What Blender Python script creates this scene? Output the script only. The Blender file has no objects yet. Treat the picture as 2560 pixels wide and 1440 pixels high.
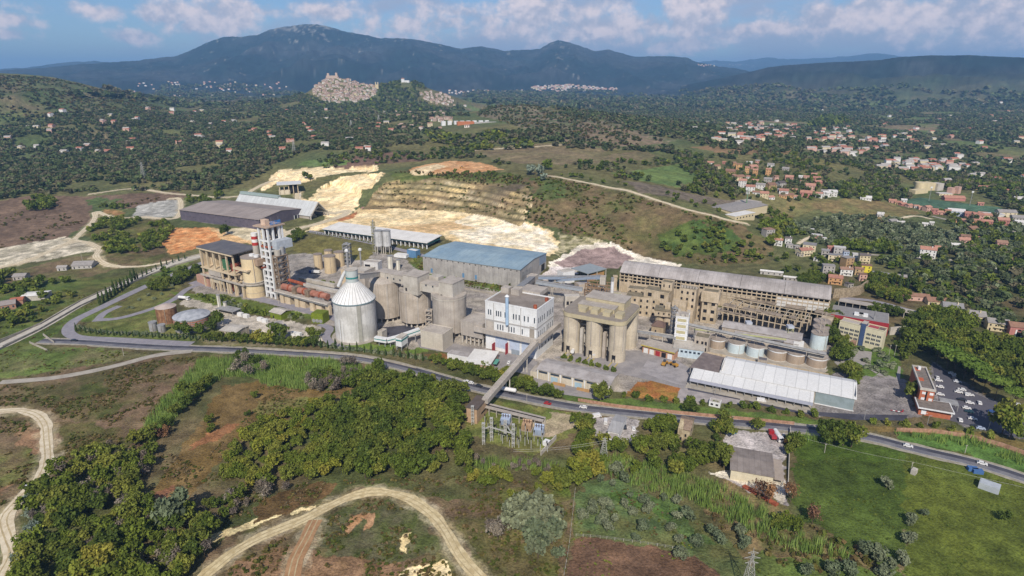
import bpy, math, random
import numpy as np
from mathutils import Vector
random.seed(7); np.random.seed(7)
SC = bpy.context.scene
COL = SC.collection
# camera
F, CH, PITCH = 1550.0, 180.0, math.radians(18.9)
cam_d = bpy.data.cameras.new('camera'); cam = bpy.data.objects.new('camera', cam_d); COL.objects.link(cam)
cam.location = (0, 0, CH); cam.rotation_euler = (math.pi/2 - PITCH, 0, 0)
cam_d.sensor_width = 36.0; cam_d.lens = 36.0*F/2560.0
cam_d.clip_start = 1.0; cam_d.clip_end = 80000.0
SC.camera = cam
# exposure
SC.view_settings.view_transform = 'Standard'; SC.view_settings.look = 'None'
SC.view_settings.exposure = 0.1; SC.view_settings.gamma = 1.0
SC.view_settings.use_curve_mapping = False
SC.cycles.use_denoising = True
SC.cycles.max_bounces = 5; SC.cycles.diffuse_bounces = 2; SC.cycles.glossy_bounces = 2
SC.cycles.transmission_bounces = 2; SC.cycles.volume_bounces = 0; SC.cycles.transparent_max_bounces = 4
# sun and sky
SUN_EL, SUN_AZ = math.radians(42), math.radians(180+3)      # azimuth of the sun, clockwise from +Y: behind the camera
sd = bpy.data.lights.new('sun', 'SUN'); sun = bpy.data.objects.new('sun', sd); COL.objects.link(sun)
sd.energy = 4.6; sd.angle = math.radians(0.5); sd.color = (1.0, 0.93, 0.84)
sv = Vector((math.sin(SUN_AZ)*math.cos(SUN_EL), math.cos(SUN_AZ)*math.cos(SUN_EL), math.sin(SUN_EL)))
sun.rotation_euler = sv.to_track_quat('Z', 'Y').to_euler(); sun.location = (0, -50, 400)
world = bpy.data.worlds.new('World'); SC.world = world; world.use_nodes = True
class NT:
 """tiny node-tree writer"""
 def __init__(s, nt): s.nt = nt; nt.nodes.clear()
 def n(s, typ, **kw):
  nd = s.nt.nodes.new(typ)
  for k, v in kw.items():
   if k == 'i':
    for kk, vv in v.items():
     if isinstance(vv, bpy.types.NodeSocket): s.nt.links.new(vv, nd.inputs[kk])
     else: nd.inputs[kk].default_value = vv
   else: setattr(nd, k, v)
  return nd
 def m(s, op, a, b=0.0, c=0.0, clamp=False):
  nd = s.n('ShaderNodeMath', operation=op, use_clamp=clamp, i={0: a, 1: b, 2: c}); return nd.outputs[0]
 def mix(s, f, a, b, mode='MIX'):
  nd = s.n('ShaderNodeMix', data_type='RGBA', blend_type=mode); nd.clamp_factor = True
  for k, v in ((0, f), (6, a), (7, b)):
   if isinstance(v, bpy.types.NodeSocket): s.nt.links.new(v, nd.inputs[k])
   else: nd.inputs[k].default_value = v if k == 0 else (tuple(v)+(1.0,))[:4]
  return nd.outputs[2]
 def ss(s, v, lo, hi):
  nd = s.n('ShaderNodeMapRange', interpolation_type='SMOOTHSTEP', i={0: v, 1: lo, 2: hi, 3: 0.0, 4: 1.0}); return nd.outputs[0]
def px_dir(px, py):
 x = (px-1280.0)/F; u = -(py-720.0)/F
 cp, sp = math.cos(PITCH), math.sin(PITCH)
 return np.array([x, cp+u*sp, -sp+u*cp])
def az_el(px, py):
 d = px_dir(px, py); return math.atan2(d[0], d[1]), math.atan2(d[2], math.hypot(d[0], d[1]))
def build_sky():
 t = NT(world.node_tree)
 sky = t.n('ShaderNodeTexSky', sky_type='NISHITA'); sky.sun_disc = False
 sky.sun_elevation = SUN_EL; sky.sun_rotation = SUN_AZ; sky.altitude = 400
 sky.air_density = 1.0; sky.dust_density = 0.6; sky.ozone_density = 2.5
 tc = t.n('ShaderNodeTexCoord').outputs['Generated']
 nv = t.n('ShaderNodeVectorMath', operation='NORMALIZE', i={0: tc}).outputs[0]
 sp = t.n('ShaderNodeSeparateXYZ', i={0: nv})
 az = t.m('ARCTAN2', sp.outputs[0], sp.outputs[1]); el = t.m('ARCSINE', sp.outputs[2])
 pos = t.n('ShaderNodeCombineXYZ', i={0: az, 1: el}).outputs[0]
 def fbm(sx, sy, off, detail=7.0, rough=0.58):
  mp = t.n('ShaderNodeMapping', i={'Vector': pos, 'Location': (off, off*0.37, 0), 'Scale': (sx, sy, 1)}).outputs[0]
  return t.n('ShaderNodeTexNoise', noise_dimensions='2D', i={'Vector': mp, 'Scale': 1.0, 'Detail': detail, 'Roughness': rough}).outputs[0]
 n1 = fbm(26, 34, 3.1); n2 = fbm(7, 22, 9.7, 5.0, 0.5); n3 = fbm(60, 75, 5.3, 4.0)
 B = [(415,38,46,30,1),(565,38,55,48,1),(495,62,48,18,.9),(325,92,36,15,.8),(18,52,30,14,.7),(20,85,26,11,.6),(830,32,70,20,.6),
  (260,30,80,12,.5),(1335,40,80,66,1),(1470,72,130,46,1),(1585,98,40,20,.9),(1640,66,60,34,.6),(1738,44,72,66,1.05),(1710,112,90,22,.75),
  (1852,75,14,11,.9),(1925,74,52,16,.85),(2062,46,42,36,1),(2150,52,40,30,.8),(2190,22,60,34,.95),(2290,58,44,42,.95),(2250,95,40,14,.8),
  (2420,44,60,32,.9),(2510,52,90,44,.75),(1080,58,190,34,.5),(985,92,60,16,.55),(1140,30,90,20,.45),(690,26,70,14,.45),(2350,22,160,16,.5)]
 mask = None
 for (px, py, rx, ry, a) in B:
  a0, e0 = az_el(px, py)
  dx = t.m('MULTIPLY_ADD', az, F*math.cos(a0)**2/rx*1.0, -a0*F*math.cos(a0)**2/rx)
  dy = t.m('MULTIPLY_ADD', el, F/ry, -e0*F/ry)
  d = t.m('SQRT', t.m('ADD', t.m('MULTIPLY', dx, dx), t.m('MULTIPLY', dy, dy)))
  b = t.m('MULTIPLY_ADD', d, -a, a*1.15)
  mask = b if mask is None else t.m('MAXIMUM', mask, b)
 mask = t.m('MAXIMUM', mask, -0.6)
 dens = t.m('ADD', mask, t.m('MULTIPLY_ADD', n1, 2.1, -1.05))
 cov = t.ss(dens, -0.22, 0.62)
 veil = t.ss(t.m('ADD', n2, t.m('MULTIPLY', az, 0.28)), 0.36, 0.70)
 veil = t.m('MULTIPLY', veil, t.ss(el, 0.55, 0.05))
 dome = t.m('MULTIPLY', t.ss(fbm(5, 9, 1.3, 6.0), 0.52, 0.66), t.ss(el, 0.10, 0.2))
 skyc = t.mix(1.0, sky.outputs[0], SKY_TINT, 'MULTIPLY')
 shade = t.ss(t.m('ADD', t.m('MULTIPLY', n3, 0.7), t.m('MULTIPLY', n1, 0.8)), 0.55, 0.98)
 cloud = t.mix(shade, CLOUD_DARK, CLOUD_LIGHT)
 c = t.mix(t.m('MULTIPLY', veil, 0.78), skyc, VEIL)
 c = t.mix(t.m('MULTIPLY', dome, 0.6), c, cloud)
 c = t.mix(t.m('MULTIPLY', cov, 0.92), c, cloud)
 bg = t.n('ShaderNodeBackground', i={'Color': c, 'Strength': 0.085})
 t.n('ShaderNodeOutputWorld', i={0: bg.outputs[0]})
SKY_TINT = (0.72, 0.86, 1.08)
CLOUD_LIGHT = (10.5, 9.0, 9.0); CLOUD_DARK = (5.6, 5.7, 6.8); VEIL = (4.8, 5.0, 6.3)
build_sky()
# small helpers
def hexc(h):
 h = h.lstrip('#'); v = [int(h[i:i+2], 16)/255.0 for i in (0, 2, 4)]
 return tuple((c/12.92 if c <= 0.04045 else ((c+0.055)/1.055)**2.4) for c in v)
def P(px, py, z=0.0):
 d = px_dir(px, py); t = (z-CH)/d[2]
 return np.array([d[0]*t, d[1]*t, z])
def prj(x, y, z):
 cp, sp = math.cos(PITCH), math.sin(PITCH)
 f = y*cp-(z-CH)*sp; u = y*sp+(z-CH)*cp
 return 1280+F*x/f, 720-F*u/f
def vnoise(x, y, seed):
 xi = np.floor(x).astype(np.int64); yi = np.floor(y).astype(np.int64)
 fx = x-xi; fy = y-yi; fx = fx*fx*(3-2*fx); fy = fy*fy*(3-2*fy)
 def h(a, b):
  n = (a*374761393+b*668265263+seed*974634777) & 0xffffffff
  n = ((n ^ (n >> 13))*1274126177) & 0xffffffff
  return ((n ^ (n >> 16)) & 0xffff)/65535.0
 return (h(xi, yi)*(1-fx)+h(xi+1, yi)*fx)*(1-fy)+(h(xi, yi+1)*(1-fx)+h(xi+1, yi+1)*fx)*fy
def fbm(x, y, scale, octv=4, seed=1, gain=0.5):
 s = 0.0; a = 1.0; tot = 0.0; x = np.asarray(x, float)/scale; y = np.asarray(y, float)/scale
 for o in range(octv):
  s = s+a*vnoise(x, y, seed+o*17); tot += a; a *= gain; x = x*2.03+11.7; y = y*2.03+5.3
 return s/tot
def sstep(v, a, b):
 t = np.clip((v-a)/(b-a), 0, 1); return t*t*(3-2*t)
def inpoly(x, y, poly):
 x = np.asarray(x); y = np.asarray(y); r = np.zeros(x.shape, bool); n = len(poly)
 for i in range(n):
  x0, y0 = poly[i]; x1, y1 = poly[(i+1) % n]
  if y0 == y1: continue
  c = ((y0 > y) != (y1 > y)) & (x < (x1-x0)*(y-y0)/(y1-y0)+x0); r ^= c
 return r
# terrain heights
CTL = []   # (az, ln r, z)
def ctl_px(px, py, z):
 p = P(px, py, z); CTL.append((math.atan2(p[0], p[1]), math.log(math.hypot(p[0], p[1])), z))
def ctl_r(px, r, z=None, py=None):
 a, e = az_el(px, 230 if py is None else py)
 if py is not None: z = CH+r*math.tan(e)
 CTL.append((a, math.log(r), z))
for x in range(-600, 3201, 380): ctl_px(x, 700, 0); ctl_px(x, 800, 0)
for c in [(-400,640,3),(0,640,2),(250,640,4),(450,600,6),(450,555,8),(620,590,8),(720,600,6),(800,600,7),(880,620,6),(760,545,10),(820,545,10),
(1000,600,8),(1090,615,8),(1060,680,4),(1200,600,8),(1360,640,6),(1300,690,3),(1400,650,2),(1500,690,1),
(950,540,8),(1100,560,8),(1250,575,9),(1350,590,7),(900,520,12),(1000,510,13),(1150,525,13),(1250,555,11),
(960,450,36),(1100,445,39),(1250,448,42),(1330,440,44),(870,440,26),(930,420,33),(760,425,27),(700,440,22),(800,470,16),(860,490,13),
(1330,520,25),(1400,480,40),(1500,480,40),(1450,560,16),(1550,560,22),(1600,600,10),(1650,540,30),(1750,560,26),(1800,610,10),(1850,580,17),
(1900,620,7),(1560,640,2),(1750,655,2),(1920,660,2),(2060,690,1),(1880,545,17),(1800,545,28),(1700,510,38),(1600,470,44),(1500,450,46),(1400,440,48),
(1200,410,46),(1400,400,48),(1600,400,42),(1250,370,50),(1500,365,52),(1700,430,36),(1800,500,23),(1700,470,36),
(1950,520,10),(2100,560,4),(2300,560,3),(2500,560,2),(2200,640,2),(2400,650,1),(2700,600,0),(1780,410,33),(1900,420,32),(2050,430,30),(1900,480,26),(2060,480,20),
(1900,360,44),(1800,365,46),(2000,385,36),(1700,375,48),(2200,480,8),(2400,480,4),(2560,480,4),(2200,420,10),(2500,420,3),(2300,380,8),(2500,350,5),(2100,350,15),
(1900,320,12),(2300,300,5),(2560,300,8),(1900,280,5),(2200,250,12),(2500,250,22),(1700,280,10),(1600,250,10),(2700,400,5),(2900,300,8),
(1400,340,66),(1250,320,70),(0,470,14),(300,470,14),(600,470,18),(500,500,12),(200,500,8),(0,540,5),(300,560,6),(0,400,20),(300,400,22),(600,400,30),(750,400,36),
(0,330,40),(300,330,40),(600,330,45),(800,340,50),(950,350,52),(1050,330,55),(600,290,50),(450,290,45),(800,285,60),(1000,290,65),(1120,290,60),(-300,500,8),(-300,400,25),
(-300,285,60),(0,285,58),(150,285,56),(300,288,52)]: ctl_px(*c)
for px, py in [(1230,272),(1290,262),(1350,268),(1450,290),(1550,310),(1650,340)]: ctl_r(px, 2000-1.6*(abs(px-1300)), py=py)
for px in (1200, 1350, 1500, 1700): ctl_r(px, 2900, 14)
for px in (-300, -100, 100, 300): ctl_r(px, 2700, 62)
for px in (-200, 0, 250): ctl_r(px, 3700, 60)
for px, py in [(740,246),(780,224),(800,206),(830,191),(860,197),(900,208),(940,217),(970,213),(1000,205),(1030,205),(1070,221),(1110,233),(1140,248),(1180,264)]: ctl_r(px, 3050, py=py)
for px, py in [(740,262),(780,256),(850,254),(920,256),(1000,264),(1080,268),(1140,273)]: ctl_r(px, 2700, py=py)
for px in (720, 820, 920, 1020, 1120, 1220): ctl_r(px, 3550, 36)
for px in range(-400, 3000, 400):
 ctl_r(px, 4600, 34 if px < 1300 else 12); ctl_r(px, 6300, 46 if px < 1300 else 20); ctl_r(px, 30000, 60)
CTL = np.array(CTL)
def _ker(d2): return np.sqrt(d2+0.03**2)
_d = (CTL[:, None, 0]-CTL[None, :, 0])**2+(CTL[:, None, 1]-CTL[None, :, 1])**2
_W = np.linalg.solve(_ker(_d)-np.eye(len(CTL))*4e-4, CTL[:, 2])
NAZ = 1150
AZ = np.radians(np.linspace(-52, 52, NAZ))
_py = np.concatenate([np.arange(2600, 1460, -14.0), np.arange(1460, 700, -2.1), np.arange(700, 400, -1.35), np.arange(400, 232, -1.1)])
_r = [CH/math.tan(PITCH+math.atan((q-720)/F)) for q in _py]
_r = [q for q in _r if q > 20]
_r += list(np.exp(np.linspace(math.log(_r[-1])+0.006, math.log(26000), 230)))
RR = np.array(_r); NR = len(RR); LR = np.log(RR)
RIDGES = [(2750, 1050, [(-600,182),(-300,176),(-150,178),(0,182),(60,185),(110,190),(150,196),(200,207),(250,220),(300,234),(350,248),(430,268),(520,290),(600,310)]),  # (distance, front width, silhouette pixels)
(14500, 3500, [(-400,176),(0,172),(60,170),(130,160),(180,155),(240,152),(290,158),(380,175),(450,190)]),
(9200, 3300, [(-500,186),(0,176),(120,168),(200,160),(270,156),(350,150),(440,140),(470,128),(520,105),(560,91),(600,92),(640,88),(670,75),(710,66),(760,60),(790,60),(830,68),(860,78),(900,85),(950,95),
(1000,95),(1050,100),(1100,110),(1150,121),(1200,115),(1230,120),(1260,127),(1320,124),(1350,122),(1372,108),(1395,100),(1420,105),(1460,118),(1490,128),(1520,123),(1550,132),(1590,142),(1640,140),(1690,141),
(1720,145),(1740,155),(1790,165),(1850,172),(1900,186),(2000,200)]),
(6000, 1700, [(1700,215),(1800,196),(1880,178),(1920,168),(1960,163),(2000,160),(2060,155),(2130,152),(2200,148),(2250,140),(2330,136),(2420,136),(2500,138),(2560,141),(2700,150),(3000,165)]),
(20000, 4000, [(1500,190),(1740,156),(1790,150),(1840,155),(1880,148),(1920,143),(1970,148),(2050,145),(2120,140),(2190,132),(2230,137),(2280,146),(2400,165)])]
def make_terrain():
 A = AZ[:, None]*np.ones(NR)[None]; L = np.ones(NAZ)[:, None]*LR[None]; R = np.exp(L)
 z = np.zeros_like(A)
 for (a, l, _), w in zip(CTL, _W): z += w*_ker((A-a)**2+(L-l)**2)
 X = R*np.sin(A); Y = R*np.cos(A)
 pyf = 720+F*np.tan(np.arctan(CH/np.maximum(Y, 1))-PITCH)          # picture row of the level ground there
 z = z*(1-sstep(pyf, 655, 700))
 fg = sstep(pyf, 1075, 1180)*(1-sstep(X, 150, 175)*(1-sstep(pyf, 1300, 1400)))
 z += fg*((fbm(X, Y, 60, 3, 5)-0.5)*5.0)
 far = sstep(R, 1100, 1800)
 z += far*(fbm(X, Y, 420, 4, 9)-0.5)*np.minimum(R*0.006, 26)
 mid = sstep(R, 640, 800)*(1-far)
 z += mid*(fbm(X, Y, 70, 4, 31)-0.5)*5
 zb = z.copy()
 for k, (R0, W, sil) in enumerate(RIDGES):
  s = sorted((az_el(px, py)+(0,))[:2] for px, py in sil)
  sa = np.array([q[0] for q in s]); se = np.array([q[1] for q in s])
  jag = (fbm(AZ*600, AZ*0, 1.0+2.2*(k != 3), 4, 40+k)-0.5)*(0.0016 if k in (1, 2, 4) else 0.0008)
  e = np.interp(AZ, sa, se, left=-0.1, right=-0.1)+jag
  crest = CH+R0*np.tan(e)
  wob = 1+0.05*(fbm(AZ*6, AZ*0+k, 1.0, 2, 70+k)-0.5)
  Rk = R0*wob; crest = CH+Rk*np.tan(e)
  t = (R-(Rk[:, None]-W))/W
  tf = np.clip(t, 0, 1); tb = np.clip(t-1, 0, 2.0)
  prof = np.where(t <= 1, 0.30*tf+0.70*tf**1.7, 1-0.45*tb)
  rdg = 1-np.abs(2*fbm(X*1.0, Y*0.55, (300, 900, 900, 520, 900)[k], 4, 80+k)-1)
  rd2 = 1-np.abs(2*fbm(X, Y*0.6, (120, 300, 300, 190, 400)[k], 3, 180+k)-1)
  gul = ((rdg-0.62)*0.46+(rd2-0.6)*0.17)*np.sin(np.pi*np.clip(t, 0, 1))
  base = np.maximum(zb, 0)
  hz = base+(crest[:, None]-base)*np.clip(prof+gul*(t < 1), -0.2, 1.2)
  hz = np.where(t > 0, hz, -1e3)
  z = np.maximum(z, hz)
 return X, Y, z, pyf
TX, TY, TZ, TPY = make_terrain()
def qpoly(pts): return [tuple(P(x, y, 0)[:2]) for x, y in pts]
def _lookup(grid, x, y):
 x = np.asarray(x, float); y = np.asarray(y, float)
 a = (np.arctan2(x, y)-AZ[0])/(AZ[1]-AZ[0]); a = np.clip(a, 0, NAZ-1.001)
 r = np.interp(np.log(np.maximum(np.hypot(x, y), 1)), LR, np.arange(NR)); r = np.clip(r, 0, NR-1.001)
 ai = a.astype(int); ri = r.astype(int); fa = a-ai; fr = r-ri
 return (grid[ai, ri]*(1-fa)*(1-fr)+grid[ai+1, ri]*fa*(1-fr)+grid[ai, ri+1]*(1-fa)*fr+grid[ai+1, ri+1]*fa*fr)
def Z(x, y): return float(_lookup(TZ, x, y))
_T = np.exp(np.linspace(math.log(60), math.log(25000), 1500))
def G(px, py):
 """the ground point seen at a picture position"""
 d = px_dir(px, py); h = math.hypot(d[0], d[1]); d = d/h
 x = d[0]*_T; y = d[1]*_T; z = CH+d[2]*_T; g = _lookup(TZ, x, y)
 i = np.nonzero(z < g)[0]
 if not len(i): return np.array([x[-1], y[-1], g[-1]])
 i = max(i[0], 1); a = z[i-1]-g[i-1]; b = g[i]-z[i]; f = a/(a+b)
 x = x[i-1]*(1-f)+x[i]*f; y = y[i-1]*(1-f)+y[i]*f
 return np.array([x, y, float(_lookup(TZ, x, y))])
def wpoly(pts): return [tuple(G(x, y)[:2]) for x, y in pts]
QB = wpoly([(905,522),(935,480),(965,455),(1100,442),(1200,455),(1318,462),(1335,500),(1322,540),(1300,565),(1240,545),(1150,528),(1000,520)])
QF = [wpoly(q) for q in ([(690,432),(760,425),(930,412),(945,426),(760,452),(700,447)], [(800,470),(880,430),(965,434),(930,470),(860,500),(790,500)])]
_m = inpoly(TX, TY, QB) & (TPY < 640)
_st = 4.6+1.6*fbm(TX, TY, 260, 2, 3)
_k = TZ/_st+(fbm(TX, TY, 130, 3, 22)-0.5)*1.5
_fr = _k-np.floor(_k)
_bz = (np.floor(_k)+sstep(_fr, 0.5, 0.95)-(_k-TZ/_st))*_st
BENCH = _m
TZ = np.where(_m, _bz, TZ)
_m2 = np.zeros_like(_m)
for q in QF: _m2 |= inpoly(TX, TY, q)
_k = TZ/13+(fbm(TX, TY, 40, 3, 23)-0.5)*0.5; _fr = _k-np.floor(_k)
TZ = np.where(_m2, (np.floor(_k)+sstep(_fr, 0.45, 0.75)-(_k-TZ/13))*13, TZ)
# land cover (base colour of the ground itself)
def lerp(a, b, t): return a*(1-t)+b*t
def lc(h): return np.array(hexc(h))
NF = {}
def nf(scale, seed):
 k = (scale, seed)
 if k not in NF: NF[k] = fbm(TX, TY, scale, 4, seed)
 return NF[k]
_c = np.clip((nf(28, 1)-0.5)*2.6+0.5, 0, 1)[..., None]
near = lerp(lc('665940'), lc('4f5430'), _c)
_c = np.clip((nf(160, 2)-0.5)*3+0.5, 0, 1)[..., None]
farc = lerp(lc('525c38'), lc('67623f'), _c)
w = sstep(TPY, 760, 560)[..., None]
LCV = near*(1-w)+farc*w
RX = TX*0.93+TY*0.36+(nf(160, 2)-0.5)*120; RY = TY*0.93-TX*0.36+(nf(160, 7)-0.5)*160
cid = (np.floor(RX/95).astype(np.int64)*7349+np.floor(RY/170).astype(np.int64)*9151) & 0x7fffffff
cid = (cid*48271 >> 7) % 97
pal = [lc(h) for h in ('5a6a3a', '66683e', '74694c', '7e6c54', '4c5834', '52603a', '62703e', '585f3c')]
fld = np.zeros_like(LCV)
for i, c in enumerate(pal): fld[(cid % 8) == i] = c
wf = (sstep(np.hypot(TX, TY), 1200, 1900)*(1-sstep(TZ, 35, 75)))[..., None]*0.75
LCV = lerp(LCV, fld, wf)
mt = sstep(np.hypot(TX, TY), 3900, 5600)[..., None]
mc = lerp(lc('1b2a2a'), lc('363a3a'), np.clip((nf(420, 12)-0.5)*3+0.45, 0, 1)[..., None])
gz = np.gradient(TZ, axis=1)/np.maximum(np.gradient(np.hypot(TX, TY), axis=1), 1)
LCV = lerp(LCV, mc, mt)
rock = (sstep(0.5*nf(110, 13)+0.6*nf(32, 14)+np.clip((TZ-420)/1900, 0, 0.28), 0.74, 0.90)*sstep(np.hypot(TX, TY), 5500, 6500)*(1-sstep(TX, 3200, 4200)))[..., None]
LCV = lerp(LCV, lc('a39c90'), rock*0.55)
LCV = LCV*(1+mt*(1.5*nf(48, 15)[..., None]-0.75))
def paint(a, b, scale, pts, seed=1, edge=5.0, k=2.6, op=1.0, world=None):
 global LCV
 poly = world if world is not None else wpoly(pts)
 q = np.array(poly); pad = edge*2
 bb = (TX > q[:, 0].min()-pad) & (TX < q[:, 0].max()+pad) & (TY > q[:, 1].min()-pad) & (TY < q[:, 1].max()+pad)
 ii = np.nonzero(bb)
 if not len(ii[0]): return
 x = TX[ii]; y = TY[ii]
 es = max(edge*2.2, 4)
 dx = (fbm(x, y, es, 3, 51)-0.5)*2*edge*1.6; dy = (fbm(x, y, es, 3, 61)-0.5)*2*edge*1.6
 m = inpoly(x+dx, y+dy, poly)
 c = np.clip((fbm(x, y, scale, 4, seed)-0.5)*k+0.5, 0, 1)[:, None]
 col = lerp(lc(a), lc(b), c)
 ii = (ii[0][m], ii[1][m])
 LCV[ii] = LCV[ii]*(1-op)+col[m]*op
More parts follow.
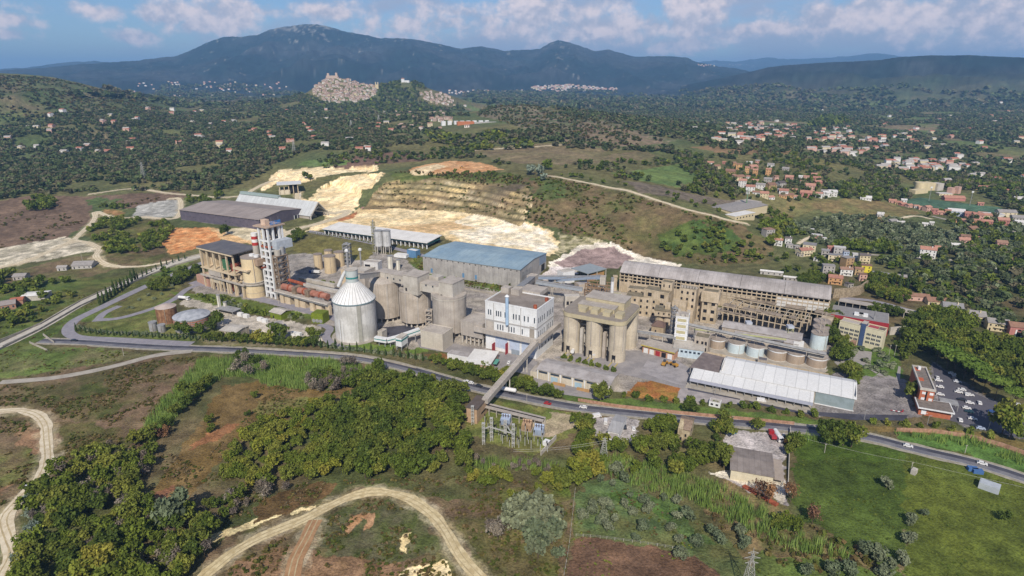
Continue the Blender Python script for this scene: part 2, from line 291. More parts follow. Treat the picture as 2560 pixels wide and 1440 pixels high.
PAINT = [
('735f4a','585434',14,[(-500,965),(0,955),(300,905),(380,888),(480,880),(560,885),(520,950),(420,1060),(350,1120),(330,1190),(120,1190),(-60,1440),(-500,1440)],5),
('6a5c40','4b5028',9,[(130,985),(260,960),(330,990),(280,1040),(190,1050),(110,1020)],6), ('67583c','4e5229',9,[(130,1060),(220,1050),(330,1100),(250,1150),(130,1140)],6),
('8a6a50','7a6248',12,[(0,1180),(60,1060),(100,1080),(100,1130),(60,1200),(0,1240)],3), ('5d5f33','6a5c40',9,[(-60,1150),(40,1120),(100,1130),(70,1190),(-60,1260)],4),
('5b6a33','6c6745',16,[(-400,880),(0,874),(100,864),(300,875),(385,890),(280,905),(0,948),(-400,960)],2), ('56672f','626a3b',18,[(-300,900),(-60,800),(100,760),(500,640),(420,690),(200,790),(60,880)],4),
('74604e','675545',30,[(-400,520),(0,505),(60,490),(220,490),(440,480),(470,492),(330,520),(225,528),(238,545),(160,600),(0,645),(-400,650)],6),
('4b5a30','57603a',20,[(215,500),(240,492),(300,500),(290,530),(235,530)],5), ('6b5b45','5a5c34',16,[(-200,700),(0,690),(160,645),(250,640),(300,668),(240,690),(100,705),(-200,760)],4),
('5e5d34','52602e',18,[(-300,800),(-60,720),(100,705),(300,690),(420,690),(300,740),(180,800),(60,870),(-300,860)],4),
('c8bda6','98907a',7,[(-200,640),(0,622),(160,592),(235,610),(250,630),(160,640),(0,672),(-200,700)],4), ('a7a49b','97948a',8,[(328,545),(345,515),(420,500),(452,500),(450,540),(390,547)],3),
('9c7650','77683f',6,[(245,537),(262,523),(300,525),(315,535),(270,540)],2),
('505c2c','625a38',18,[(190,575),(270,545),(420,548),(435,575),(408,630),(340,642),(260,640),(240,610)],4), ('655640','545530',14,[(260,640),(400,612),(420,640),(500,640),(420,665),(300,668)],4),
('b27444','c99766',5,[(406,610),(430,570),(520,568),(562,580),(548,605),(430,637)],2), ('d0ab7c','bf9c6e',8,[(520,568),(620,590),(650,600),(640,612),(560,605)],3),
('cfc1a2','b9ab8a',8,[(540,575),(680,560),(735,585),(720,600),(640,610)],3),
('e2cda2','d6ba88',22,[(860,545),(900,520),(1000,518),(1150,530),(1200,530),(1260,540),(1380,580),(1405,620),(1370,640),(1330,632),(1140,605),(1100,590),(950,572),(820,572),(765,578),(850,530)],4),
('e6dcc6','dccaa4',16,[(1100,562),(1190,530),(1260,545),(1370,580),(1402,625),(1360,632),(1150,602)],4), ('d9b98c','c8a878',10,[(930,575),(1000,565),(1130,555),(1190,570),(1000,590),(940,588)],3),
('e4d2a8','dcc090',12,[(770,500),(800,470),(880,430),(965,432),(945,455),(905,480),(890,520),(860,545),(820,545),(760,520),(742,490)],3),
('e0cea6','d0b88c',12,[(650,475),(680,437),(700,425),(760,420),(870,410),(940,410),(946,424),(870,432),(760,456),(700,455),(660,478)],3), ('6b6842','5a5c38',8,[(800,445),(860,432),(920,428),(880,440),(800,455)],2),
('c9a074','b98658',8,[(1000,442),(1060,412),(1130,402),(1200,406),(1262,424),(1180,432),(1090,440)],3), ('dcc69e','cbb288',6,[(985,450),(1030,425),(1090,410),(1120,416),(1060,440)],2),
('a9704a','92613f',6,[(835,550),(880,535),(895,528),(885,545),(850,553)],1.5), ('8f5f52','a4867a',4,[(930,512),(955,505),(958,512),(925,524),(900,520)],1.5),
('5d6034','4f5a2c',14,[(970,430),(1040,438),(1130,434),(1260,432),(1310,440),(1300,460),(1180,452),(1090,446),(985,456)],4),
('5a5a34','6c5c42',26,[(1300,440),(1345,428),(1400,440),(1560,480),(1700,520),(1850,560),(1920,600),(1930,655),(1750,662),(1640,655),(1530,606),(1450,600),(1400,580),(1300,550),(1335,500),(1318,462)],6),
('46592c','55602e',12,[(1650,600),(1720,560),(1830,570),(1860,610),(1780,640),(1690,640)],7), ('4d5c30','585c36',12,[(1330,445),(1400,450),(1420,500),(1350,500)],6), ('745e46','6a5a40',10,[(1420,540),(1470,525),(1490,560),(1430,575)],5),
('6f6c44','b5aa88',4,[(1395,580),(1440,590),(1530,610),(1420,625),(1395,640)],3), ('dfd6c4','d2c6b0',8,[(1365,665),(1400,640),(1450,613),(1530,604),(1605,640),(1700,660),(1690,668),(1590,655),(1540,668),(1400,680)],3),
('a38d85','8f7b74',12,[(1385,655),(1450,625),(1535,618),(1585,645),(1540,672),(1400,672)],3), ('ddd3cb','cfc4bc',8,[(1330,695),(1390,667),(1445,668),(1435,690),(1390,702)],3),
('786a50','6c6446',30,[(1150,378),(1220,368),(1450,360),(1525,374),(1490,395),(1400,412),(1350,412),(1250,402)],6), ('77684e','6a6446',26,[(1400,412),(1480,395),(1600,375),(1640,390),(1560,408)],6),
('70594b','665544',26,[(835,422),(850,395),(1000,378),(1095,385),(1060,402),(960,410)],5), ('68784a','5d7038',14,[(735,412),(800,397),(880,402),(860,414)],4), ('6c5a46','6a6044',20,[(620,390),(700,375),(740,385),(680,410),(630,405)],6),
('5d7040','66743f',24,[(1530,432),(1690,408),(1765,430),(1700,472),(1600,452)],6), ('716558','655c4c',9,[(1560,452),(1700,478),(1860,500),(1850,512),(1740,508),(1600,482)],4),
('7b6a48','6b6840',20,[(1860,522),(1990,502),(2200,500),(2305,532),(2180,562),(2050,522),(1940,548)],6), ('82684c','776446',14,[(1725,367),(1900,354),(1995,376),(1960,388),(1800,382)],6),
('6a6e40','74683f',18,[(1960,385),(2060,400),(2100,420),(2000,405)],8), ('465e4a','4a624c',20,[(2236,502),(2300,494),(2505,520),(2482,542),(2380,532)],1),
('7c6c5a','56603c',11,[(1190,288),(1280,262),(1350,268),(1500,300),(1700,352),(1560,372),(1420,366),(1330,332),(1250,300)],8), ('84705e','6c6448',9,[(1440,300),(1560,322),(1680,360),(1560,366),(1440,345)],8),
('80705a','66603f',10,[(1110,262),(1180,272),(1150,276)],5), ('77664e','5d6438',14,[(850,320),(980,312),(1030,340),(920,350)],6), ('7d5f4a','6d5a44',30,[(60,205),(140,200),(180,215),(80,214)],8),
('6b6248','4d5a36',60,[(-300,200),(0,190),(140,200),(300,245),(390,270),(200,285),(-300,285)],12), ('6c6a48','7a6a52',60,[(2270,318),(2560,290),(2700,300),(2560,318)],20), ('617240','6a7444',60,[(2330,330),(2600,322),(2600,350),(2420,345)],20),
('425020','4c5926',22,[(1985,1088),(2100,1098),(2390,1102),(2290,1300),(2262,1320),(2262,1500),(2180,1500),(1985,1290)],3), ('565d24','4e5723',18,[(2262,1128),(2400,1130),(2760,1290),(2760,1600),(2262,1600)],2),
('40541c','495c20',12,[(1990,1100),(2262,1128),(2262,1160),(2000,1140)],3,.6),
('557035','4c652e',10,[(2240,1080),(2400,1088),(2560,1140),(2700,1180),(2700,1240),(2560,1190),(2400,1130),(2250,1106)],2), ('7f6a42','6f6238',10,[(2080,1060),(2240,1068),(2450,1078),(2560,1105),(2700,1150),(2560,1120),(2400,1086),(2240,1080),(2090,1075)],2),
('62623a','50613a',12,[(1440,1235),(1480,1195),(1600,1215),(1750,1290),(1900,1420),(2000,1500),(1780,1500),(1720,1390),(1440,1342)],3), ('4b612e','55663a',9,[(1500,1225),(1610,1230),(1720,1290),(1790,1360),(1720,1350),(1620,1270)],4),
('5d4838','6b523e',8,[(1430,1345),(1500,1345),(1740,1385),(1820,1460),(1780,1520),(1400,1520)],2), ('7c6a4a','5f5c38',7,[(1820,1190),(1900,1210),(2010,1300),(2160,1400),(2300,1500),(2000,1500),(1880,1400),(1760,1270)],4),
('56652f','5f6a36',9,[(1900,1380),(2050,1380),(2200,1440),(2250,1520),(1880,1520)],4),
('6c5a44','5d5a36',9,[(440,1500),(560,1330),(800,1240),(960,1212),(1100,1245),(1430,1262),(1412,1500)],4), ('57582f','665c3c',8,[(1150,1300),(1250,1290),(1420,1290),(1410,1500),(1230,1500)],5), ('5a6a2c','645f38',8,[(1240,1240),(1400,1190),(1430,1250),(1280,1290)],5),
('5e5a40','4e552c',6,[(780,1345),(850,1275),(960,1252),(1060,1290),(1135,1385),(1000,1402),(850,1425)],3), ('84684e','71593f',6,[(555,1470),(600,1400),(700,1370),(830,1390),(1000,1402),(1010,1470)],3), ('b08a66','9a7450',4,[(850,1320),(900,1285),(920,1290),(870,1330)],1.5), ('b08a66','9a7450',4,[(905,1290),(935,1285),(930,1320),(915,1325)],1.5),
('ddc99c','d2ba88',5,[(995,1440),(1040,1408),(1110,1402),(1140,1440),(1140,1500),(990,1500)],2), ('d8c492','c6b080',4,[(1000,1345),(1030,1330),(1025,1360),(1010,1385)],2),
('dccb98','cdb888',4,[(510,1345),(640,1300),(780,1262),(780,1270),(640,1312),(520,1352)],2.5),
('74603e','65522f',9,[(555,965),(640,955),(820,975),(905,965),(820,1012),(640,1080),(560,1130),(470,1250),(395,1300),(375,1260),(450,1130),(520,1020)],3), ('6a6a3a','74663f',8,[(640,1000),(860,985),(800,1010),(640,1040)],3), ('8a6040','74543a',6,[(470,1120),(560,1060),(600,1060),(520,1110)],2), ('7d5840','6c4c36',6,[(345,1270),(430,1215),(440,1225),(370,1290)],2),
('6e5638','5c4a2e',7,[(660,1240),(800,1205),(840,1215),(780,1262),(640,1300)],3), ('c9b890','b8a67c',5,[(880,985),(960,955),(965,962),(900,995)],2),
('908881','a09789',12,[(470,712),(560,686),(1100,680),(1320,700),(1500,715),(1560,730),(1800,770),(2060,820),(2085,860),(2060,935),(1740,1010),(1560,985),(1400,935),(1200,880),(1000,870),(820,812),(700,765),(500,745)],2),
('868079','989086',10,[(690,640),(880,620),(1000,640),(1060,690),(700,700)],2),
('6a6338','767040',10,[(735,612),(790,588),(930,628),(925,655),(830,640),(735,630)],2), ('566a32','6a683a',9,[(1020,655),(1060,690),(1290,735),(1335,722),(1300,706),(1100,672),(1050,640)],2),
('5a6a30','66663a',9,[(195,805),(245,760),(500,735),(560,735),(700,765),(590,765),(440,742),(425,790),(240,805)],2), ('5f6a34','6a6a3c',8,[(190,835),(230,800),(430,790),(540,800),(560,840),(470,855),(200,850)],2),
('6b6a3c','5d5c34',10,[(270,775),(360,720),(470,690),(450,720),(350,790),(280,795)],2), ('5c6a2e','66703a',6,[(425,730),(560,740),(720,775),(800,790),(800,800),(640,785),(500,765)],2),
('a89f90','b8ae9e',10,[(470,745),(640,790),(800,815),(810,850),(740,860),(540,820),(560,790),(450,760)],2), ('7d745e','6f6a42',8,[(500,850),(560,820),(700,850),(690,865),(520,865)],2),
('5b7030','647236',6,[(840,825),(935,862),(960,862),(1010,855),(970,880),(860,870),(832,850)],1), ('5b7030','647236',6,[(1010,878),(1075,860),(1070,880),(1020,885)],1),
('8a6a42','76502f',6,[(1060,888),(1110,880),(1120,905),(1085,905)],2), ('a0683c','8a7038',7,[(1590,955),(1640,950),(1700,968),(1690,1005),(1560,990)],1.5),
('77716e','86807b',14,[(2085,930),(2140,935),(2265,948),(2300,1045),(2180,1045),(2040,1040),(1740,970),(1720,950),(1740,935),(2060,990)],1.5),
('4e642a','5a6c32',10,[(2080,868),(2140,862),(2240,870),(2265,945),(2150,938),(2095,905)],2), ('6c6866','7b7674',10,[(2330,900),(2380,940),(2560,1040),(2560,1100),(2400,1060),(2330,1000)],2),
('5a6a30','506030',10,[(1400,985),(1700,1010),(2100,1055),(2100,1075),(1700,1030),(1420,1005)],2), ('6f6c3c','5f6a34',8,[(1230,1000),(1420,1030),(1500,1050),(1400,1100),(1330,1140),(1150,1080),(1170,1040)],2), ('a09078','8f8468',7,[(1320,1060),(1400,1030),(1450,1050),(1420,1080),(1350,1095)],3),
('9f9893','b0a8a0',10,[(1490,1045),(1540,1040),(1600,1050),(1580,1105),(1485,1090)],1.5), ('9e9692','aaa29c',14,[(1820,1075),(1965,1085),(1960,1140),(1970,1260),(1880,1230),(1780,1185),(1850,1170),(1810,1120)],1.5), ('d2c9b8','c0b6a2',7,[(1775,1180),(1850,1175),(1965,1205),(1968,1262),(1900,1230)],2),
]
for q in PAINT:
 paint(q[0], q[1], q[2], q[3], edge=q[4], op=(q[5] if len(q) > 5 else 1.0), seed=len(q[3])+int(q[2]))
gr = np.abs(np.gradient(TZ, axis=1)/np.maximum(np.gradient(np.hypot(TX, TY), axis=1), 0.5))
st = sstep(gr+(nf(28, 1)-0.5)*0.5, 0.40, 0.85)[..., None]
rk = lerp(lc('d8bd86'), lc('b9aa8c'), np.clip((nf(28, 33)-0.5)*3+0.5, 0, 1)[..., None])
st = st*sstep(nf(34, 37)+0.25*nf(9, 38), 0.36, 0.58)[..., None]
bc = lerp(lerp(lc('6b6444'), lc('8a7656'), np.clip(nf(40, 35)*2-.5, 0, 1)[..., None]), rk, st)
dk = (sstep(nf(70, 36), 0.46, 0.6)*sstep(TX, -60, 20)*(1-sstep(TX, 20, 70)))[..., None]
bc = lerp(bc, lc('5c5148'), dk*0.75)
LCV = np.where(BENCH[..., None], bc, LCV)
bb = _m2[..., None]*sstep(gr, 0.35, 0.8)[..., None]
LCV = lerp(LCV, lc('cfae78'), bb*0.8)
LCV = LCV*(1.14-0.06*mt+0.10*sstep(TPY, 860, 950)[..., None])*(0.62+0.76*nf(7, 90)[..., None])*(0.8+0.4*nf(40, 91)[..., None])
def mesh_np(name, verts, faces_flat, loop_start, loop_total, mats, cols=None, mat_idx=None, smooth=False):
 me = bpy.data.meshes.new(name)
 me.vertices.add(len(verts)); me.vertices.foreach_set('co', np.ascontiguousarray(verts, np.float32).ravel())
 me.loops.add(len(faces_flat)); me.loops.foreach_set('vertex_index', np.ascontiguousarray(faces_flat, np.int32))
 me.polygons.add(len(loop_start)); me.polygons.foreach_set('loop_start', np.ascontiguousarray(loop_start, np.int32))
 try: me.polygons.foreach_set('loop_total', np.ascontiguousarray(loop_total, np.int32))
 except Exception: pass
 if mat_idx is not None: me.polygons.foreach_set('material_index', np.ascontiguousarray(mat_idx, np.int32))
 if smooth: me.polygons.foreach_set('use_smooth', np.ones(len(loop_start), bool))
 for m in mats: me.materials.append(m)
 me.update(calc_edges=True)
 if cols is not None:
  ca = me.color_attributes.new('Col', 'FLOAT_COLOR', 'POINT')
  c4 = np.ones((len(verts), 4), np.float32); c4[:, :3] = cols
  ca.data.foreach_set('color', c4.ravel())
 return me
def ground_mat():
 m = bpy.data.materials.new('ground_cover'); m.use_nodes = True; t = NT(m.node_tree)
 a = t.n('ShaderNodeAttribute', attribute_name='Col').outputs[0]
 pos = t.n('ShaderNodeNewGeometry').outputs[0]
 n1 = t.n('ShaderNodeTexNoise', i={'Vector': pos, 'Scale': 0.9, 'Detail': 5.0, 'Roughness': 0.65}).outputs[0]
 n2 = t.n('ShaderNodeTexNoise', i={'Vector': pos, 'Scale': 0.16, 'Detail': 4.0, 'Roughness': 0.6}).outputs[0]
 v = t.m('ADD', t.m('MULTIPLY', t.ss(n1, 0.34, 0.66), 0.55), t.m('MULTIPLY_ADD', t.ss(n2, 0.34, 0.66), 0.45, 0.5))
 vc = t.n('ShaderNodeCombineColor', i={0: v, 1: v, 2: v}).outputs[0]
 c = t.mix(1.0, a, vc, 'MULTIPLY')
 n3 = t.n('ShaderNodeTexNoise', i={'Vector': pos, 'Scale': 0.022, 'Detail': 6.0, 'Roughness': 0.7}).outputs[0]
 v3 = t.m('MULTIPLY_ADD', n3, 0.9, 0.55); c = t.mix(1.0, c, t.n('ShaderNodeCombineColor', i={0: v3, 1: v3, 2: v3}).outputs[0], 'MULTIPLY')
 bmp = t.n('ShaderNodeBump', i={'Strength': 0.9, 'Distance': 0.9, 'Height': n1}).outputs[0]
 b = t.n('ShaderNodeBsdfPrincipled', i={'Base Color': c, 'Roughness': 0.95, 'Normal': bmp, 'Specular IOR Level': 0.1})
 t.n('ShaderNodeOutputMaterial', i={0: b.outputs[0]})
 return m
M_GROUND = ground_mat()
def build_ground():
 v = np.stack([TX, TY, TZ], -1).reshape(-1, 3)
 i = np.arange(NAZ-1)[:, None]*NR+np.arange(NR-1)[None]
 q = np.stack([i, i+NR, i+NR+1, i+1], -1).reshape(-1)
 n = len(q)//4
 sm = ~((BENCH | _m2)[:-1, :-1].reshape(-1))
 me = mesh_np('ground', v, q, np.arange(n)*4, np.full(n, 4), [M_GROUND], LCV.reshape(-1, 3))
 me.polygons.foreach_set('use_smooth', sm)
 o = bpy.data.objects.new('ground', me); o['kind'] = 'structure'; COL.objects.link(o)
 o['label'] = 'rolling ground of fields, scrub, quarry and wooded mountains'
 return o
# haze over the whole valley
def haze():
 m = bpy.data.materials.new('haze_air'); m.use_nodes = True; t = NT(m.node_tree)
 v = t.n('ShaderNodeVolumePrincipled', i={'Color': (0.31, 0.60, 1.0, 1), 'Density': HAZE_D, 'Anisotropy': 0.0})
 t.n('ShaderNodeOutputMaterial', i={1: v.outputs[0]})
 lo = float(TZ.min())-1.0; hi = max(float(TZ.max()), CH)+6.0; x = 33000.0
 vs = [(sx*x, sy, z) for z in (lo, hi) for sx, sy in ((-1, -2500), (1, -2500), (1, 28500), (-1, 28500))]
 me = bpy.data.meshes.new('haze'); me.from_pydata(vs, [], [(3,2,1,0),(4,5,6,7),(0,1,5,4),(1,2,6,5),(2,3,7,6),(3,0,4,7)]); me.materials.append(m)
 o = bpy.data.objects.new('haze', me); o['kind'] = 'stuff'; o['label'] = 'pale blue haze lying over the valley'; COL.objects.link(o)
HAZE_D = 0.00007
haze()
# materials
MATS = {}
def mat(name, col, col2=None, rough=0.85, scale=0.35, amt=0.5, streak=0.0, bump=0.25, metal=0.0, ribs=None, spec=0.3):
 """painted / rendered / concrete surface: two colours mixed by noise in the object's own space, optional vertical run-off stains"""
 if name in MATS: return MATS[name]
 m = bpy.data.materials.new(name); m.use_nodes = True; t = NT(m.node_tree)
 c1 = hexc(col); c2 = hexc(col2) if col2 else tuple(q*0.72 for q in c1)
 pos = t.n('ShaderNodeTexCoord').outputs['Object']
 n1 = t.n('ShaderNodeTexNoise', i={'Vector': pos, 'Scale': scale, 'Detail': 6.0, 'Roughness': 0.62}).outputs[0]
 f = t.m('MULTIPLY', t.ss(n1, 0.36, 0.66), amt)
 c = t.mix(f, c1, c2)
 if streak > 0:
  mp = t.n('ShaderNodeMapping', i={'Vector': pos, 'Scale': (0.9, 0.9, 0.05)}).outputs[0]
  n2 = t.n('ShaderNodeTexNoise', i={'Vector': mp, 'Scale': 1.0, 'Detail': 4.0, 'Roughness': 0.6}).outputs[0]
  c = t.mix(t.m('MULTIPLY', t.ss(n2, 0.45, 0.72), streak), c, tuple(q*0.55 for q in c2))
 if ribs:
  mp = t.n('ShaderNodeMapping', i={'Vector': pos, 'Rotation': (0, 0, -ribs[0])}).outputs[0]; u = t.n('ShaderNodeSeparateXYZ', i={0: mp}).outputs[0]
  fr = t.m('FRACT', t.m('DIVIDE', u, ribs[1])); cell = t.n('ShaderNodeTexWhiteNoise', noise_dimensions='1D', i={'W': t.m('FLOOR', t.m('DIVIDE', u, ribs[1]))}).outputs[0]
  c = t.mix(t.m('MULTIPLY', t.m('LESS_THAN', fr, 0.07), 0.45), c, tuple(q*0.45 for q in c2)); c = t.mix(t.m('MULTIPLY', cell, 0.28), c, tuple(q*0.8 for q in c2))
 n3 = t.n('ShaderNodeTexNoise', i={'Vector': pos, 'Scale': scale*9, 'Detail': 3.0}).outputs[0]
 v = t.m('MULTIPLY_ADD', n3, 0.36, 0.82)
 c = t.mix(1.0, c, t.n('ShaderNodeCombineColor', i={0: v, 1: v, 2: v}).outputs[0], 'MULTIPLY')
 kw = {'Base Color': c, 'Roughness': rough, 'Metallic': metal, 'Specular IOR Level': spec}
 if bump > 0: kw['Normal'] = t.n('ShaderNodeBump', i={'Strength': bump, 'Distance': 0.3, 'Height': n3}).outputs[0]
 b = t.n('ShaderNodeBsdfPrincipled', i=kw)
 t.n('ShaderNodeOutputMaterial', i={0: b.outputs[0]})
 MATS[name] = m; return m
def leaf_mat(name='foliage', trans=0.25):
 m = bpy.data.materials.new(name); m.use_nodes = True; t = NT(m.node_tree)
 a = t.n('ShaderNodeAttribute', attribute_name='Col').outputs[0]
 oi = t.n('ShaderNodeObjectInfo').outputs['Color']
 c = t.mix(1.0, a, oi, 'MULTIPLY')
 d = t.n('ShaderNodeBsdfDiffuse', i={'Color': c}); tr = t.n('ShaderNodeBsdfTranslucent', i={'Color': c})
 ms = t.n('ShaderNodeMixShader', i={0: trans, 1: d.outputs[0], 2: tr.outputs[0]})
 t.n('ShaderNodeOutputMaterial', i={0: ms.outputs[0]}); return m
M_LEAF = leaf_mat()
M_BARK = mat('bark', '5b4d3e', '3c332a', scale=2.0)
# roads, tracks and yards laid on the ground
def smooth_line(pts, step=4.0):
 p = np.array(pts, float)
 if len(p) > 2:
  out = []
  q = np.vstack([2*p[0]-p[1], p, 2*p[-1]-p[-2]])
  for i in range(1, len(q)-2):
   a, b, c, d = q[i-1], q[i], q[i+1], q[i+2]
   n = max(2, int(np.linalg.norm(c-b)/step))
   for k in range(n):
    t = k/n; out.append(0.5*((2*b)+(c-a)*t+(2*a-5*b+4*c-d)*t*t+(-a+3*b-3*c+d)*t**3))
  out.append(p[-1]); return np.array(out)
 n = max(2, int(np.linalg.norm(p[1]-p[0])/step)); return p[0]+(p[1]-p[0])*np.linspace(0, 1, n+1)[:, None]
def ribbon(name, line, width, m, lift=0.12, off=0.0, rag=0.0, label=None, parent=None, kind='structure', maxseg=3):
 """a strip draped on the ground along a world polyline; width may be a list"""
 p = line; d = np.gradient(p, axis=0); d /= np.maximum(np.linalg.norm(d, axis=1), 1e-6)[:, None]
 nrm = np.stack([-d[:, 1], d[:, 0]], -1)
 w = np.interp(np.linspace(0, 1, len(p)), np.linspace(0, 1, len(width)), width) if isinstance(width, (list, tuple)) else np.full(len(p), width)
 ks = maxseg+1; vs = []
 for j in range(ks):
  s = (j/maxseg-0.5)
  ww = w*s*(1+0) + off
  if rag and j in (0, maxseg): ww = ww+(fbm(p[:, 0]+j*99, p[:, 1], 7.0, 3, 77+j)-0.5)*2*rag
  q = p+nrm*ww[:, None]
  vs.append(np.column_stack([q, _lookup(TZ, q[:, 0], q[:, 1])+lift]))
 n = len(p); V = np.concatenate(vs); fs = []
 for j in range(maxseg):
  for i in range(n-1): fs.append((j*n+i, j*n+i+1, (j+1)*n+i+1, (j+1)*n+i)[::-1])
 me = bpy.data.meshes.new(name); me.from_pydata([tuple(v) for v in V], [], fs); me.materials.append(m)
 o = bpy.data.objects.new(name, me); COL.objects.link(o)
 if parent: o.parent = parent
 elif kind: o['kind'] = kind
 if label: o['label'] = label
 return o
ROADC = set()
def mark(l, w):
 for x, y in l:
  n = int(w/2/1.5)+1
  for i in range(-n, n+1):
   for j in range(-n, n+1): ROADC.add((int(x//1.5)+i, int(y//1.5)+j))
def gline(pts, step=4.0): return smooth_line([G(x, y)[:2] for x, y in pts], step)
ASPH = mat('asphalt_worn', '858186', '969194', scale=0.25, amt=0.8, rough=0.9)
ASPH_D = mat('asphalt_dark', '403f46', '53525a', scale=0.1, amt=1.0, rough=0.85)
ASPH_M = mat('asphalt_main', '64636a', '7b797a', scale=0.12, amt=1.0, rough=0.85)
CONC = mat('concrete_light', 'aaa294', '938b7e', scale=0.2, amt=0.9, streak=0.0)
DIRT = mat('dirt_pale', 'd8cbb0', 'bfae8e', scale=0.3, amt=0.9, bump=0.6)
DIRT_Y = mat('dirt_yellow', 'd6c59b', 'b7a378', scale=0.35, amt=1.0, bump=0.6)
RUT = mat('wheel_rut', 'bba983', 'a3916d', scale=.5, amt=1.0)
DIRT_B = mat('dirt_brown', 'ab8660', '96714e', scale=0.3, amt=0.9, bump=0.6)
PAINTW = mat('road_paint', 'c9c7c0', rough=0.7)
MAIN = [(100,852),(200,855),(300,862),(400,868),(480,871),(620,876),(760,884),(880,893),(960,907),(1040,927),(1120,950),(1200,972),(1280,988),(1360,1004),(1440,1018),(1520,1027),(1600,1035),(1700,1045),(1800,1054),(1880,1060),(1980,1070),(2080,1080),(2170,1093),(2250,1113),(2320,1130),(2400,1148),(2460,1164),(2560,1196),(2700,1250)]
ml = gline(MAIN); mark(gline(MAIN, 1.5), 13)
ribbon('road_verge', ml, 11.5, mat('verge_gravel', 'a49c8c', '8b8370', scale=0.4, amt=1.0), 0.05, rag=1.2, label='pale gravel verge beside the main road')
ribbon('road', ml, 7.4, ASPH_M, 0.10, label='grey two lane main road curving past the cement works')
ribbon('lane_surface', ml, 3.1, ASPH_D, 0.13, off=1.75, label='darker resurfaced lane of the main road')
for off in (-3.4, 3.4): ribbon('edge_line', ml, 0.22, PAINTW, 0.15, off=off, maxseg=1, label='white painted edge line of the main road')
def track(name, w, pts, m, lab, lift=0.12, rag=0.4, step=4.0, off=0.0):
 l = gline(pts, step); mark(gline(pts, 1.5), w+1)
 if name == 'dirt_track':
  d = np.gradient(l, axis=0); d /= np.maximum(np.linalg.norm(d, axis=1), 1e-6)[:, None]; nn = np.stack([-d[:, 1], d[:, 0]], -1)
  for k, o in ((1.9, .22), (1.35, .4)): paint('cdbf9f', 'b09c78', 5, None, edge=2.5, op=o, world=[tuple(q) for q in np.concatenate([l+nn*w*k/2, (l-nn*w*k/2)[::-1]])])
  if w > 4.5:
   for k in (-1, 1): ribbon('wheel_rut', l, .5, RUT, lift+.03, off=k*1.1-.25, rag=.25, label='darker wheel rut along the '+lab, maxseg=1)
 return ribbon(name, gline(pts, step), w, m, lift, rag=rag, label=lab, off=off)
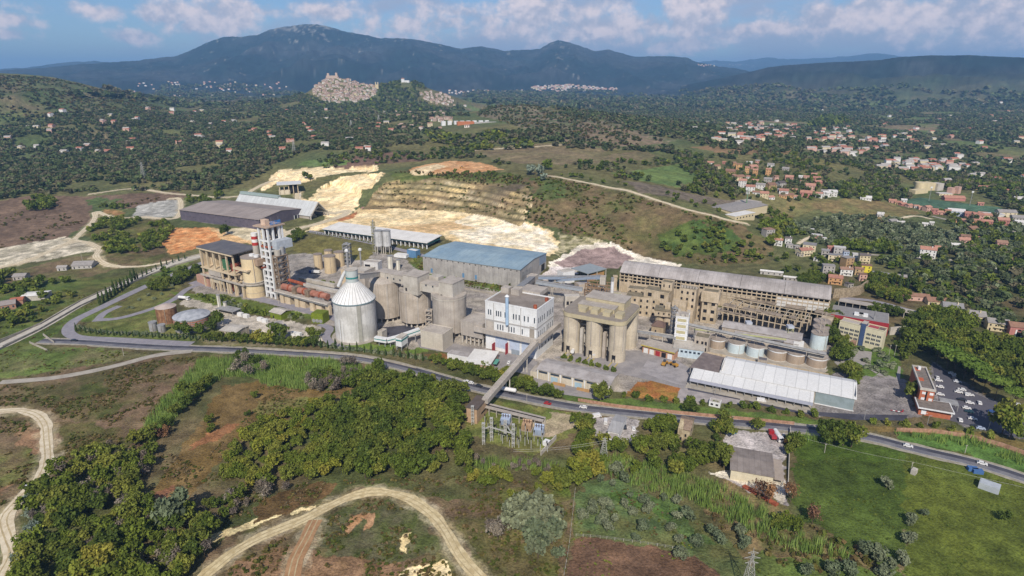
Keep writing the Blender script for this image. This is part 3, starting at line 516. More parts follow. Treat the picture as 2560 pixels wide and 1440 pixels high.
TRK = [
('road', 11.5, [(-200,930),(-60,885),(0,866),(100,818),(200,760),(300,714),(380,680),(440,657),(520,636)], mat('conc_road', 'bdb6a8', 'a69f91', scale=.3, amt=.8), 'straight pale concrete road climbing past the quarry fields', .15, .3),
('road', 6.0, [(0,956),(70,951),(140,944),(220,930),(300,912),(370,893),(420,884),(480,878)], CONC, 'narrow pale lane joining the main road from the left', .12, .3),
('road', 8, [(480,860),(400,856),(300,850),(210,846),(178,838),(170,822),(190,800),(240,775),(300,746),(360,718),(420,692),(480,668),(520,652)], ASPH, 'grey service road that loops back beside the cypress row', .12, .2),
('road', 6.0, [(240,804),(262,782),(300,765)], ASPH, 'short grey hairpin of the service road', .14, .2),
('road', 6.0, [(245,800),(290,797),(340,785),(400,765),(440,745),(470,722),(520,705)], ASPH, 'grey works road below the embankment', .12, .2),
('road', 9.0, [(480,705),(560,722),(640,745),(720,765),(800,785),(850,800)], ASPH, 'grey works street in front of the raw mill', .10, .3),
('road', 6.0, [(800,810),(825,822),(815,842),(835,862),(870,872)], ASPH, 'grey curved drive round the white domed silo', .12, .1),
('dirt_track', 6, [(-80,1030),(0,1029),(50,1026),(90,1036),(112,1060),(118,1100),(120,1150),(105,1190),(70,1230),(30,1270),(10,1300),(25,1350),(35,1380),(10,1430),(-10,1480)], DIRT, 'pale dirt track winding down the left edge', .12, 1.5),
('dirt_track', 5.6, [(470,1480),(520,1432),(600,1370),(680,1330),(760,1298),(830,1262),(890,1236),(950,1228),(1000,1240),(1050,1262),(1095,1300),(1125,1345),(1150,1390),(1180,1425),(1220,1465)], DIRT_Y, 'yellowish dirt track arching round the mound in front', .12, 1.4),
('dirt_track', 6, [(790,1300),(765,1350),(740,1400),(725,1470)], DIRT_B, 'brown earth track branching off the arched track', .14, .8),
('dirt_track', 6, [(-80,680),(0,668),(60,655),(120,630),(190,595),(235,550),(240,530),(290,545),(360,543),(440,545),(450,500),(420,497)], DIRT, 'white quarry track past the grey gravel heap', .14, .8),
('dirt_track', 6, [(165,598),(215,606),(248,622),(240,640),(262,660),(300,668)], DIRT, 'white track descending below the rock field', .14, .8),
('dirt_track', 4, [(300,668),(370,664),(440,650),(500,640)], DIRT, 'thin pale track beside the concrete road', .14, .6),
('dirt_track', 6, [(220,486),(330,472),(420,483),(520,492),(600,490),(640,470),(680,452)], DIRT, 'white track along the foot of the wooded slope', .2, .8),
('dirt_track', 9, [(745,478),(748,505),(780,525),(830,533),(868,527),(855,540),(800,558),(745,572),(700,590)], DIRT, 'wide pale haul road curving down from the quarry', .2, .8),
('dirt_track', 5, [(1367,440),(1440,452),(1540,472),(1640,500),(1720,525),(1800,545),(1870,560)], DIRT, 'thin pale track along the crest of the green hill', .3, .5),
('dirt_track', 5, [(1150,380),(1250,372),(1340,367),(1450,362)], DIRT, 'pale track along the edge of the plateau field', .35, .5),
('road', 6.0, [(70,418),(110,442),(160,466)], ASPH, 'grey lane among the trees far left', .35, .2),
('road', 7.0, [(770,578),(850,592),(920,606),(990,622),(1060,640)], ASPH, 'grey yard road in front of the long open shed', .2, .2),
('road', 6.0, [(2100,745),(2180,752),(2260,772),(2300,782)], ASPH, 'grey lane behind the red walled building', .12, .2),
('road', 6.0, [(2150,690),(2190,680),(2240,690),(2270,705)], ASPH, 'grey street beside the yellow house', .12, .2),
('road', 5.5, [(2130,632),(2220,640),(2300,646),(2380,650)], CONC, 'pale lane through the olive groves', .15, .3),
('road', 6.0, [(2440,840),(2500,855),(2560,870),(2650,890)], ASPH, 'grey village street in front of the brick chapel', .12, .2),
('road', 6.5, [(2330,540),(2380,552),(2450,560),(2560,585)], CONC, 'pale lane below the terracotta terraces', .15, .2),
('dirt_track', 4, [(2240,548),(2290,540),(2330,548)], DIRT, 'thin dirt path in the brown field', .15, .5),
('dirt_track', 4, [(1995,610),(2020,595),(2040,588)], DIRT, 'sandy path behind the cottages', .15, .5),
]
for q in TRK: track(q[0], q[1], q[2], q[3], q[4], q[5], q[6])
build_ground()
def yard(name, pts, m, lab, z=0.06, world=False):
 poly = [tuple(P(x, y, 0)[:2]) for x, y in pts] if not world else pts
 n = len(poly); me = bpy.data.meshes.new(name)
 import mathutils
 tri = mathutils.geometry.tessellate_polygon([[Vector((x, y, 0)) for x, y in poly]])
 me.from_pydata([(x, y, z) for x, y in poly], [], [tuple(t) for t in tri]); me.materials.append(m); me.update()
 if me.polygons and me.polygons[0].normal.z < 0: me.flip_normals()
 o = bpy.data.objects.new(name, me); o['kind'] = 'structure'; o['label'] = lab; COL.objects.link(o); return o
yard('yard', [(1385,893),(1480,876),(1600,876),(1690,900),(1742,930),(1720,975),(1690,968),(1620,950),(1550,934)], mat('yard_asphalt', '85807e', '98928e', scale=0.12, amt=1.0), 'grey loading yard between the silo block and the white sheds')
yard('yard', [(1620,898),(1690,902),(1738,928),(1722,968),(1690,960),(1600,930)], mat('yard_dust', 'a29c9a', '8b8684', scale=0.15, amt=1.0), 'dusty pale patch of the loading yard', .085)
yard('yard', [(1715,958),(1850,984),(1850,1000),(1720,975)], ASPH_D, 'fresh black asphalt strip in front of the low white shed', .09)
yard('yard', [(1868,992),(2030,1024),(2045,1030),(2150,1036),(2270,1038),(2262,1052),(2130,1050),(1990,1032),(1875,1008)], ASPH_D, 'long black asphalt strip under the white sheds', .09)
yard('yard', [(1700,972),(1850,985),(1868,1012),(1690,1002)], mat('yard_concrete', 'a69d98', '8f8884', scale=0.2, amt=1.0), 'pale concrete apron beside the small white hut', .075)
yard('yard', [(1310,955),(1360,935),(1525,990),(1500,1000),(1400,985)], mat('yard_asphalt', ''), 'grey forecourt of the long grey warehouse', .07)
yard('yard', [(1180,912),(1262,880),(1345,905),(1330,940),(1270,925),(1215,925)], mat('yard_asphalt', ''), 'small grey parking court beside the white roofed workshop', .07)
yard('yard', [(1040,850),(1120,855),(1220,880),(1330,905),(1250,905),(1110,880),(1050,870)], mat('yard_asphalt', ''), 'grey street below the concrete silos', .08)
yard('yard', [(945,820),(1030,812),(1050,830),(1000,850),(950,848)], ASPH_D, 'dark court between the domed silo and the concrete silos', .1)
yard('yard', [(2330,905),(2365,930),(2440,985),(2560,1035),(2700,1090),(2700,1140),(2560,1098),(2440,1068),(2360,1048),(2345,990)], mat('parking_asphalt', '55535a', '625f64', scale=0.2), 'dark asphalt car park beside the brick gatehouse', .07)
yard('path', [(2095,900),(2115,880),(2150,876),(2180,880),(2176,912),(2200,930),(2190,934),(2165,918),(2140,905)], mat('path_stone', '9b958e', '87817a', scale=0.5), 'grey garden path in the office park', .09)
yard('path', [(2200,930),(2240,945),(2246,915),(2252,918),(2250,952),(2190,938)], mat('path_stone', ''), 'grey path edging the park lawn', .1)
yard('path', [(2085,905),(2120,888),(2128,898),(2095,915)], mat('path_stone', ''), 'small grey square at the park edge', .1)
# mesh builder
class MB:
 def __init__(s): s.v = []; s.f = []; s.mi = []; s.mats = []
 def _m(s, m):
  if m not in s.mats: s.mats.append(m)
  return s.mats.index(m)
 def add(s, vs, fs, m):
  o = len(s.v); s.v += [tuple(float(c) for c in q) for q in vs]; k = s._m(m)
  for f in fs: s.f.append(tuple(o+i for i in f)); s.mi.append(k)
  return s
 def hexa(s, b, t, m):
  """box from 4 bottom and 4 top points (counter-clockwise from above)"""
  return s.add(list(b)+list(t), [(3,2,1,0),(4,5,6,7),(0,1,5,4),(1,2,6,5),(2,3,7,6),(3,0,4,7)], m)
 def box(s, fr, u0, u1, v0, v1, z0, z1, m):
  return s.hexa([fr.p(u0,v0,z0),fr.p(u1,v0,z0),fr.p(u1,v1,z0),fr.p(u0,v1,z0)], [fr.p(u0,v0,z1),fr.p(u1,v0,z1),fr.p(u1,v1,z1),fr.p(u0,v1,z1)], m)
 def prism(s, poly, z0, z1, m):
  n = len(poly); vs = [(x, y, z0) for x, y in poly]+[(x, y, z1) for x, y in poly]
  return s.add(vs, [tuple(range(n))[::-1], tuple(range(n, 2*n))]+[(i, (i+1) % n, n+(i+1) % n, n+i) for i in range(n)], m)
 def cyl(s, x, y, r, z0, z1, m, n=28, r1=None, cap=True, a0=0.0):
  r1 = r if r1 is None else r1
  vs = [(x+r*math.cos(2*math.pi*i/n+a0), y+r*math.sin(2*math.pi*i/n+a0), z0) for i in range(n)]+[(x+r1*math.cos(2*math.pi*i/n+a0), y+r1*math.sin(2*math.pi*i/n+a0), z1) for i in range(n)]
  fs = [(i, (i+1) % n, n+(i+1) % n, n+i) for i in range(n)]
  if cap: fs += [tuple(range(n))[::-1], tuple(range(n, 2*n))]
  return s.add(vs, fs, m)
 def beam(s, a, b, w, h, m, up=(0, 0, 1)):
  a = Vector(a); b = Vector(b); d = (b-a).normalized(); sd_ = d.cross(Vector(up))
  if sd_.length < 1e-4: sd_ = d.cross(Vector((0, 1, 0)))
  sd_.normalize(); u = sd_.cross(d).normalized(); sd_ *= w/2; u *= h/2
  return s.hexa([a-sd_-u, a+sd_-u, b+sd_-u, b-sd_-u], [a-sd_+u, a+sd_+u, b+sd_+u, b-sd_+u], m)
 def rod(s, a, b, r, m, n=8):
  a = Vector(a); b = Vector(b); d = (b-a).normalized(); x = d.cross(Vector((0, 0, 1)))
  if x.length < 1e-3: x = d.cross(Vector((0, 1, 0)))
  x.normalize(); y = d.cross(x)
  ring = [x*math.cos(2*math.pi*i/n)*r+y*math.sin(2*math.pi*i/n)*r for i in range(n)]
  vs = [a+q for q in ring]+[b+q for q in ring]
  return s.add(vs, [(i, n+i, n+(i+1) % n, (i+1) % n) for i in range(n)]+[tuple(range(n)), tuple(range(n, 2*n))[::-1]], m)
 def build(s, name, parent=None):
  me = bpy.data.meshes.new(name)
  l = parent.matrix_world.translation if False else (Vector(parent['_w']) if parent is not None else Vector((0, 0, 0)))
  me.from_pydata([(x-l[0], y-l[1], z-l[2]) for x, y, z in s.v], [], s.f)
  for m in s.mats: me.materials.append(m)
  me.polygons.foreach_set('material_index', s.mi); me.update()
  o = bpy.data.objects.new(name, me); COL.objects.link(o)
  if parent is not None: o.parent = parent; o['_w'] = list(l)
  return o
class Fr:
 """local frame: u along the front edge A-B, v away to the left of A-B, z up from z0"""
 def __init__(s, A, B, z0=0.0):
  s.A = np.array(A[:2], float); d = np.array(B[:2], float)-s.A; s.L = float(np.linalg.norm(d)); s.ux = d/s.L; s.uy = np.array([-s.ux[1], s.ux[0]]); s.z0 = z0
 def p(s, u, v, z):
  q = s.A+s.ux*u+s.uy*v; return (q[0], q[1], s.z0+z)
 def dep(s, C): return float(np.dot(np.array(C[:2])-s.A, s.uy))
 def ulen(s, C): return float(np.dot(np.array(C[:2])-s.A, s.ux))
def rfr(a, b, z, z0): return Fr(P(*a, z), P(*b, z), z0)      # frame from two roof-level picture points
def Hh(b, t, z0=0.0):
 """height of the vertical edge whose foot is picture point b and whose top is at picture row t"""
 q = P(b[0], b[1], z0); d = px_dir(b[0], t) if not isinstance(t, tuple) else px_dir(*t); k = q[1]/d[1]; return CH+d[2]*k-z0
def thing(name, label, cat, loc, group=None):
 o = bpy.data.objects.new(name, None); COL.objects.link(o); o.location = loc; o['_w'] = [float(c) for c in loc]
 o.empty_display_size = 0.5; o['label'] = label; o['category'] = cat
 if group: o['group'] = group
 return o
def tag(o, label, cat, group=None):
 o['label'] = label; o['category'] = cat
 if group: o['group'] = group
 return o
def ins(fr, par, name, u0, u1, z0, z1, m, side='f', D=0, d=0.12, t=0.14, lab=None):
 """a window / door / panel set 3 cm proud of a wall: side f front, r right end, l left end, b back"""
 b = MB()
 if side == 'f': b.box(fr, u0, u1, -d+0.02, t-0.04, z0, z1, m)
 elif side == 'r': b.box(fr, fr.W-t+0.04, fr.W+d-0.02, u0, u1, z0, z1, m)
 elif side == 'l': b.box(fr, -d+0.02, t-0.04, u0, u1, z0, z1, m)
 o = b.build(name, par)
 if lab: o['label'] = lab
 return o
def gable_roof(mb, fr, u0, u1, v0, v1, ze, zr, m, th=0.35, oh=0.5):
 vm = (v0+v1)/2; s = (zr-ze)/(vm-v0); e = ze-s*oh
 for a, b, za, zb in ((v0-oh, vm, e, zr), (vm, v1+oh, zr, e)):
  mb.hexa([fr.p(u0-oh,a,za),fr.p(u1+oh,a,za),fr.p(u1+oh,b,zb),fr.p(u0-oh,b,zb)], [fr.p(u0-oh,a,za+th),fr.p(u1+oh,a,za+th),fr.p(u1+oh,b,zb+th),fr.p(u0-oh,b,zb+th)], m)
def gable_walls(mb, fr, u0, u1, v0, v1, z0, ze, zr, m):
 vm = (v0+v1)/2
 pts = [(v0, z0), (v1, z0), (v1, ze), (vm, zr), (v0, ze)]
 vs = [fr.p(u0, v, z) for v, z in pts]+[fr.p(u1, v, z) for v, z in pts]
 mb.add(vs, [(0,4,3,2,1), (5,6,7,8,9), (0,1,6,5), (1,2,7,6), (4,0,5,9), (2,3,8,7), (3,4,9,8)], m)
BEIGE = mat('concrete_beige', 'd0bd9f', 'b7a588', scale=0.12, amt=0.7, streak=0.35)
GREYC = mat('concrete_grey', 'b3aa9e', '9a9187', scale=0.1, amt=0.8, streak=0.38)
GREYB = mat('concrete_brownish', 'b9ad9e', 'a09484', scale=0.1, amt=0.8, streak=0.42)
PALE = mat('concrete_pale', 'bdb6aa', 'a29a8d', scale=0.12, amt=0.8, streak=0.3)
WHITE = mat('white_painted', 'dcdcda', 'bfbdb8', scale=0.15, amt=0.5, streak=0.18)
WHITER = mat('white_roof_sheet', 'd9d6cf', 'c2beb6', scale=0.1, amt=0.6)
METAL = mat('grey_metal', '9b9a98', '7a7977', scale=0.3, amt=0.7, rough=0.55, streak=0.3)
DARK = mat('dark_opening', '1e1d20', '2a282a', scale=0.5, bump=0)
GLASS = mat('window_glass', '3a4450', '262d36', rough=0.2, scale=0.4, bump=0, spec=0.5)
RUST = mat('rust', 'a4593c', '7e402b', scale=0.4, amt=0.9, streak=0.5)
BROWNST = mat('brown_steel', '8d7a66', '6a5949', scale=0.5, amt=0.8)
ROOFD = mat('roof_felt_dark', '5c5b5f', '6d6a6a', scale=0.12, amt=0.9, streak=0)
TEAL = mat('teal_paint', '3f837e', rough=0.6)
OLDW = mat('old_works_wall', 'c2b198', 'a39378', scale=0.16, amt=0.9, streak=0.5)
OLDR = mat('old_works_roof', '857a66', '6b6450', scale=0.2, amt=1.0)
ETERN = mat('fibre_cement', 'a8a29e', '8d8681', scale=0.2, amt=0.9, streak=0.0, bump=0.4)
BLUEP = mat('blue_paint', '5f86a8', '4c6f90', rough=0.6)
REDP = mat('red_paint', '9c2f35', '842a30', rough=0.7)
YELP = mat('yellow_paint', 'c2a437', rough=0.7)
# dark long warehouse and the A-frame store behind it
def long_warehouse():
 z0 = 7.0; H = Hh((448.8, 551.3), 525.2, z0)
 f = rfr((448.8, 525.2), (646.7, 550.2), z0+H, z0); D = f.dep(P(761, 523, z0+H))
 t = thing('warehouse', 'long dark grey warehouse with a broad pale brown low roof', 'warehouse', f.p(0, 0, 0)); W = f.L; f.W = W
 dk = mat('dark_cladding', '57505a', '6a636b', scale=0.2, amt=0.6, streak=0.3); b = MB(); gable_walls(b, f, 0, W, 0, D, 1.2, H, H+4.5, dk); b.build('wall', t)
 b = MB(); b.box(f, -0.15, W+0.15, -0.15, D+0.15, -3, 1.2, PALE); b.build('plinth', t)
 b = MB(); gable_roof(b, f, 0, W, 0, D, H+0.1, H+4.6, mat('brown_roof', '9c9189', '8a7f78', scale=0.08, amt=0.8, ribs=(math.atan2(f.ux[1], f.ux[0]), 5.5))); b.build('roof', t)
 n = 22
 for i in range(n):
  u = (i+0.5)*W/n; ins(f, t, 'vent_slot', u-2.2, u+2.2, H-1.1, H-0.5, DARK)
 for i in range(26):
  u = random.uniform(8, W-6); z = random.uniform(2.5, H-2.5); ins(f, t, 'cladding_gap', u, u+random.uniform(0.8, 3.5), z, z+0.3, DARK)
 ins(f, t, 'door', D*0.80, D*0.86, 1.2, 7.5, DARK, 'r'); [MB().box(f, W-0.06, W+0.2, D*k, D*(k+.015), 1.2, 7.8, WHITE).build('door_jamb', t) for k in (.86, .785)]
long_warehouse()
def aframe_store():
 z0 = 9.0; apex = (794.6, 505.4)
 L, R = P(776, 551, z0), P(820, 540, z0); base = (L+R)/2
 q = base; d = px_dir(*apex); k = q[1]/d[1]; zr = CH+d[2]*k-z0
 rl = P(600.8, 482.5, z0+zr); A = np.array([rl[0], rl[1]]); Bm = np.array([d[0]*k, d[1]*k])
 f = Fr(A, Bm, z0); W = f.L; hw = float(np.linalg.norm(R[:2]-L[:2]))/2
 t = thing('storage_shed', 'pale steel roofed A-frame storage shed with an open dark end', 'shed', f.p(W, 0, 0))
 sh = mat('aframe_sheet', 'bdbfbd', 'a9aaa8', scale=0.1, amt=0.6, ribs=(math.atan2(f.ux[1], f.ux[0]), 6)); ze = 5.0
 b = MB()
 for s in (-1, 1):
  b.hexa([f.p(0,s*hw,ze),f.p(W,s*hw,ze),f.p(W,0,zr),f.p(0,0,zr)] if s < 0 else [f.p(0,0,zr),f.p(W,0,zr),f.p(W,s*hw,ze),f.p(0,s*hw,ze)],
   [f.p(0,s*hw,ze+.4),f.p(W,s*hw,ze+.4),f.p(W,0,zr+.4),f.p(0,0,zr+.4)] if s < 0 else [f.p(0,0,zr+.4),f.p(W,0,zr+.4),f.p(W,s*hw,ze+.4),f.p(0,s*hw,ze+.4)], sh)
 b.build('roof', t)
 b = MB(); b.box(f, 2, W*0.52, -2.4, 2.4, zr-0.6, zr+2.6, mat('ridge_box', '97a5a0', '84908c')); b.build('ridge_monitor', t)
 b = MB(); b.box(f, 4, W-3, -hw+1, -hw+1.4, 0, ze, GREYC); b.box(f, 4, W-3, hw-1.4, hw-1, 0, ze, GREYC); b.box(f, 4, 4.6, -hw+2, hw-2, 0, ze+3, GREYC); b.build('side_wall', t)
 for s in (-1, 1):
  b = MB(); b.beam(f.p(W+.4, s*hw, -2), f.p(W+.4, s*hw, ze), 1.2, 1.2, PALE); b.beam(f.p(W+.4, s*hw, ze), f.p(W+.4, 0, zr-.4), 1.3, 1.3, PALE); b.beam(f.p(W+.4, s*hw, ze+2), f.p(W+.4, 0, zr-6), 0.4, 0.4, METAL); b.build('end_rafter', t)
 b = MB(); b.prism([f.p(W-24+12*math.cos(a)*1.6, hw*0.45*math.sin(a), 0)[:2] for a in np.linspace(0, 6.28, 13)[:-1]], z0-1, z0+1.5, DIRT); b.cyl(*f.p(W-22, 3, 0)[:2], 11, z0, z0+9, DIRT, 16, r1=0.6); b.build('stored_heap', t)
aframe_store()
def open_shed_big():
 z0 = 8.0; H = Hh((816.7, 586), 571.7, z0)
 f = rfr((811.5, 571.7), (1066.7, 606), z0+H, z0); W = f.L; D = f.dep(P(1100, 592.5, z0+H))
 t = thing('open_shed', 'very long white roofed open shed with many dark bays below the quarry', 'shed', f.p(0, 0, 0))
 b = MB(); b.hexa([f.p(-2,-2.2,H-.4),f.p(W+2,-2.2,H-.4),f.p(W+2,D+1,H+1.6),f.p(-2,D+1,H+1.6)],[f.p(-2,-2.2,H+.2),f.p(W+2,-2.2,H+.2),f.p(W+2,D+1,H+2.2),f.p(-2,D+1,H+2.2)], WHITER); b.build('roof', t)
 b = MB(); b.box(f, -1, W+1, -1.0, -0.4, H-2.0, H-0.45, mat('teal_fascia', '1f4a55')); b.build('fascia', t)
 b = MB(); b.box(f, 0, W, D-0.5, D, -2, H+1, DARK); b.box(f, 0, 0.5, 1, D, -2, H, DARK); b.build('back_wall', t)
 n = 25
 for i in range(n+1):
  u = i*W/n; b = MB(); b.box(f, u-0.45, u+0.45, -0.3, 0.7, -2, H-0.5, WHITE); b.build('column', t)
 for i in range(n-1):
  b = MB(); u = (i+1)*W/n; b.box(f, u-0.2, u+0.2, 1.2, D-1, -1, H-2.5, PALE); b.build('bay_wall', t)
 b = MB(); b.box(f, W-.6, W+.2, 0, D, H-3.0, H-1.2, TEAL); b.build('end_fascia', t)
open_shed_big()
def blue_warehouse():
 z0 = 3.5; H = Hh((1058, 676), 640.6, z0)
 f = rfr((1057.3, 640.6), (1300, 675), z0+H, z0); W = f.L; f.W = W; D = f.dep(P(1365.6, 633.3, z0+H))
 t = thing('warehouse', 'big grey warehouse with a blue grey low pitched roof above a green bank', 'warehouse', f.p(0, 0, 0))
 wm = mat('grey_panels', 'aaa6a0', '8f8b86', scale=0.1, amt=0.8, streak=0.5); b = MB(); gable_walls(b, f, 0, W, 0, D, -3, H, H+2.4, wm); b.build('wall', t)
 br = mat('blue_roof', '7890a0', '93a6ae', scale=0.045, amt=0.9, ribs=(math.atan2(f.ux[1], f.ux[0]), 6.5)); b = MB(); gable_roof(b, f, 0, W, 0, D, H+.1, H+2.5, br, oh=0.6); b.build('roof', t)
 for i in range(17):
  u = (i+.5)*W/17; ins(f, t, 'vent', u-.5, u+.5, H-1.8, H-.8, DARK)
 for i in range(18):
  u = i*W/17; b = MB(); b.box(f, u-.15, u+.15, -.18, .1, -2, H-.05, wm); b.build('pilaster', t)
 for u in (W*.08, W*.42, W*.55): ins(f, t, 'door', u, u+2.2, -1.0, 3.2, BLUEP)
 ins(f, t, 'grey_panel', D*.05, D*.42, 1, H*.75, METAL, 'r'); ins(f, t, 'blue_panel', D*.72, D*.98, H*.45, H+.4, mat('panel_blue', '7d8b9c'), 'r'); ins(f, t, 'opening', D*.8, D*.93, -1, H*.4, DARK, 'r')
blue_warehouse()
# preheater tower group
TW = Fr(P(690, 748), P(727, 735), 0)
TW.D = TW.dep(P(667.5, 741)); TW.H = Hh((690, 748), (675, 568))
def preheater_tower():
 f = TW; W = f.L; D = f.D; H = f.H
 t = thing('preheater_tower', 'tall white concrete frame tower with a blue rooftop sign', 'tower', f.p(W/2, D/2, 0))
 lev = [0, .075, .16, .235, .30, .395, .485, .575, .665, .72, .80, .985]
 w = 1.5
 us = [0, W*.33, W*.72, W-w]; vs = [0, D*.5-w/2, D-w]
 for (u, v) in [(u, v) for u in us for v in (0, D-w)]+[(u, v) for u in (0, W-w) for v in vs[1:2]]:
  b = MB(); b.box(f, u, u+w, v, v+w, -1, H*.985, WHITE); b.build('column', t)
 for k in lev[1:-1]:
  z = H*k; b = MB()
  for v in (0.15, D-w+.15): b.box(f, .2, W-.2, v, v+w-.3, z-.7, z+.7, WHITE if abs(k-.72) > .01 else RUST)
  for u in (0.15, W-w+.15): b.box(f, u, u+w-.3, w+.01, D-w-.01, z-.7, z+.7, WHITE if abs(k-.72) > .01 else RUST)
  b.build('floor_beam', t)
  b = MB(); b.box(f, w+.01, W-w-.01, w+.01, D-w-.01, z-.25, z+.25, GREYB); b.build('floor_slab', t)
 b = MB(); b.box(f, -1.4, W+1.6, -1.4, D+3.5, H*.985, H, mat('tower_roof', 'b39c87', '94806e')); b.build('roof_slab', t)
 b = MB(); b.box(f, 3.2, 7.2, D*.45, D*.9, H, H+4.6, mat('hut', 'cbb39c', 'b08f7c')); b.build('roof_hut', t)
 rnd = random.Random(4); eq = [mat('cyclone_red', '7b4440', '5c3532'), mat('cyclone_grey', '8f8b87', '5f5c5a'), mat('cyclone_brown', '6f5a4c', '4d4038')]
 for i, k in enumerate(lev[1:-1]):
  z = H*k; hh = H*(lev[i+2]-k)*.9
  for j in range(3):
   u = W*(.22+.28*j); v = D*rnd.uniform(.3, .7); r = W*rnd.uniform(.09, .15); b = MB(); b.cyl(*f.p(u, v, 0)[:2], r, z+hh*.4, z+hh, eq[(i+j) % 3], 12); b.cyl(*f.p(u, v, 0)[:2], r*.35, z+.25, z+hh*.4, eq[(i+j) % 3], 12, r1=r); b.build('cyclone', t)
 bl = mat('blue_letters', '2f7fc4', '2a6fb0', rough=0.5); s = MB()
 s.box(f, W*.24, W*.98, 0.35, 0.5, H+.6, H+.8, METAL)
 for u in np.linspace(W*.26, W*.96, 6): s.box(f, u-.08, u+.08, .36, .49, H, H+.6, METAL)
 sg = s.build('roof_sign', t)
 segs = {'a': [(0,0,.2,1),(.8,0,1,1),(.2,.8,.8,1),(.2,.4,.8,.58)], 'b': [(0,0,.2,1),(.2,0,1,.2),(.2,.8,1,1),(.2,.4,.8,.58)], 'c': [(0,0,.2,1),(.2,0,1,.2)], 'd': [(.4,0,.6,1),(0,.8,.4,1),(.6,.8,1,1)], 'e': [(0,0,.2,1),(.8,0,1,1),(.4,.3,.6,.9),(.2,.8,.4,1),(.6,.8,.8,1)], 'f': [(.38,0,.62,1)]}
 cw = W*.72/14.5; x = W*.25
 for k, ch in enumerate('bacaf dbcabeda'):
  if ch == ' ': x += cw*.5; continue
  b = MB()
  for (a0, b0, a1, b1) in segs[ch]: b.box(f, x+a0*cw*.86, x+a1*cw*.86, .2, .34, H+.8+b0*3.0, H+.8+b1*3.0, bl)
  b.build('sign_letter', sg); x += cw
 for u, v in ((W*.5, D*.3), (W*.9, D*.2), (W*.3, D*.95)): b = MB(); b.cyl(*f.p(u, v, 0)[:2], .09, H, H+6, METAL, 6); b.build('mast', t)
 return t
preheater_tower()
def red_white_stack():
 b = P(655, 731); x, y = b[0], b[1]; t = thing('chimney', 'red and white banded chimney half hidden behind the white tower', 'chimney', (x, y, 0)); r = 2.6; H = TW.H-9
 rd = mat('stack_red', 'b03a34'); wh = mat('stack_white', 'e2ded8'); b = MB(); b.cyl(x, y, r, 0, H*.80, PALE, 20); b.build('shaft', t)
 for i, m in enumerate((rd, wh, rd, wh)): q = MB(); q.cyl(x, y, r+.05, H*(.80+.05*i), H*(.85+.05*i), m, 20); q.build('painted_band', t)
red_white_stack()
def steel_tower():
 f = Fr(P(706, 753), P(731, 745), 0); W = f.L; D = 6.0; H = Hh((706, 753), 642)
 t = thing('steel_tower', 'brown steel lattice tower with ducts beside the white tower', 'tower', f.p(W/2, D/2, 0))
 for u in (0, W):
  for v in (0, D): b = MB(); b.beam(f.p(u, v, 0), f.p(u, v, H), .8, .8, BROWNST, up=(0, 1, 0)); b.build('leg', t)
 n = 7
 for i in range(1, n+1):
  z = H*i/n; b = MB(); b.box(f, -.5, W+.5, -.5, D+.5, z-.25, z+.15, BROWNST); b.build('platform', t)
  z1 = H*(i-1)/n; b = MB()
  for v in (0, D): b.beam(f.p(0, v, z1), f.p(W, v, z), .35, .35, BROWNST); b.beam(f.p(W, v, z1), f.p(0, v, z), .35, .35, BROWNST)
  for u in (0, W): b.beam(f.p(u, 0, z1), f.p(u, D, z), .35, .35, BROWNST); b.beam(f.p(u, D, z1), f.p(u, 0, z), .35, .35, BROWNST)
  b.build('bracing', t)
 b = MB(); b.cyl(*f.p(W*.45, D*.5, 0)[:2], 2.3, H*.12, H*1.0, METAL, 14); b.cyl(*f.p(W*.75, D*.5, 0)[:2], 2.1, H, H*1.17, METAL, 14, r1=2.1); b.cyl(*f.p(W*.3, D*.5, 0)[:2], 2.6, H*1.0, H*1.12, PALE, 14); b.build('duct', t)
 b = MB(); b.box(f, W*.3, W+8, D*.4, D+5, H*1.12, H*1.30, mat('pale_housing', 'aeb4b9', '8f959a')); b.beam(f.p(W*.3, D*.6, H*1.0), f.p(W*.3, D*.6, H*1.12), 1, 1, METAL); b.build('fan_housing', t)
steel_tower()
def blend_silo():
 c = P(641, 738); R = 24.3*(c[1]*math.cos(PITCH)+CH*math.sin(PITCH))/F; x, y = c[0], c[1]; H = Hh((641, 739), 643)
 t = thing('silo', 'big cream concrete silo standing in front of the white tower', 'silo', (x, y, 0), 'silos of the works')
 cm = mat('cream_concrete', 'd6c29c', 'c4ae88', scale=0.07, amt=0.7, streak=0.15)
 b = MB(); b.cyl(x, y, R, -.5, H, cm, 40); b.build('shell', t)
 b = MB(); b.cyl(x, y, R+.25, H, H+.7, mat('silo_cap', '9a8f84', '877c72'), 40); b.build('roof', t)
 b = MB(); b.cyl(x, y, R+1.3, H*.33, H*.365, GREYC, 40); b.cyl(x, y, R+.9, H*.39, H*.405, PALE, 40); b.build('walkway_ring', t)
 b = MB(); b.cyl(x, y, R+.1, H*.12, H*.13, GREYB, 40); b.build('band', t)
 a = math.radians(-62); b = MB(); b.rod((x+(R+.3)*math.cos(a), y+(R+.3)*math.sin(a), H*.4), (x+(R+.3)*math.cos(a), y+(R+.3)*math.sin(a), H), .3, GREYB); b.build('ladder', t)
 return x, y, R, H
SILO0 = blend_silo()
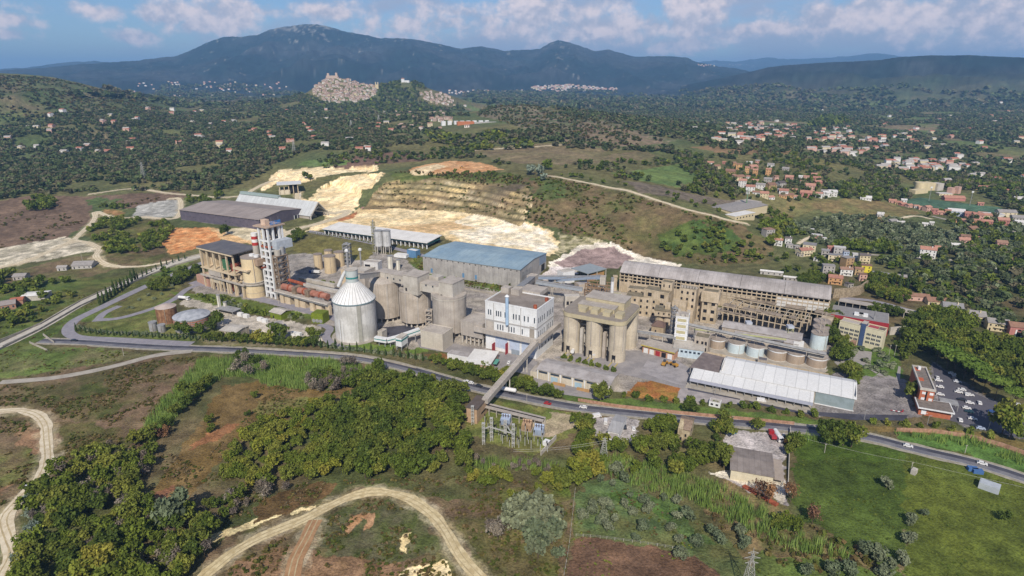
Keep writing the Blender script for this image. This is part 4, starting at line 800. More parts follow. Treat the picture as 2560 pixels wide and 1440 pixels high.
def raw_mill():
 f = Fr(P(513, 716), P(617, 746), 0); W = f.L
 H = Hh((513, 716), 617); D = Fr(P(505, 616, H), P(583, 629, H), 0).dep(P(563, 599, H))
 D = max(min(D, 46), 22)
 t = thing('mill_building', 'open beige concrete frame mill building with a dark flat roof', 'mill', f.p(0, 0, 0))
 Wr = W*.80
 b = MB(); b.box(f, -1.5, Wr+1, -1.5, D, H-.3, H+.7, ROOFD); b.build('roof', t)
 b = MB(); b.box(f, -1.4, Wr+.9, -1.45, -.4, H-1.5, H-.3, BEIGE); b.build('eaves_beam', t)
 for i in range(6):
  u = i*(Wr-1.2)/5
  for v in (0, D-2): b = MB(); b.box(f, u, u+1.2, v, v+1.2, -1, H-1.5, BEIGE); b.build('column', t)
 for z in (H*.30, H*.50):
  b = MB(); b.box(f, -.6, Wr+.6, -.7, D-1, z-.5, z+.5, BEIGE); b.build('floor_slab', t)
 b = MB(); b.box(f, -.8, W*1.02, -2.2, -.71, H*.31, H*.345, GREYC); b.build('gallery', t)
 def blk(name, u0, u1, v0, v1, z0, z1, m): q = MB(); q.box(f, u0, u1, v0, v1, z0, z1, m); return q.build(name, t)
 blk('lower_wall', Wr*.22, Wr*.58, -.25, 1.0, H*.18, H*.295, mat('mill_wall', 'b9ad97', 'a0947f')); blk('upper_wall', Wr*.20, Wr*.56, -.3, .9, H*.355, H*.495, GREYC)
 blk('back_wall', .5, Wr, D-1, D-.4, 0, H-2, BEIGE); blk('side_wall', .2, .8, 2, D-2, H*.5, H*.9, BEIGE)
 blk('cream_hopper', Wr*.05, Wr*.22, D*.3, D*.8, H*.505, H*.88, BEIGE); blk('cream_hopper', Wr*.25, Wr*.42, D*.4, D*.85, H*.505, H*.85, mat('cream2', 'b3a07e', '9c8a6b'))
 gr = mat('mill_green', '3f6b4c', '33583f'); q = MB(); q.cyl(*f.p(Wr*.48, D*.3, 0)[:2], 1.9, H*.505, H*.75, gr, 14); q.build('green_vessel', t); q = MB(); q.cyl(*f.p(Wr*.60, D*.25, 0)[:2], 2.4, H*.505, H*.78, gr, 14); q.build('green_vessel', t)
 q = MB(); q.cyl(*f.p(Wr*.75, D*.35, 0)[:2], 3.8, H*.505, H*.68, mat('mill_red', '8a4a3c', '6f382e'), 16); q.rod(f.p(Wr*.66, D*.3, H*.6), f.p(Wr*.9, D*.35, H*.72), 1.3, RUST, 10); q.build('mill_drum', t)
 blk('side_hopper', Wr*.9, Wr*1.02, D*.2, D*.5, H*.36, H*.46, BEIGE)
 for i in range(5): blk('machine', Wr*(.18+.17*i), Wr*(.26+.17*i), D*.2, D*.5, 0, H*random.uniform(.1, .24), random.choice([DARK, RUST, GREYB, BEIGE]))
 for i in range(5): blk('pier', W*(.22+.18*i), W*(.22+.18*i)+1.6, -.9, .6, -.5, H*.31, BEIGE)
 blk('filter_house', Wr+1.01, W*1.20, D*.25, D*.9, H*.78, H*.93, mat('filter_wall', 'a58d76', '8a7463')); blk('filter_floor', Wr+1.2, W*1.2, D*.4, D*.8, H*.70, H*.735, RUST)
 for i in range(2): q = MB(); q.cyl(*f.p(W*(1.0+.1*i), D*.4, 0)[:2], 2.2, H*.93, H*1.0, WHITE, 12); q.build('roof_fan', t)
 blk('conveyor_deck', Wr*.98, W*1.1, -.5, 4, H*.655, H*.69, BEIGE)
 g = Fr(P(493, 704), P(523, 718), 0); q = MB(); q.box(g, 0, g.L, 0, 13, -1, Hh((493, 704), 686), mat('pink_block', 'b58f7a', 'a07c69')); q.build('annexe', t)
raw_mill()
def kiln():
 zc = 13.0; a = P(708, 716, zc); b_ = P(820, 742, zc)
 t = thing('rotary_kiln', 'long rust red rotary kiln tube on concrete piers', 'kiln', (a[0], a[1], 0)); A = Vector(a); Bv = Vector(b_); d = (Bv-A)
 km = mat('kiln_rust', 'a87562', '8a5846', scale=0.25, amt=0.9, streak=0.3)
 q = MB(); q.rod(A, Bv, 2.7, km, 20); q.build('shell', t)
 for k in (.16, .5, .86): q = MB(); q.rod(A+d*(k-.012), A+d*(k+.012), 3.2, RUST, 20); q.build('tyre_ring', t)
 f = Fr(A, Bv, 0)
 for k in (.16, .5, .86): q = MB(); q.box(f, f.L*k-3, f.L*k+3, -4, 4, 0, zc-3.0, BEIGE); q.build('pier', t)
 for k in (.33, .62): q = MB(); q.box(f, f.L*k-2.2, f.L*k+2.2, -4.2, 4.0, zc-4, zc+3.2, BROWNST); q.build('drive_frame', t)
 q = MB(); q.rod(f.p(2, 5, zc+4.5), f.p(f.L*.45, 4, zc+4.2), 1.4, RUST, 12); q.build('orange_duct', t)
 q = MB(); q.box(f, f.L*.42, f.L*1.18, 2.5, 6.0, zc+3.3, zc+5.4, PALE); q.build('upper_gallery', t)
 for i in range(7): q = MB(); q.rod(f.p(f.L*(.78+.03*i), -3.6, zc-4), f.p(f.L*(.78+.03*i), -2.6, zc-1), .35, METAL, 6); q.build('cooling_fan', t)
 g = Fr(P(690, 726, 9.5), P(823, 760, 9.5), 0); t2 = thing('conveyor_gallery', 'low grey conveyor gallery running along the kiln', 'gallery', g.p(0, 0, 0))
 q = MB(); q.box(g, 0, g.L, -1.6, 1.6, 8.0, 10.4, GREYC); q.build('duct_box', t2); q = MB(); q.box(g, 0, g.L, -2.4, -1.61, 8.1, 8.4, METAL); q.build('walkway', t2)
 q = MB(); q.rod(g.p(0, -2.0, 9.4), g.p(g.L, -2.0, 9.4), .5, PALE); q.build('pipe', t2)
 for u in np.linspace(g.L*.12, g.L*.98, 4): q = MB(); q.box(g, u-2.2, u+2.2, -1.2, 1.2, 0, 8.0, BEIGE); q.build('pier', t2)
 h = Fr(P(750, 694, 6), P(838, 712, 6), 0); t3 = thing('conveyor_gallery', 'pale covered conveyor in the shaded court behind the kiln', 'gallery', h.p(0, 0, 0)); q = MB(); q.box(h, 0, h.L, -1.6, 1.6, 3.6, 6.6, PALE); q.build('duct_box', t3)
 for u in np.linspace(3, h.L-3, 5): q = MB(); q.box(h, u-.4, u+.4, -1, 1, 0, 3.6, METAL); q.build('leg', t3)
kiln()
def round_silo(label, cx, cy, wpx, top, mt, cap='flat', capm=None, group='silos of the works', legs=0, name='silo', z0=0.0, ring=None, pil=0, lad=True):
 """silo from the picture centre of its foot, its width in pixels and the row of its roof centre"""
 c = P(cx, cy, z0); dist = math.sqrt(c[0]**2+c[1]**2+(CH-z0)**2); dc = c[1]*math.cos(PITCH)+(CH-z0)*math.sin(PITCH)
 R = wpx/2*dc/F; H = Hh((cx, cy), top, z0); x, y = c[0], c[1]
 t = thing(name, label, 'silo', (x, y, z0), group); b0 = 3.5 if legs else -0.5
 b = MB(); b.cyl(x, y, R, z0+b0, z0+H, mt, 40); b.build('shell', t)
 b = MB()
 if cap == 'flat': b.cyl(x, y, R+.2, z0+H, z0+H+.6, capm or mt, 40)
 elif cap == 'cone': b.cyl(x, y, R+.3, z0+H, z0+H+R*.25, capm or mt, 40, r1=R*.25)
 elif cap == 'dome': b.cyl(x, y, R, z0+H, z0+H+R*.22, capm or mt, 40, r1=R*.72); b.cyl(x, y, R*.72, z0+H+R*.22, z0+H+R*.34, capm or mt, 40, r1=R*.2)
 b.build('roof', t)
 for i in range(legs):
  a = 2*math.pi*i/legs; q = MB(); q.cyl(x+R*.82*math.cos(a), y+R*.82*math.sin(a), .7, z0-.5, z0+3.5, PALE, 8); q.build('leg', t)
 if ring is not None: q = MB(); q.cyl(x, y, R+.3, z0+H*ring-.4, z0+H*ring+.4, PALE, 40); q.build('ring_beam', t)
 for i in range(pil):
  a = 2*math.pi*i/pil+.3; q = MB(); q.box(Fr((x+R*math.cos(a)-.6*math.sin(a)*-1, y+R*math.sin(a)-.6*math.cos(a)), (x+R*math.cos(a)-.6*math.sin(a), y+R*math.sin(a)+.6*math.cos(a))), 0, 1.2, -.3, .3, z0+b0, z0+H-1, capm or mt); q.build('pilaster', t)
 if lad: a = math.radians(-70); q = MB(); q.rod((x+(R+.2)*math.cos(a), y+(R+.2)*math.sin(a), z0+b0), (x+(R+.2)*math.cos(a), y+(R+.2)*math.sin(a), z0+H), .16, GREYB, 6); q.build('ladder', t)
 return t, x, y, R, H
CREAM = mat('cream_silo', 'c9b592', 'b7a280', scale=0.1, amt=0.7, streak=0.3); CAPB = mat('cap_brown', '8f8378', '7b7066')
round_silo('small cream silo at the left of the four near the kiln', 797.7, 674, 20.8, 635.6, CREAM, capm=CAPB)
round_silo('small cream silo standing foremost of the four near the kiln', 827.3, 681, 29, 640, CREAM, capm=CAPB)
round_silo('short cream silo hidden behind the foremost cream silo', 824, 664, 20, 626, CREAM, capm=CAPB)
round_silo('small cream silo at the right of the four near the kiln', 850, 668, 25, 630, CREAM, capm=CAPB)
# process towers between the cream silos and the concrete silos
def lattice(label, cx, cy, wpx, top, m, name='steel_tower', cat='tower', n=6, z0=0.0, fill=True, group=None):
 c = P(cx, cy, z0); dc = c[1]*math.cos(PITCH)+(CH-z0)*math.sin(PITCH); w = wpx*dc/F; H = Hh((cx, cy), top, z0)
 f = Fr((c[0]-w/2, c[1]), (c[0]+w/2, c[1]-.01), z0); t = thing(name, label, cat, f.p(w/2, w/2, 0), group); tw = max(.25, w*.08)
 for u in (0, w):
  for v in (0, w): b = MB(); b.beam(f.p(u, v, 0), f.p(u, v, H), tw, tw, m, up=(0, 1, 0)); b.build('leg', t)
 for i in range(1, n+1):
  z = H*i/n; z1 = H*(i-1)/n; b = MB(); b.box(f, -.2, w+.2, -.2, w+.2, z-.15, z+.1, m); b.build('platform', t); b = MB()
  for v in (0, w): b.beam(f.p(0, v, z1), f.p(w, v, z), tw*.6, tw*.6, m)
  for u in (0, w): b.beam(f.p(u, 0, z1), f.p(u, w, z), tw*.6, tw*.6, m)
  b.build('bracing', t)
 if fill: b = MB(); b.cyl(*f.p(w*.5, w*.5, 0)[:2], w*.22, z0+H*.1, z0+H*1.06, METAL, 12); b.build('duct', t)
 return t, f, w, H
lattice('grey lattice process tower behind the round cream silos', 869, 668, 17, 612, METAL)
lattice('tall yellowish lattice hoist beside the twin concrete silos', 937, 640, 8, 556, mat('hoist_paint', '9a9468', '7f7a56'), name='hoist_tower')
def box_thing(name, label, cat, a, b, zt, z0, D, wall, roofm=None, C=None, par=.5, group=None, wins=None):
 """flat roofed block: a and b are the picture positions of its front roof corners at height zt"""
 f = rfr(a, b, zt, z0); W = f.L; f.W = W; H = zt-z0
 if C is not None: D = f.dep(P(*C, zt))
 t = thing(name, label, cat, f.p(0, 0, 0), group)
 q = MB(); q.box(f, 0, W, 0, D, -1.5, H, wall); q.build('wall', t)
 q = MB(); q.box(f, .35, W-.35, .35, D-.35, H, H+.12, roofm or ROOFD); q.build('roof', t)
 if par: q = MB(); [q.box(f, *e, H, H+par, wall) for e in ((-.1, W+.1, -.1, .34), (-.1, W+.1, D-.34, D+.1), (-.1, .34, .345, D-.345), (W-.34, W+.1, .345, D-.345))]; q.build('parapet', t)
 return t, f, W, D, H
box_thing('control_building', 'low cream process building below the lattice process tower', 'building', (852, 675), (884, 682), 12, 0, 12, BEIGE, GREYC)
t, f, W, D, H = box_thing('process_building', 'pale grey block building with an open dark side beside the dome silo', 'building', (909, 655), (944, 658), 22, 0, 13, mat('pale_block', 'c6c3bf', 'aaa6a1'), GREYC, C=(943, 651))
ins(f, t, 'opening', 1, W*.45, 6, 20, DARK)
t, f, W, D, H = box_thing('process_building', 'grey block building between the dome silo and the first concrete silo', 'building', (925, 684), (962, 690), 20, 0, 15, GREYC, GREYC, C=(983, 681))
box_thing('process_building', 'grey blank walled building just behind the dome silo neck', 'building', (880, 675), (910, 680), 18, 0, 16, GREYC, PALE)
def slim(label, cx, cy, w, top): return round_silo(label, cx, cy, w, top, mat('slim_white', 'd8d4c6', 'bfb9a8', scale=.2, amt=.7, streak=.4), capm=METAL, group='slim white tanks', name='tank')
slim('taller slim white tank above the concrete silos', 977, 679, 13, 640); slim('shorter slim white tank above the concrete silos', 996.5, 678, 10, 650)
def vent_stack(label, cx, z0, zt, py, r, capr):
 c = P(cx, py, 0); t = thing('vent_stack', label, 'vent', (c[0], c[1], z0), 'vent stacks'); b = MB(); b.cyl(c[0], c[1], r, z0, zt, METAL, 12); b.build('pipe', t); b = MB(); b.cyl(c[0], c[1], capr, zt-.8, zt+.6, WHITE, 14); b.cyl(c[0], c[1], capr, zt+.6, zt+1.5, WHITE, 14, r1=capr*.3); b.build('cap', t)
vent_stack('white capped steel vent stack behind the dome silo', 876, 0, 40, 738, .9, 1.6)
vent_stack('small white capped vent stack above the cream process building', 906, 0, 30, 702, .7, 1.7)
def batching(label, cx):
 z0 = 4.0; c = P(cx, 637, z0); dc = c[1]*math.cos(PITCH)+(CH-z0)*math.sin(PITCH); R = 10*dc/F; x, y = c[0], c[1]; H = Hh((cx, 637), 577, z0); zb = Hh((cx, 637), 614, z0)
 t = thing('silo', label, 'silo', (x, y, z0), 'silos of the works'); m = mat('silo_white_dirty', 'c3c2bf', 'a19f9b', scale=.12, amt=.8, streak=.4)
 b = MB(); b.cyl(x, y, R, z0+zb, z0+H, m, 28); b.build('shell', t); b = MB(); b.cyl(x, y, R*.2, z0+zb*.5, z0+zb, METAL, 20, r1=R); b.build('hopper', t)
 b = MB(); b.cyl(x, y, R+.25, z0+H, z0+H+.5, METAL, 28); b.build('roof', t)
 for i in range(6): a = i*math.pi/3+.2; q = MB(); q.cyl(x+R*.92*math.cos(a), y+R*.92*math.sin(a), .4, z0-3, z0+zb+1, PALE, 8); q.build('leg', t)
batching('left of the twin grey batching silos on legs', 949.5); batching('right of the twin grey batching silos on legs', 969.5)
t, f, W, D, H = box_thing('weigh_hut', 'small blue hut with a white roof beside the twin batching silos', 'hut', (1017, 625), (1039, 629), 13, 6, 7, BLUEP, WHITER);
box_thing('canopy', 'low white canopy between the blue hut and batching silos', 'canopy', (985, 636), (1015, 639), 9, 7.5, 8, WHITE, WHITER, par=0)
# white domed silo
def dome_silo():
 c = P(892.5, 838.5); dc = c[1]*math.cos(PITCH)+CH*math.sin(PITCH); R = 50.5*dc/F; x, y = c[0], c[1]; H = Hh((892.5, 838.5), 745)
 zn = Hh((892.5, 838.5), 703); zt = zn+8.8; rn = R*.295
 t = thing('domed_silo', 'huge whitish silo with a white ribbed conical roof and small drum on top', 'silo', (x, y, 0), 'silos of the works')
 sm = mat('dome_shell', 'd0cdc7', 'b2aea6', scale=0.09, amt=0.9, streak=0.35); wr = mat('dome_roof', 'dddcd8', 'c2c0bb', scale=.2, amt=.6)
 b = MB(); b.cyl(x, y, R, -.5, H, sm, 56); b.build('shell', t)
 b = MB(); b.cyl(x, y, R+.5, H, zn, wr, 48, r1=rn); b.build('roof', t)
 for i in range(32):
  a = 2*math.pi*i/32; b = MB(); b.beam((x+(R+.45)*math.cos(a), y+(R+.45)*math.sin(a), H+.15), (x+rn*math.cos(a), y+rn*math.sin(a), zn+.15), .28, .3, mat('dome_rib', 'aaa9a6')); b.build('roof_rib', t)
 b = MB(); b.cyl(x, y, R+.55, H-.7, H+.1, mat('dome_rim', '6f8488'), 56); b.build('eaves_ring', t)
 b = MB(); b.cyl(x, y, rn, zn-1, zt, mat('drum_grey', 'b4bab6', '9aa19e'), 32); b.build('drum', t); b = MB(); b.cyl(x, y, rn+.06, zn+2.6, zn+3.9, TEAL, 32); b.build('drum_band', t); b = MB(); b.cyl(x, y, rn+.3, zt, zt+.5, PALE, 32); b.build('drum_roof', t)
 a = math.radians(-66); g = Fr((x+(R)*math.cos(a)-1.6, y+R*math.sin(a)), (x+R*math.cos(a)+1.6, y+R*math.sin(a)+.6)); b = MB(); b.box(g, 0, g.L, -.5, .8, 0, H-.8, mat('strip', '9b988d', '86837a')); b.build('pilaster', t)
 a = math.radians(-118); b = MB()
 for k in (-1, 1): b.rod((x+(R+.3)*math.cos(a)+k*.9, y+(R+.3)*math.sin(a), 0), (x+(R+.3)*math.cos(a)+k*.9, y+(R+.3)*math.sin(a), H*.62), .35, WHITE, 6)
 b.build('pipe', t)
 b = MB(); b.rod((x-rn-1.5, y+2, zn+5), (x-rn-7, y+4, zn-5), 1.2, WHITE, 10); b.rod((x-rn+1, y+1, zt-1), (x-rn-1.5, y+2, zn+5), 1.2, WHITE, 10); b.build('elbow_duct', t)
 return x, y, R, zn, zt
DS = dome_silo()
b = MB(); b.cyl(DS[0], DS[1], DS[2]+3, 0.0, 0.5, CONC, 48); tag(b.build('silo_apron'), 'round concrete apron under the white domed silo', 'apron')
S1 = round_silo('brown stained concrete silo right behind the domed silo', 968, 794, 76, 699, GREYB, 'dome', GREYC, legs=14, pil=8)
S2 = round_silo('grey concrete silo in the middle of the three big ones', 1041, 806, 76, 722, GREYB, 'flat', GREYC, legs=14, pil=8)
S3 = round_silo('pale grey concrete silo nearest the white mill building', 1126, 831, 83, 735, GREYC, 'flat', GREYC, legs=16, ring=.97)
def silo_gallery():
 a = np.array(S1[1:3]); c = np.array(S3[1:3]); f = Fr(a, c, 0); L = f.L; zt = S2[4]
 t = thing('gallery', 'grey concrete gallery bridging the tops of the three concrete silos', 'gallery', f.p(0, 0, zt))
 b = MB(); b.box(f, -4, L*.40, -4, 5, zt+5, zt+11, PALE); b.box(f, L*.62, L*.93, -4, 5, zt+2.5, zt+8.5, PALE); b.build('bridge', t)
 b = MB(); b.box(f, -4.2, L*.40, -4.2, 5.2, zt+11, zt+11.5, GREYC); b.box(f, L*.62, L*.93, -4.2, 5.2, zt+8.5, zt+9, GREYC); b.build('bridge_roof', t)
 b = MB(); b.box(f, L*.40, L*.62, -7, 7.5, zt-.5, zt+13.5, PALE); b.build('penthouse', t); b = MB(); b.box(f, L*.40-.3, L*.62+.3, -7.3, 7.8, zt+13.5, zt+14.1, GREYC); b.build('penthouse_roof', t)
 z3 = S3[4]; b = MB(); b.box(f, L*.93, L*1.13, -6.5, 8.5, z3-.2, z3+10.5, PALE); b.build('penthouse', t); b = MB(); b.box(f, L*.93-.3, L*1.13+.3, -6.8, 8.8, z3+10.5, z3+11, GREYC); b.build('penthouse_roof', t)
 for u in (.43, .955): q = MB(); q.box(f, L*u, L*u+1.4, -7.1 if u < .9 else -6.6, -6 if u < .9 else -6, zt+1.5, zt+4, DARK); q.build('door', t)
 for u in (.10, .2, .3, .7, .8): q = MB(); q.box(f, L*u, L*u+1.2, -4.1, -3.8, zt+7, zt+8.4, GLASS); q.build('window', t)
 b = MB(); b.box(f, L*.62+.31, L*.76, 7, 14, zt+8, zt+11, PALE); b.beam(f.p(L*.60, 8, zt+10), f.p(L*.72, 34, zt-3), 3.5, 3.0, PALE); b.build('inclined_bridge', t)
 x, y, R, zn, zd = DS; g = Fr((x+R*.25, y+1), tuple(f.p(-3, 0, 0)[:2]), 0); t2 = thing('conveyor_gallery', 'slim grey covered bridge from the dome drum to the silo gallery', 'gallery', g.p(0, 0, zn+3)); b = MB(); b.beam(g.p(0, 0, zn+3), g.p(g.L, 0, zt+8.2), 3.2, 3.4, PALE); b.build('duct_box', t2); b = MB(); b.beam(g.p(0, 0, zn+4.9), g.p(g.L, 0, zt+10.1), 3.6, .4, GREYC); b.build('duct_roof', t2)
silo_gallery()
def teal_conveyor():
 pts = [P(938, 846, 5), P(968, 851, 5), P(992, 845, 6), P(1049, 825, 9)]
 t = thing('conveyor_gallery', 'white conveyor tube with teal stripe linking domed silo and concrete block', 'gallery', (pts[0][0], pts[0][1], 0))
 for i in range(3):
  a, c = Vector(pts[i]), Vector(pts[i+1]); q = MB(); q.beam(a, c, 3.0, 3.2, WHITE); q.build('duct_box', t); q = MB(); off = Vector((0, 0, .3)); q.beam(a+off, c+off, 3.1, .7, TEAL); q.build('stripe', t)
  for k in (.3, .8): m_ = a+(c-a)*k; q = MB(); q.cyl(m_.x, m_.y, .35, 0, m_.z-1.5, METAL, 8); q.build('leg', t)
 f = rfr((989, 843.5), (1003, 846), 9.5, 0); W = f.L; t2 = thing('transfer_tower', 'small white transfer tower with a teal stripe on stilts', 'tower', f.p(0, 0, 0)); q = MB(); q.box(f, 0, W, 0, 8, 3, 9.5, WHITE); q.build('wall', t2); q = MB(); q.box(f, -.06, W+.06, -.06, 8.06, 6.9, 8.1, TEAL); q.build('stripe', t2)
 q = MB(); q.box(f, -.2, W+.2, -.2, 8.2, 9.5, 9.8, PALE); q.build('roof', t2)
 for u in (.3, W-.3):
  for v in (.3, 7.7): q = MB(); q.box(f, u-.25, u+.25, v-.25, v+.25, 0, 3, METAL); q.build('leg', t2)
teal_conveyor()
box_thing('concrete_block', 'windowless pale concrete block in front of the concrete silos', 'building', (1051, 827), (1106, 838), 12, 0, 13, mat('block_pale', 'c2b9a9', 'aba190', scale=.1, streak=.2), GREYC, C=(1113, 817))
lattice('rusty bracket scaffold in the gap between two concrete silos', 1073, 822, 16, 778, GREYB, n=4)
box_thing('hut', 'small concrete hut between the domed silo and the teal conveyor', 'hut', (944, 829), (955, 831), 6, 0, 6, PALE, GREYC)
t, f, W, D, H = box_thing('process_building', 'grey building on concrete stilts left of the white mill building', 'building', (1151.5, 802), (1206, 813), 17, 8, 18, GREYC, GREYC, C=(1215, 786))
for i in range(6):
 for v in (1, 12): q = MB(); q.box(f, W*i/5.3, W*i/5.3+1, v, v+1, -8, -1.5, PALE); q.build('stilt', t)
q = MB(); q.box(f, 3, W*.8, 3, 12, -6, -2, GREYB); q.build('hopper', t)
# white mill building
def white_mill():
 H = Hh((1343.7, 898), 777.5); A = P(1212.9, 753.5, H); Bq = P(1342, 777.5, H); f = Fr(A, Bq, 0); W = f.L; f.W = W; D = f.dep(P(1384.4, 746, H))
 t = thing('mill_building', 'large white cubic mill building with slit windows and brown flat roof', 'mill', f.p(W, 0, 0))
 b = MB(); b.box(f, 0, W, 0, D, -.5, H, WHITE); b.build('wall', t)
 b = MB(); b.box(f, .6, W-.6, .6, D-.6, H, H+.2, mat('mill_roof', '8f857b', '7c7268', scale=.12, amt=.9)); b.build('roof', t)
 b = MB(); [b.box(f, *e, H, H+.9, WHITE) for e in ((-.15, W+.15, -.15, .6), (-.15, W+.15, D-.6, D+.15), (-.15, .6, .61, D-.61), (W-.6, W+.15, .61, D-.61))]; b.build('parapet', t)
 for i, k in enumerate((.055, .10, .215, .255, .30, .385, .43, .55, .60, .66, .76, .83, .95)): ins(f, t, 'window', W*k, W*k+.8, H*.74, H*.85, GLASS)
 for k in (.24, .29, .34, .46, .51, .56, .72): ins(f, t, 'window', W*k, W*k+.8, H*.46, H*.57, GLASS)
 for z in (.72, .44):
  for k in (.10, .2, .3, .42, .60, .7, .8, .92): ins(f, t, 'window', D*k, D*k+.8, H*z, H*(z+.11), GLASS, 'r')
 for k in (.15, .3, .5, .7, .85): ins(f, t, 'window', D*k, D*k+1.6, H*.16, H*.22, GLASS, 'r')
 seam = mat('mill_seam', 'a9a5a0');
 for z in (.63, .37): b = MB(); b.box(f, -.25, W+.25, -.25, 0.05, H*z-.5, H*z+.5, seam); b.box(f, W-.05, W+.25, .06, D, H*z-.3, H*z+.3, seam); b.build('ledge', t)
 for k in (.17, .46, .70): b = MB(); b.box(f, W*k-.2, W*k+.2, -.2, .05, 12.5, H, seam); b.build('seam', t)
 ins(f, t, 'grey_panel', .3, W*.165, H*.38, H*.61, GREYC); ins(f, t, 'stain_panel', W*.87, W*.96, H*.36, H*.66, mat('stain', '9c9387', '847b70'))
 bm = mat('glazed_bay', 'b5bfcf', '98a3b5', rough=.5)
 for k0, k1 in ((.20, .44), (.48, .68), (.72, .97)): ins(f, t, 'glazed_bay', W*k0, W*k1, 2.5, 10.8, bm)
 for k0 in (.52, .6, .78): ins(f, t, 'door', W*k0, W*k0+3, 0, 3.6, mat('door_grey', '8b949c'), d=.2)
 q = MB(); q.box(f, W*.19-.2, W*.19+.2, -4, -.2, 0, 6, REDP); q.build('red_fin', t); q = MB(); q.box(f, W*.45-.2, W*.45+.2, -3.5, -.2, 0, 8, REDP); q.build('red_fin', t)
 q = MB(); q.cyl(*f.p(W*.455, -1.6, 0)[:2], 1.1, H*.62, H+7, mat('blue_pipe', '9fb6cb', '8ba2b8'), 14); q.cyl(*f.p(W*.455, -1.6, 0)[:2], 1.6, H+7, H+8.2, WHITE, 14, r1=.6); q.build('blue_stack', t)
 for u, v in ((W*.93, D*.12), (W*.95, D*.72)): q = MB(); q.cyl(*f.p(u, v, 0)[:2], 1.3, H+.2, H+2.6, RUST, 12); q.build('roof_fan', t)
 for u in (1, 9): q = MB(); q.box(f, u, u+6, D*.75, D*.97, H+.2, H+4.2, GREYC); q.build('roof_hut', t)
 q = MB(); q.box(f, W*.30, W*.72, D+.2, D+14, H-7, H+2.2, GREYC); q.build('rear_penthouse', t)
 for i in range(6): q = MB(); q.box(f, W*.73, W*.735, D+2+i*2, D+3+i*2, H-3, H-.5, DARK); q.build('rear_window', t)
 t2 = thing('conveyor_gallery', 'grey concrete conveyor gallery crossing the main road to the brick substation', 'gallery', f.p(W, -2, 0))
 q = MB(); q.box(f, -8, W+1.4, -3.2, -.5, 12.2, 15.2, GREYC); q.build('duct_box', t2); q = MB(); q.box(f, W+.5, W+3.4, -.4, D+6, 12.4, 15.4, GREYC); q.build('duct_box', t2)
 a = Vector(f.p(W+.6, -2, 13)); e = P(1214, 1001, 9); e = Vector((e[0], e[1], 9.0)); d = (e-a); d.normalize(); q = MB(); q.beam(a, e+d*1, 3.6, 2.8, GREYC); q.build('road_bridge', t2); s_ = d.cross(Vector((0, 0, 1))).normalized()
 q = MB(); up = Vector((0, 0, 1.55))
 for k in (-1.55, 1.55): q.beam(a+s_*k+up, e+s_*k+up, .4, .4, PALE)
 q.build('bridge_kerb', t2)
 for k in (.24, .60): m_ = a+(e-a)*k; q = MB(); q.beam((m_.x-s_.x*1.2, m_.y-s_.y*1.2, 0), (m_.x-s_.x*1.2, m_.y-s_.y*1.2, m_.z-1.3), .6, .6, PALE, up=(0, 1, 0)); q.beam((m_.x+s_.x*1.2, m_.y+s_.y*1.2, 0), (m_.x+s_.x*1.2, m_.y+s_.y*1.2, m_.z-1.3), .6, .6, PALE, up=(0, 1, 0)); q.build('leg', t2)
 return f, W, D, H
WM = white_mill()
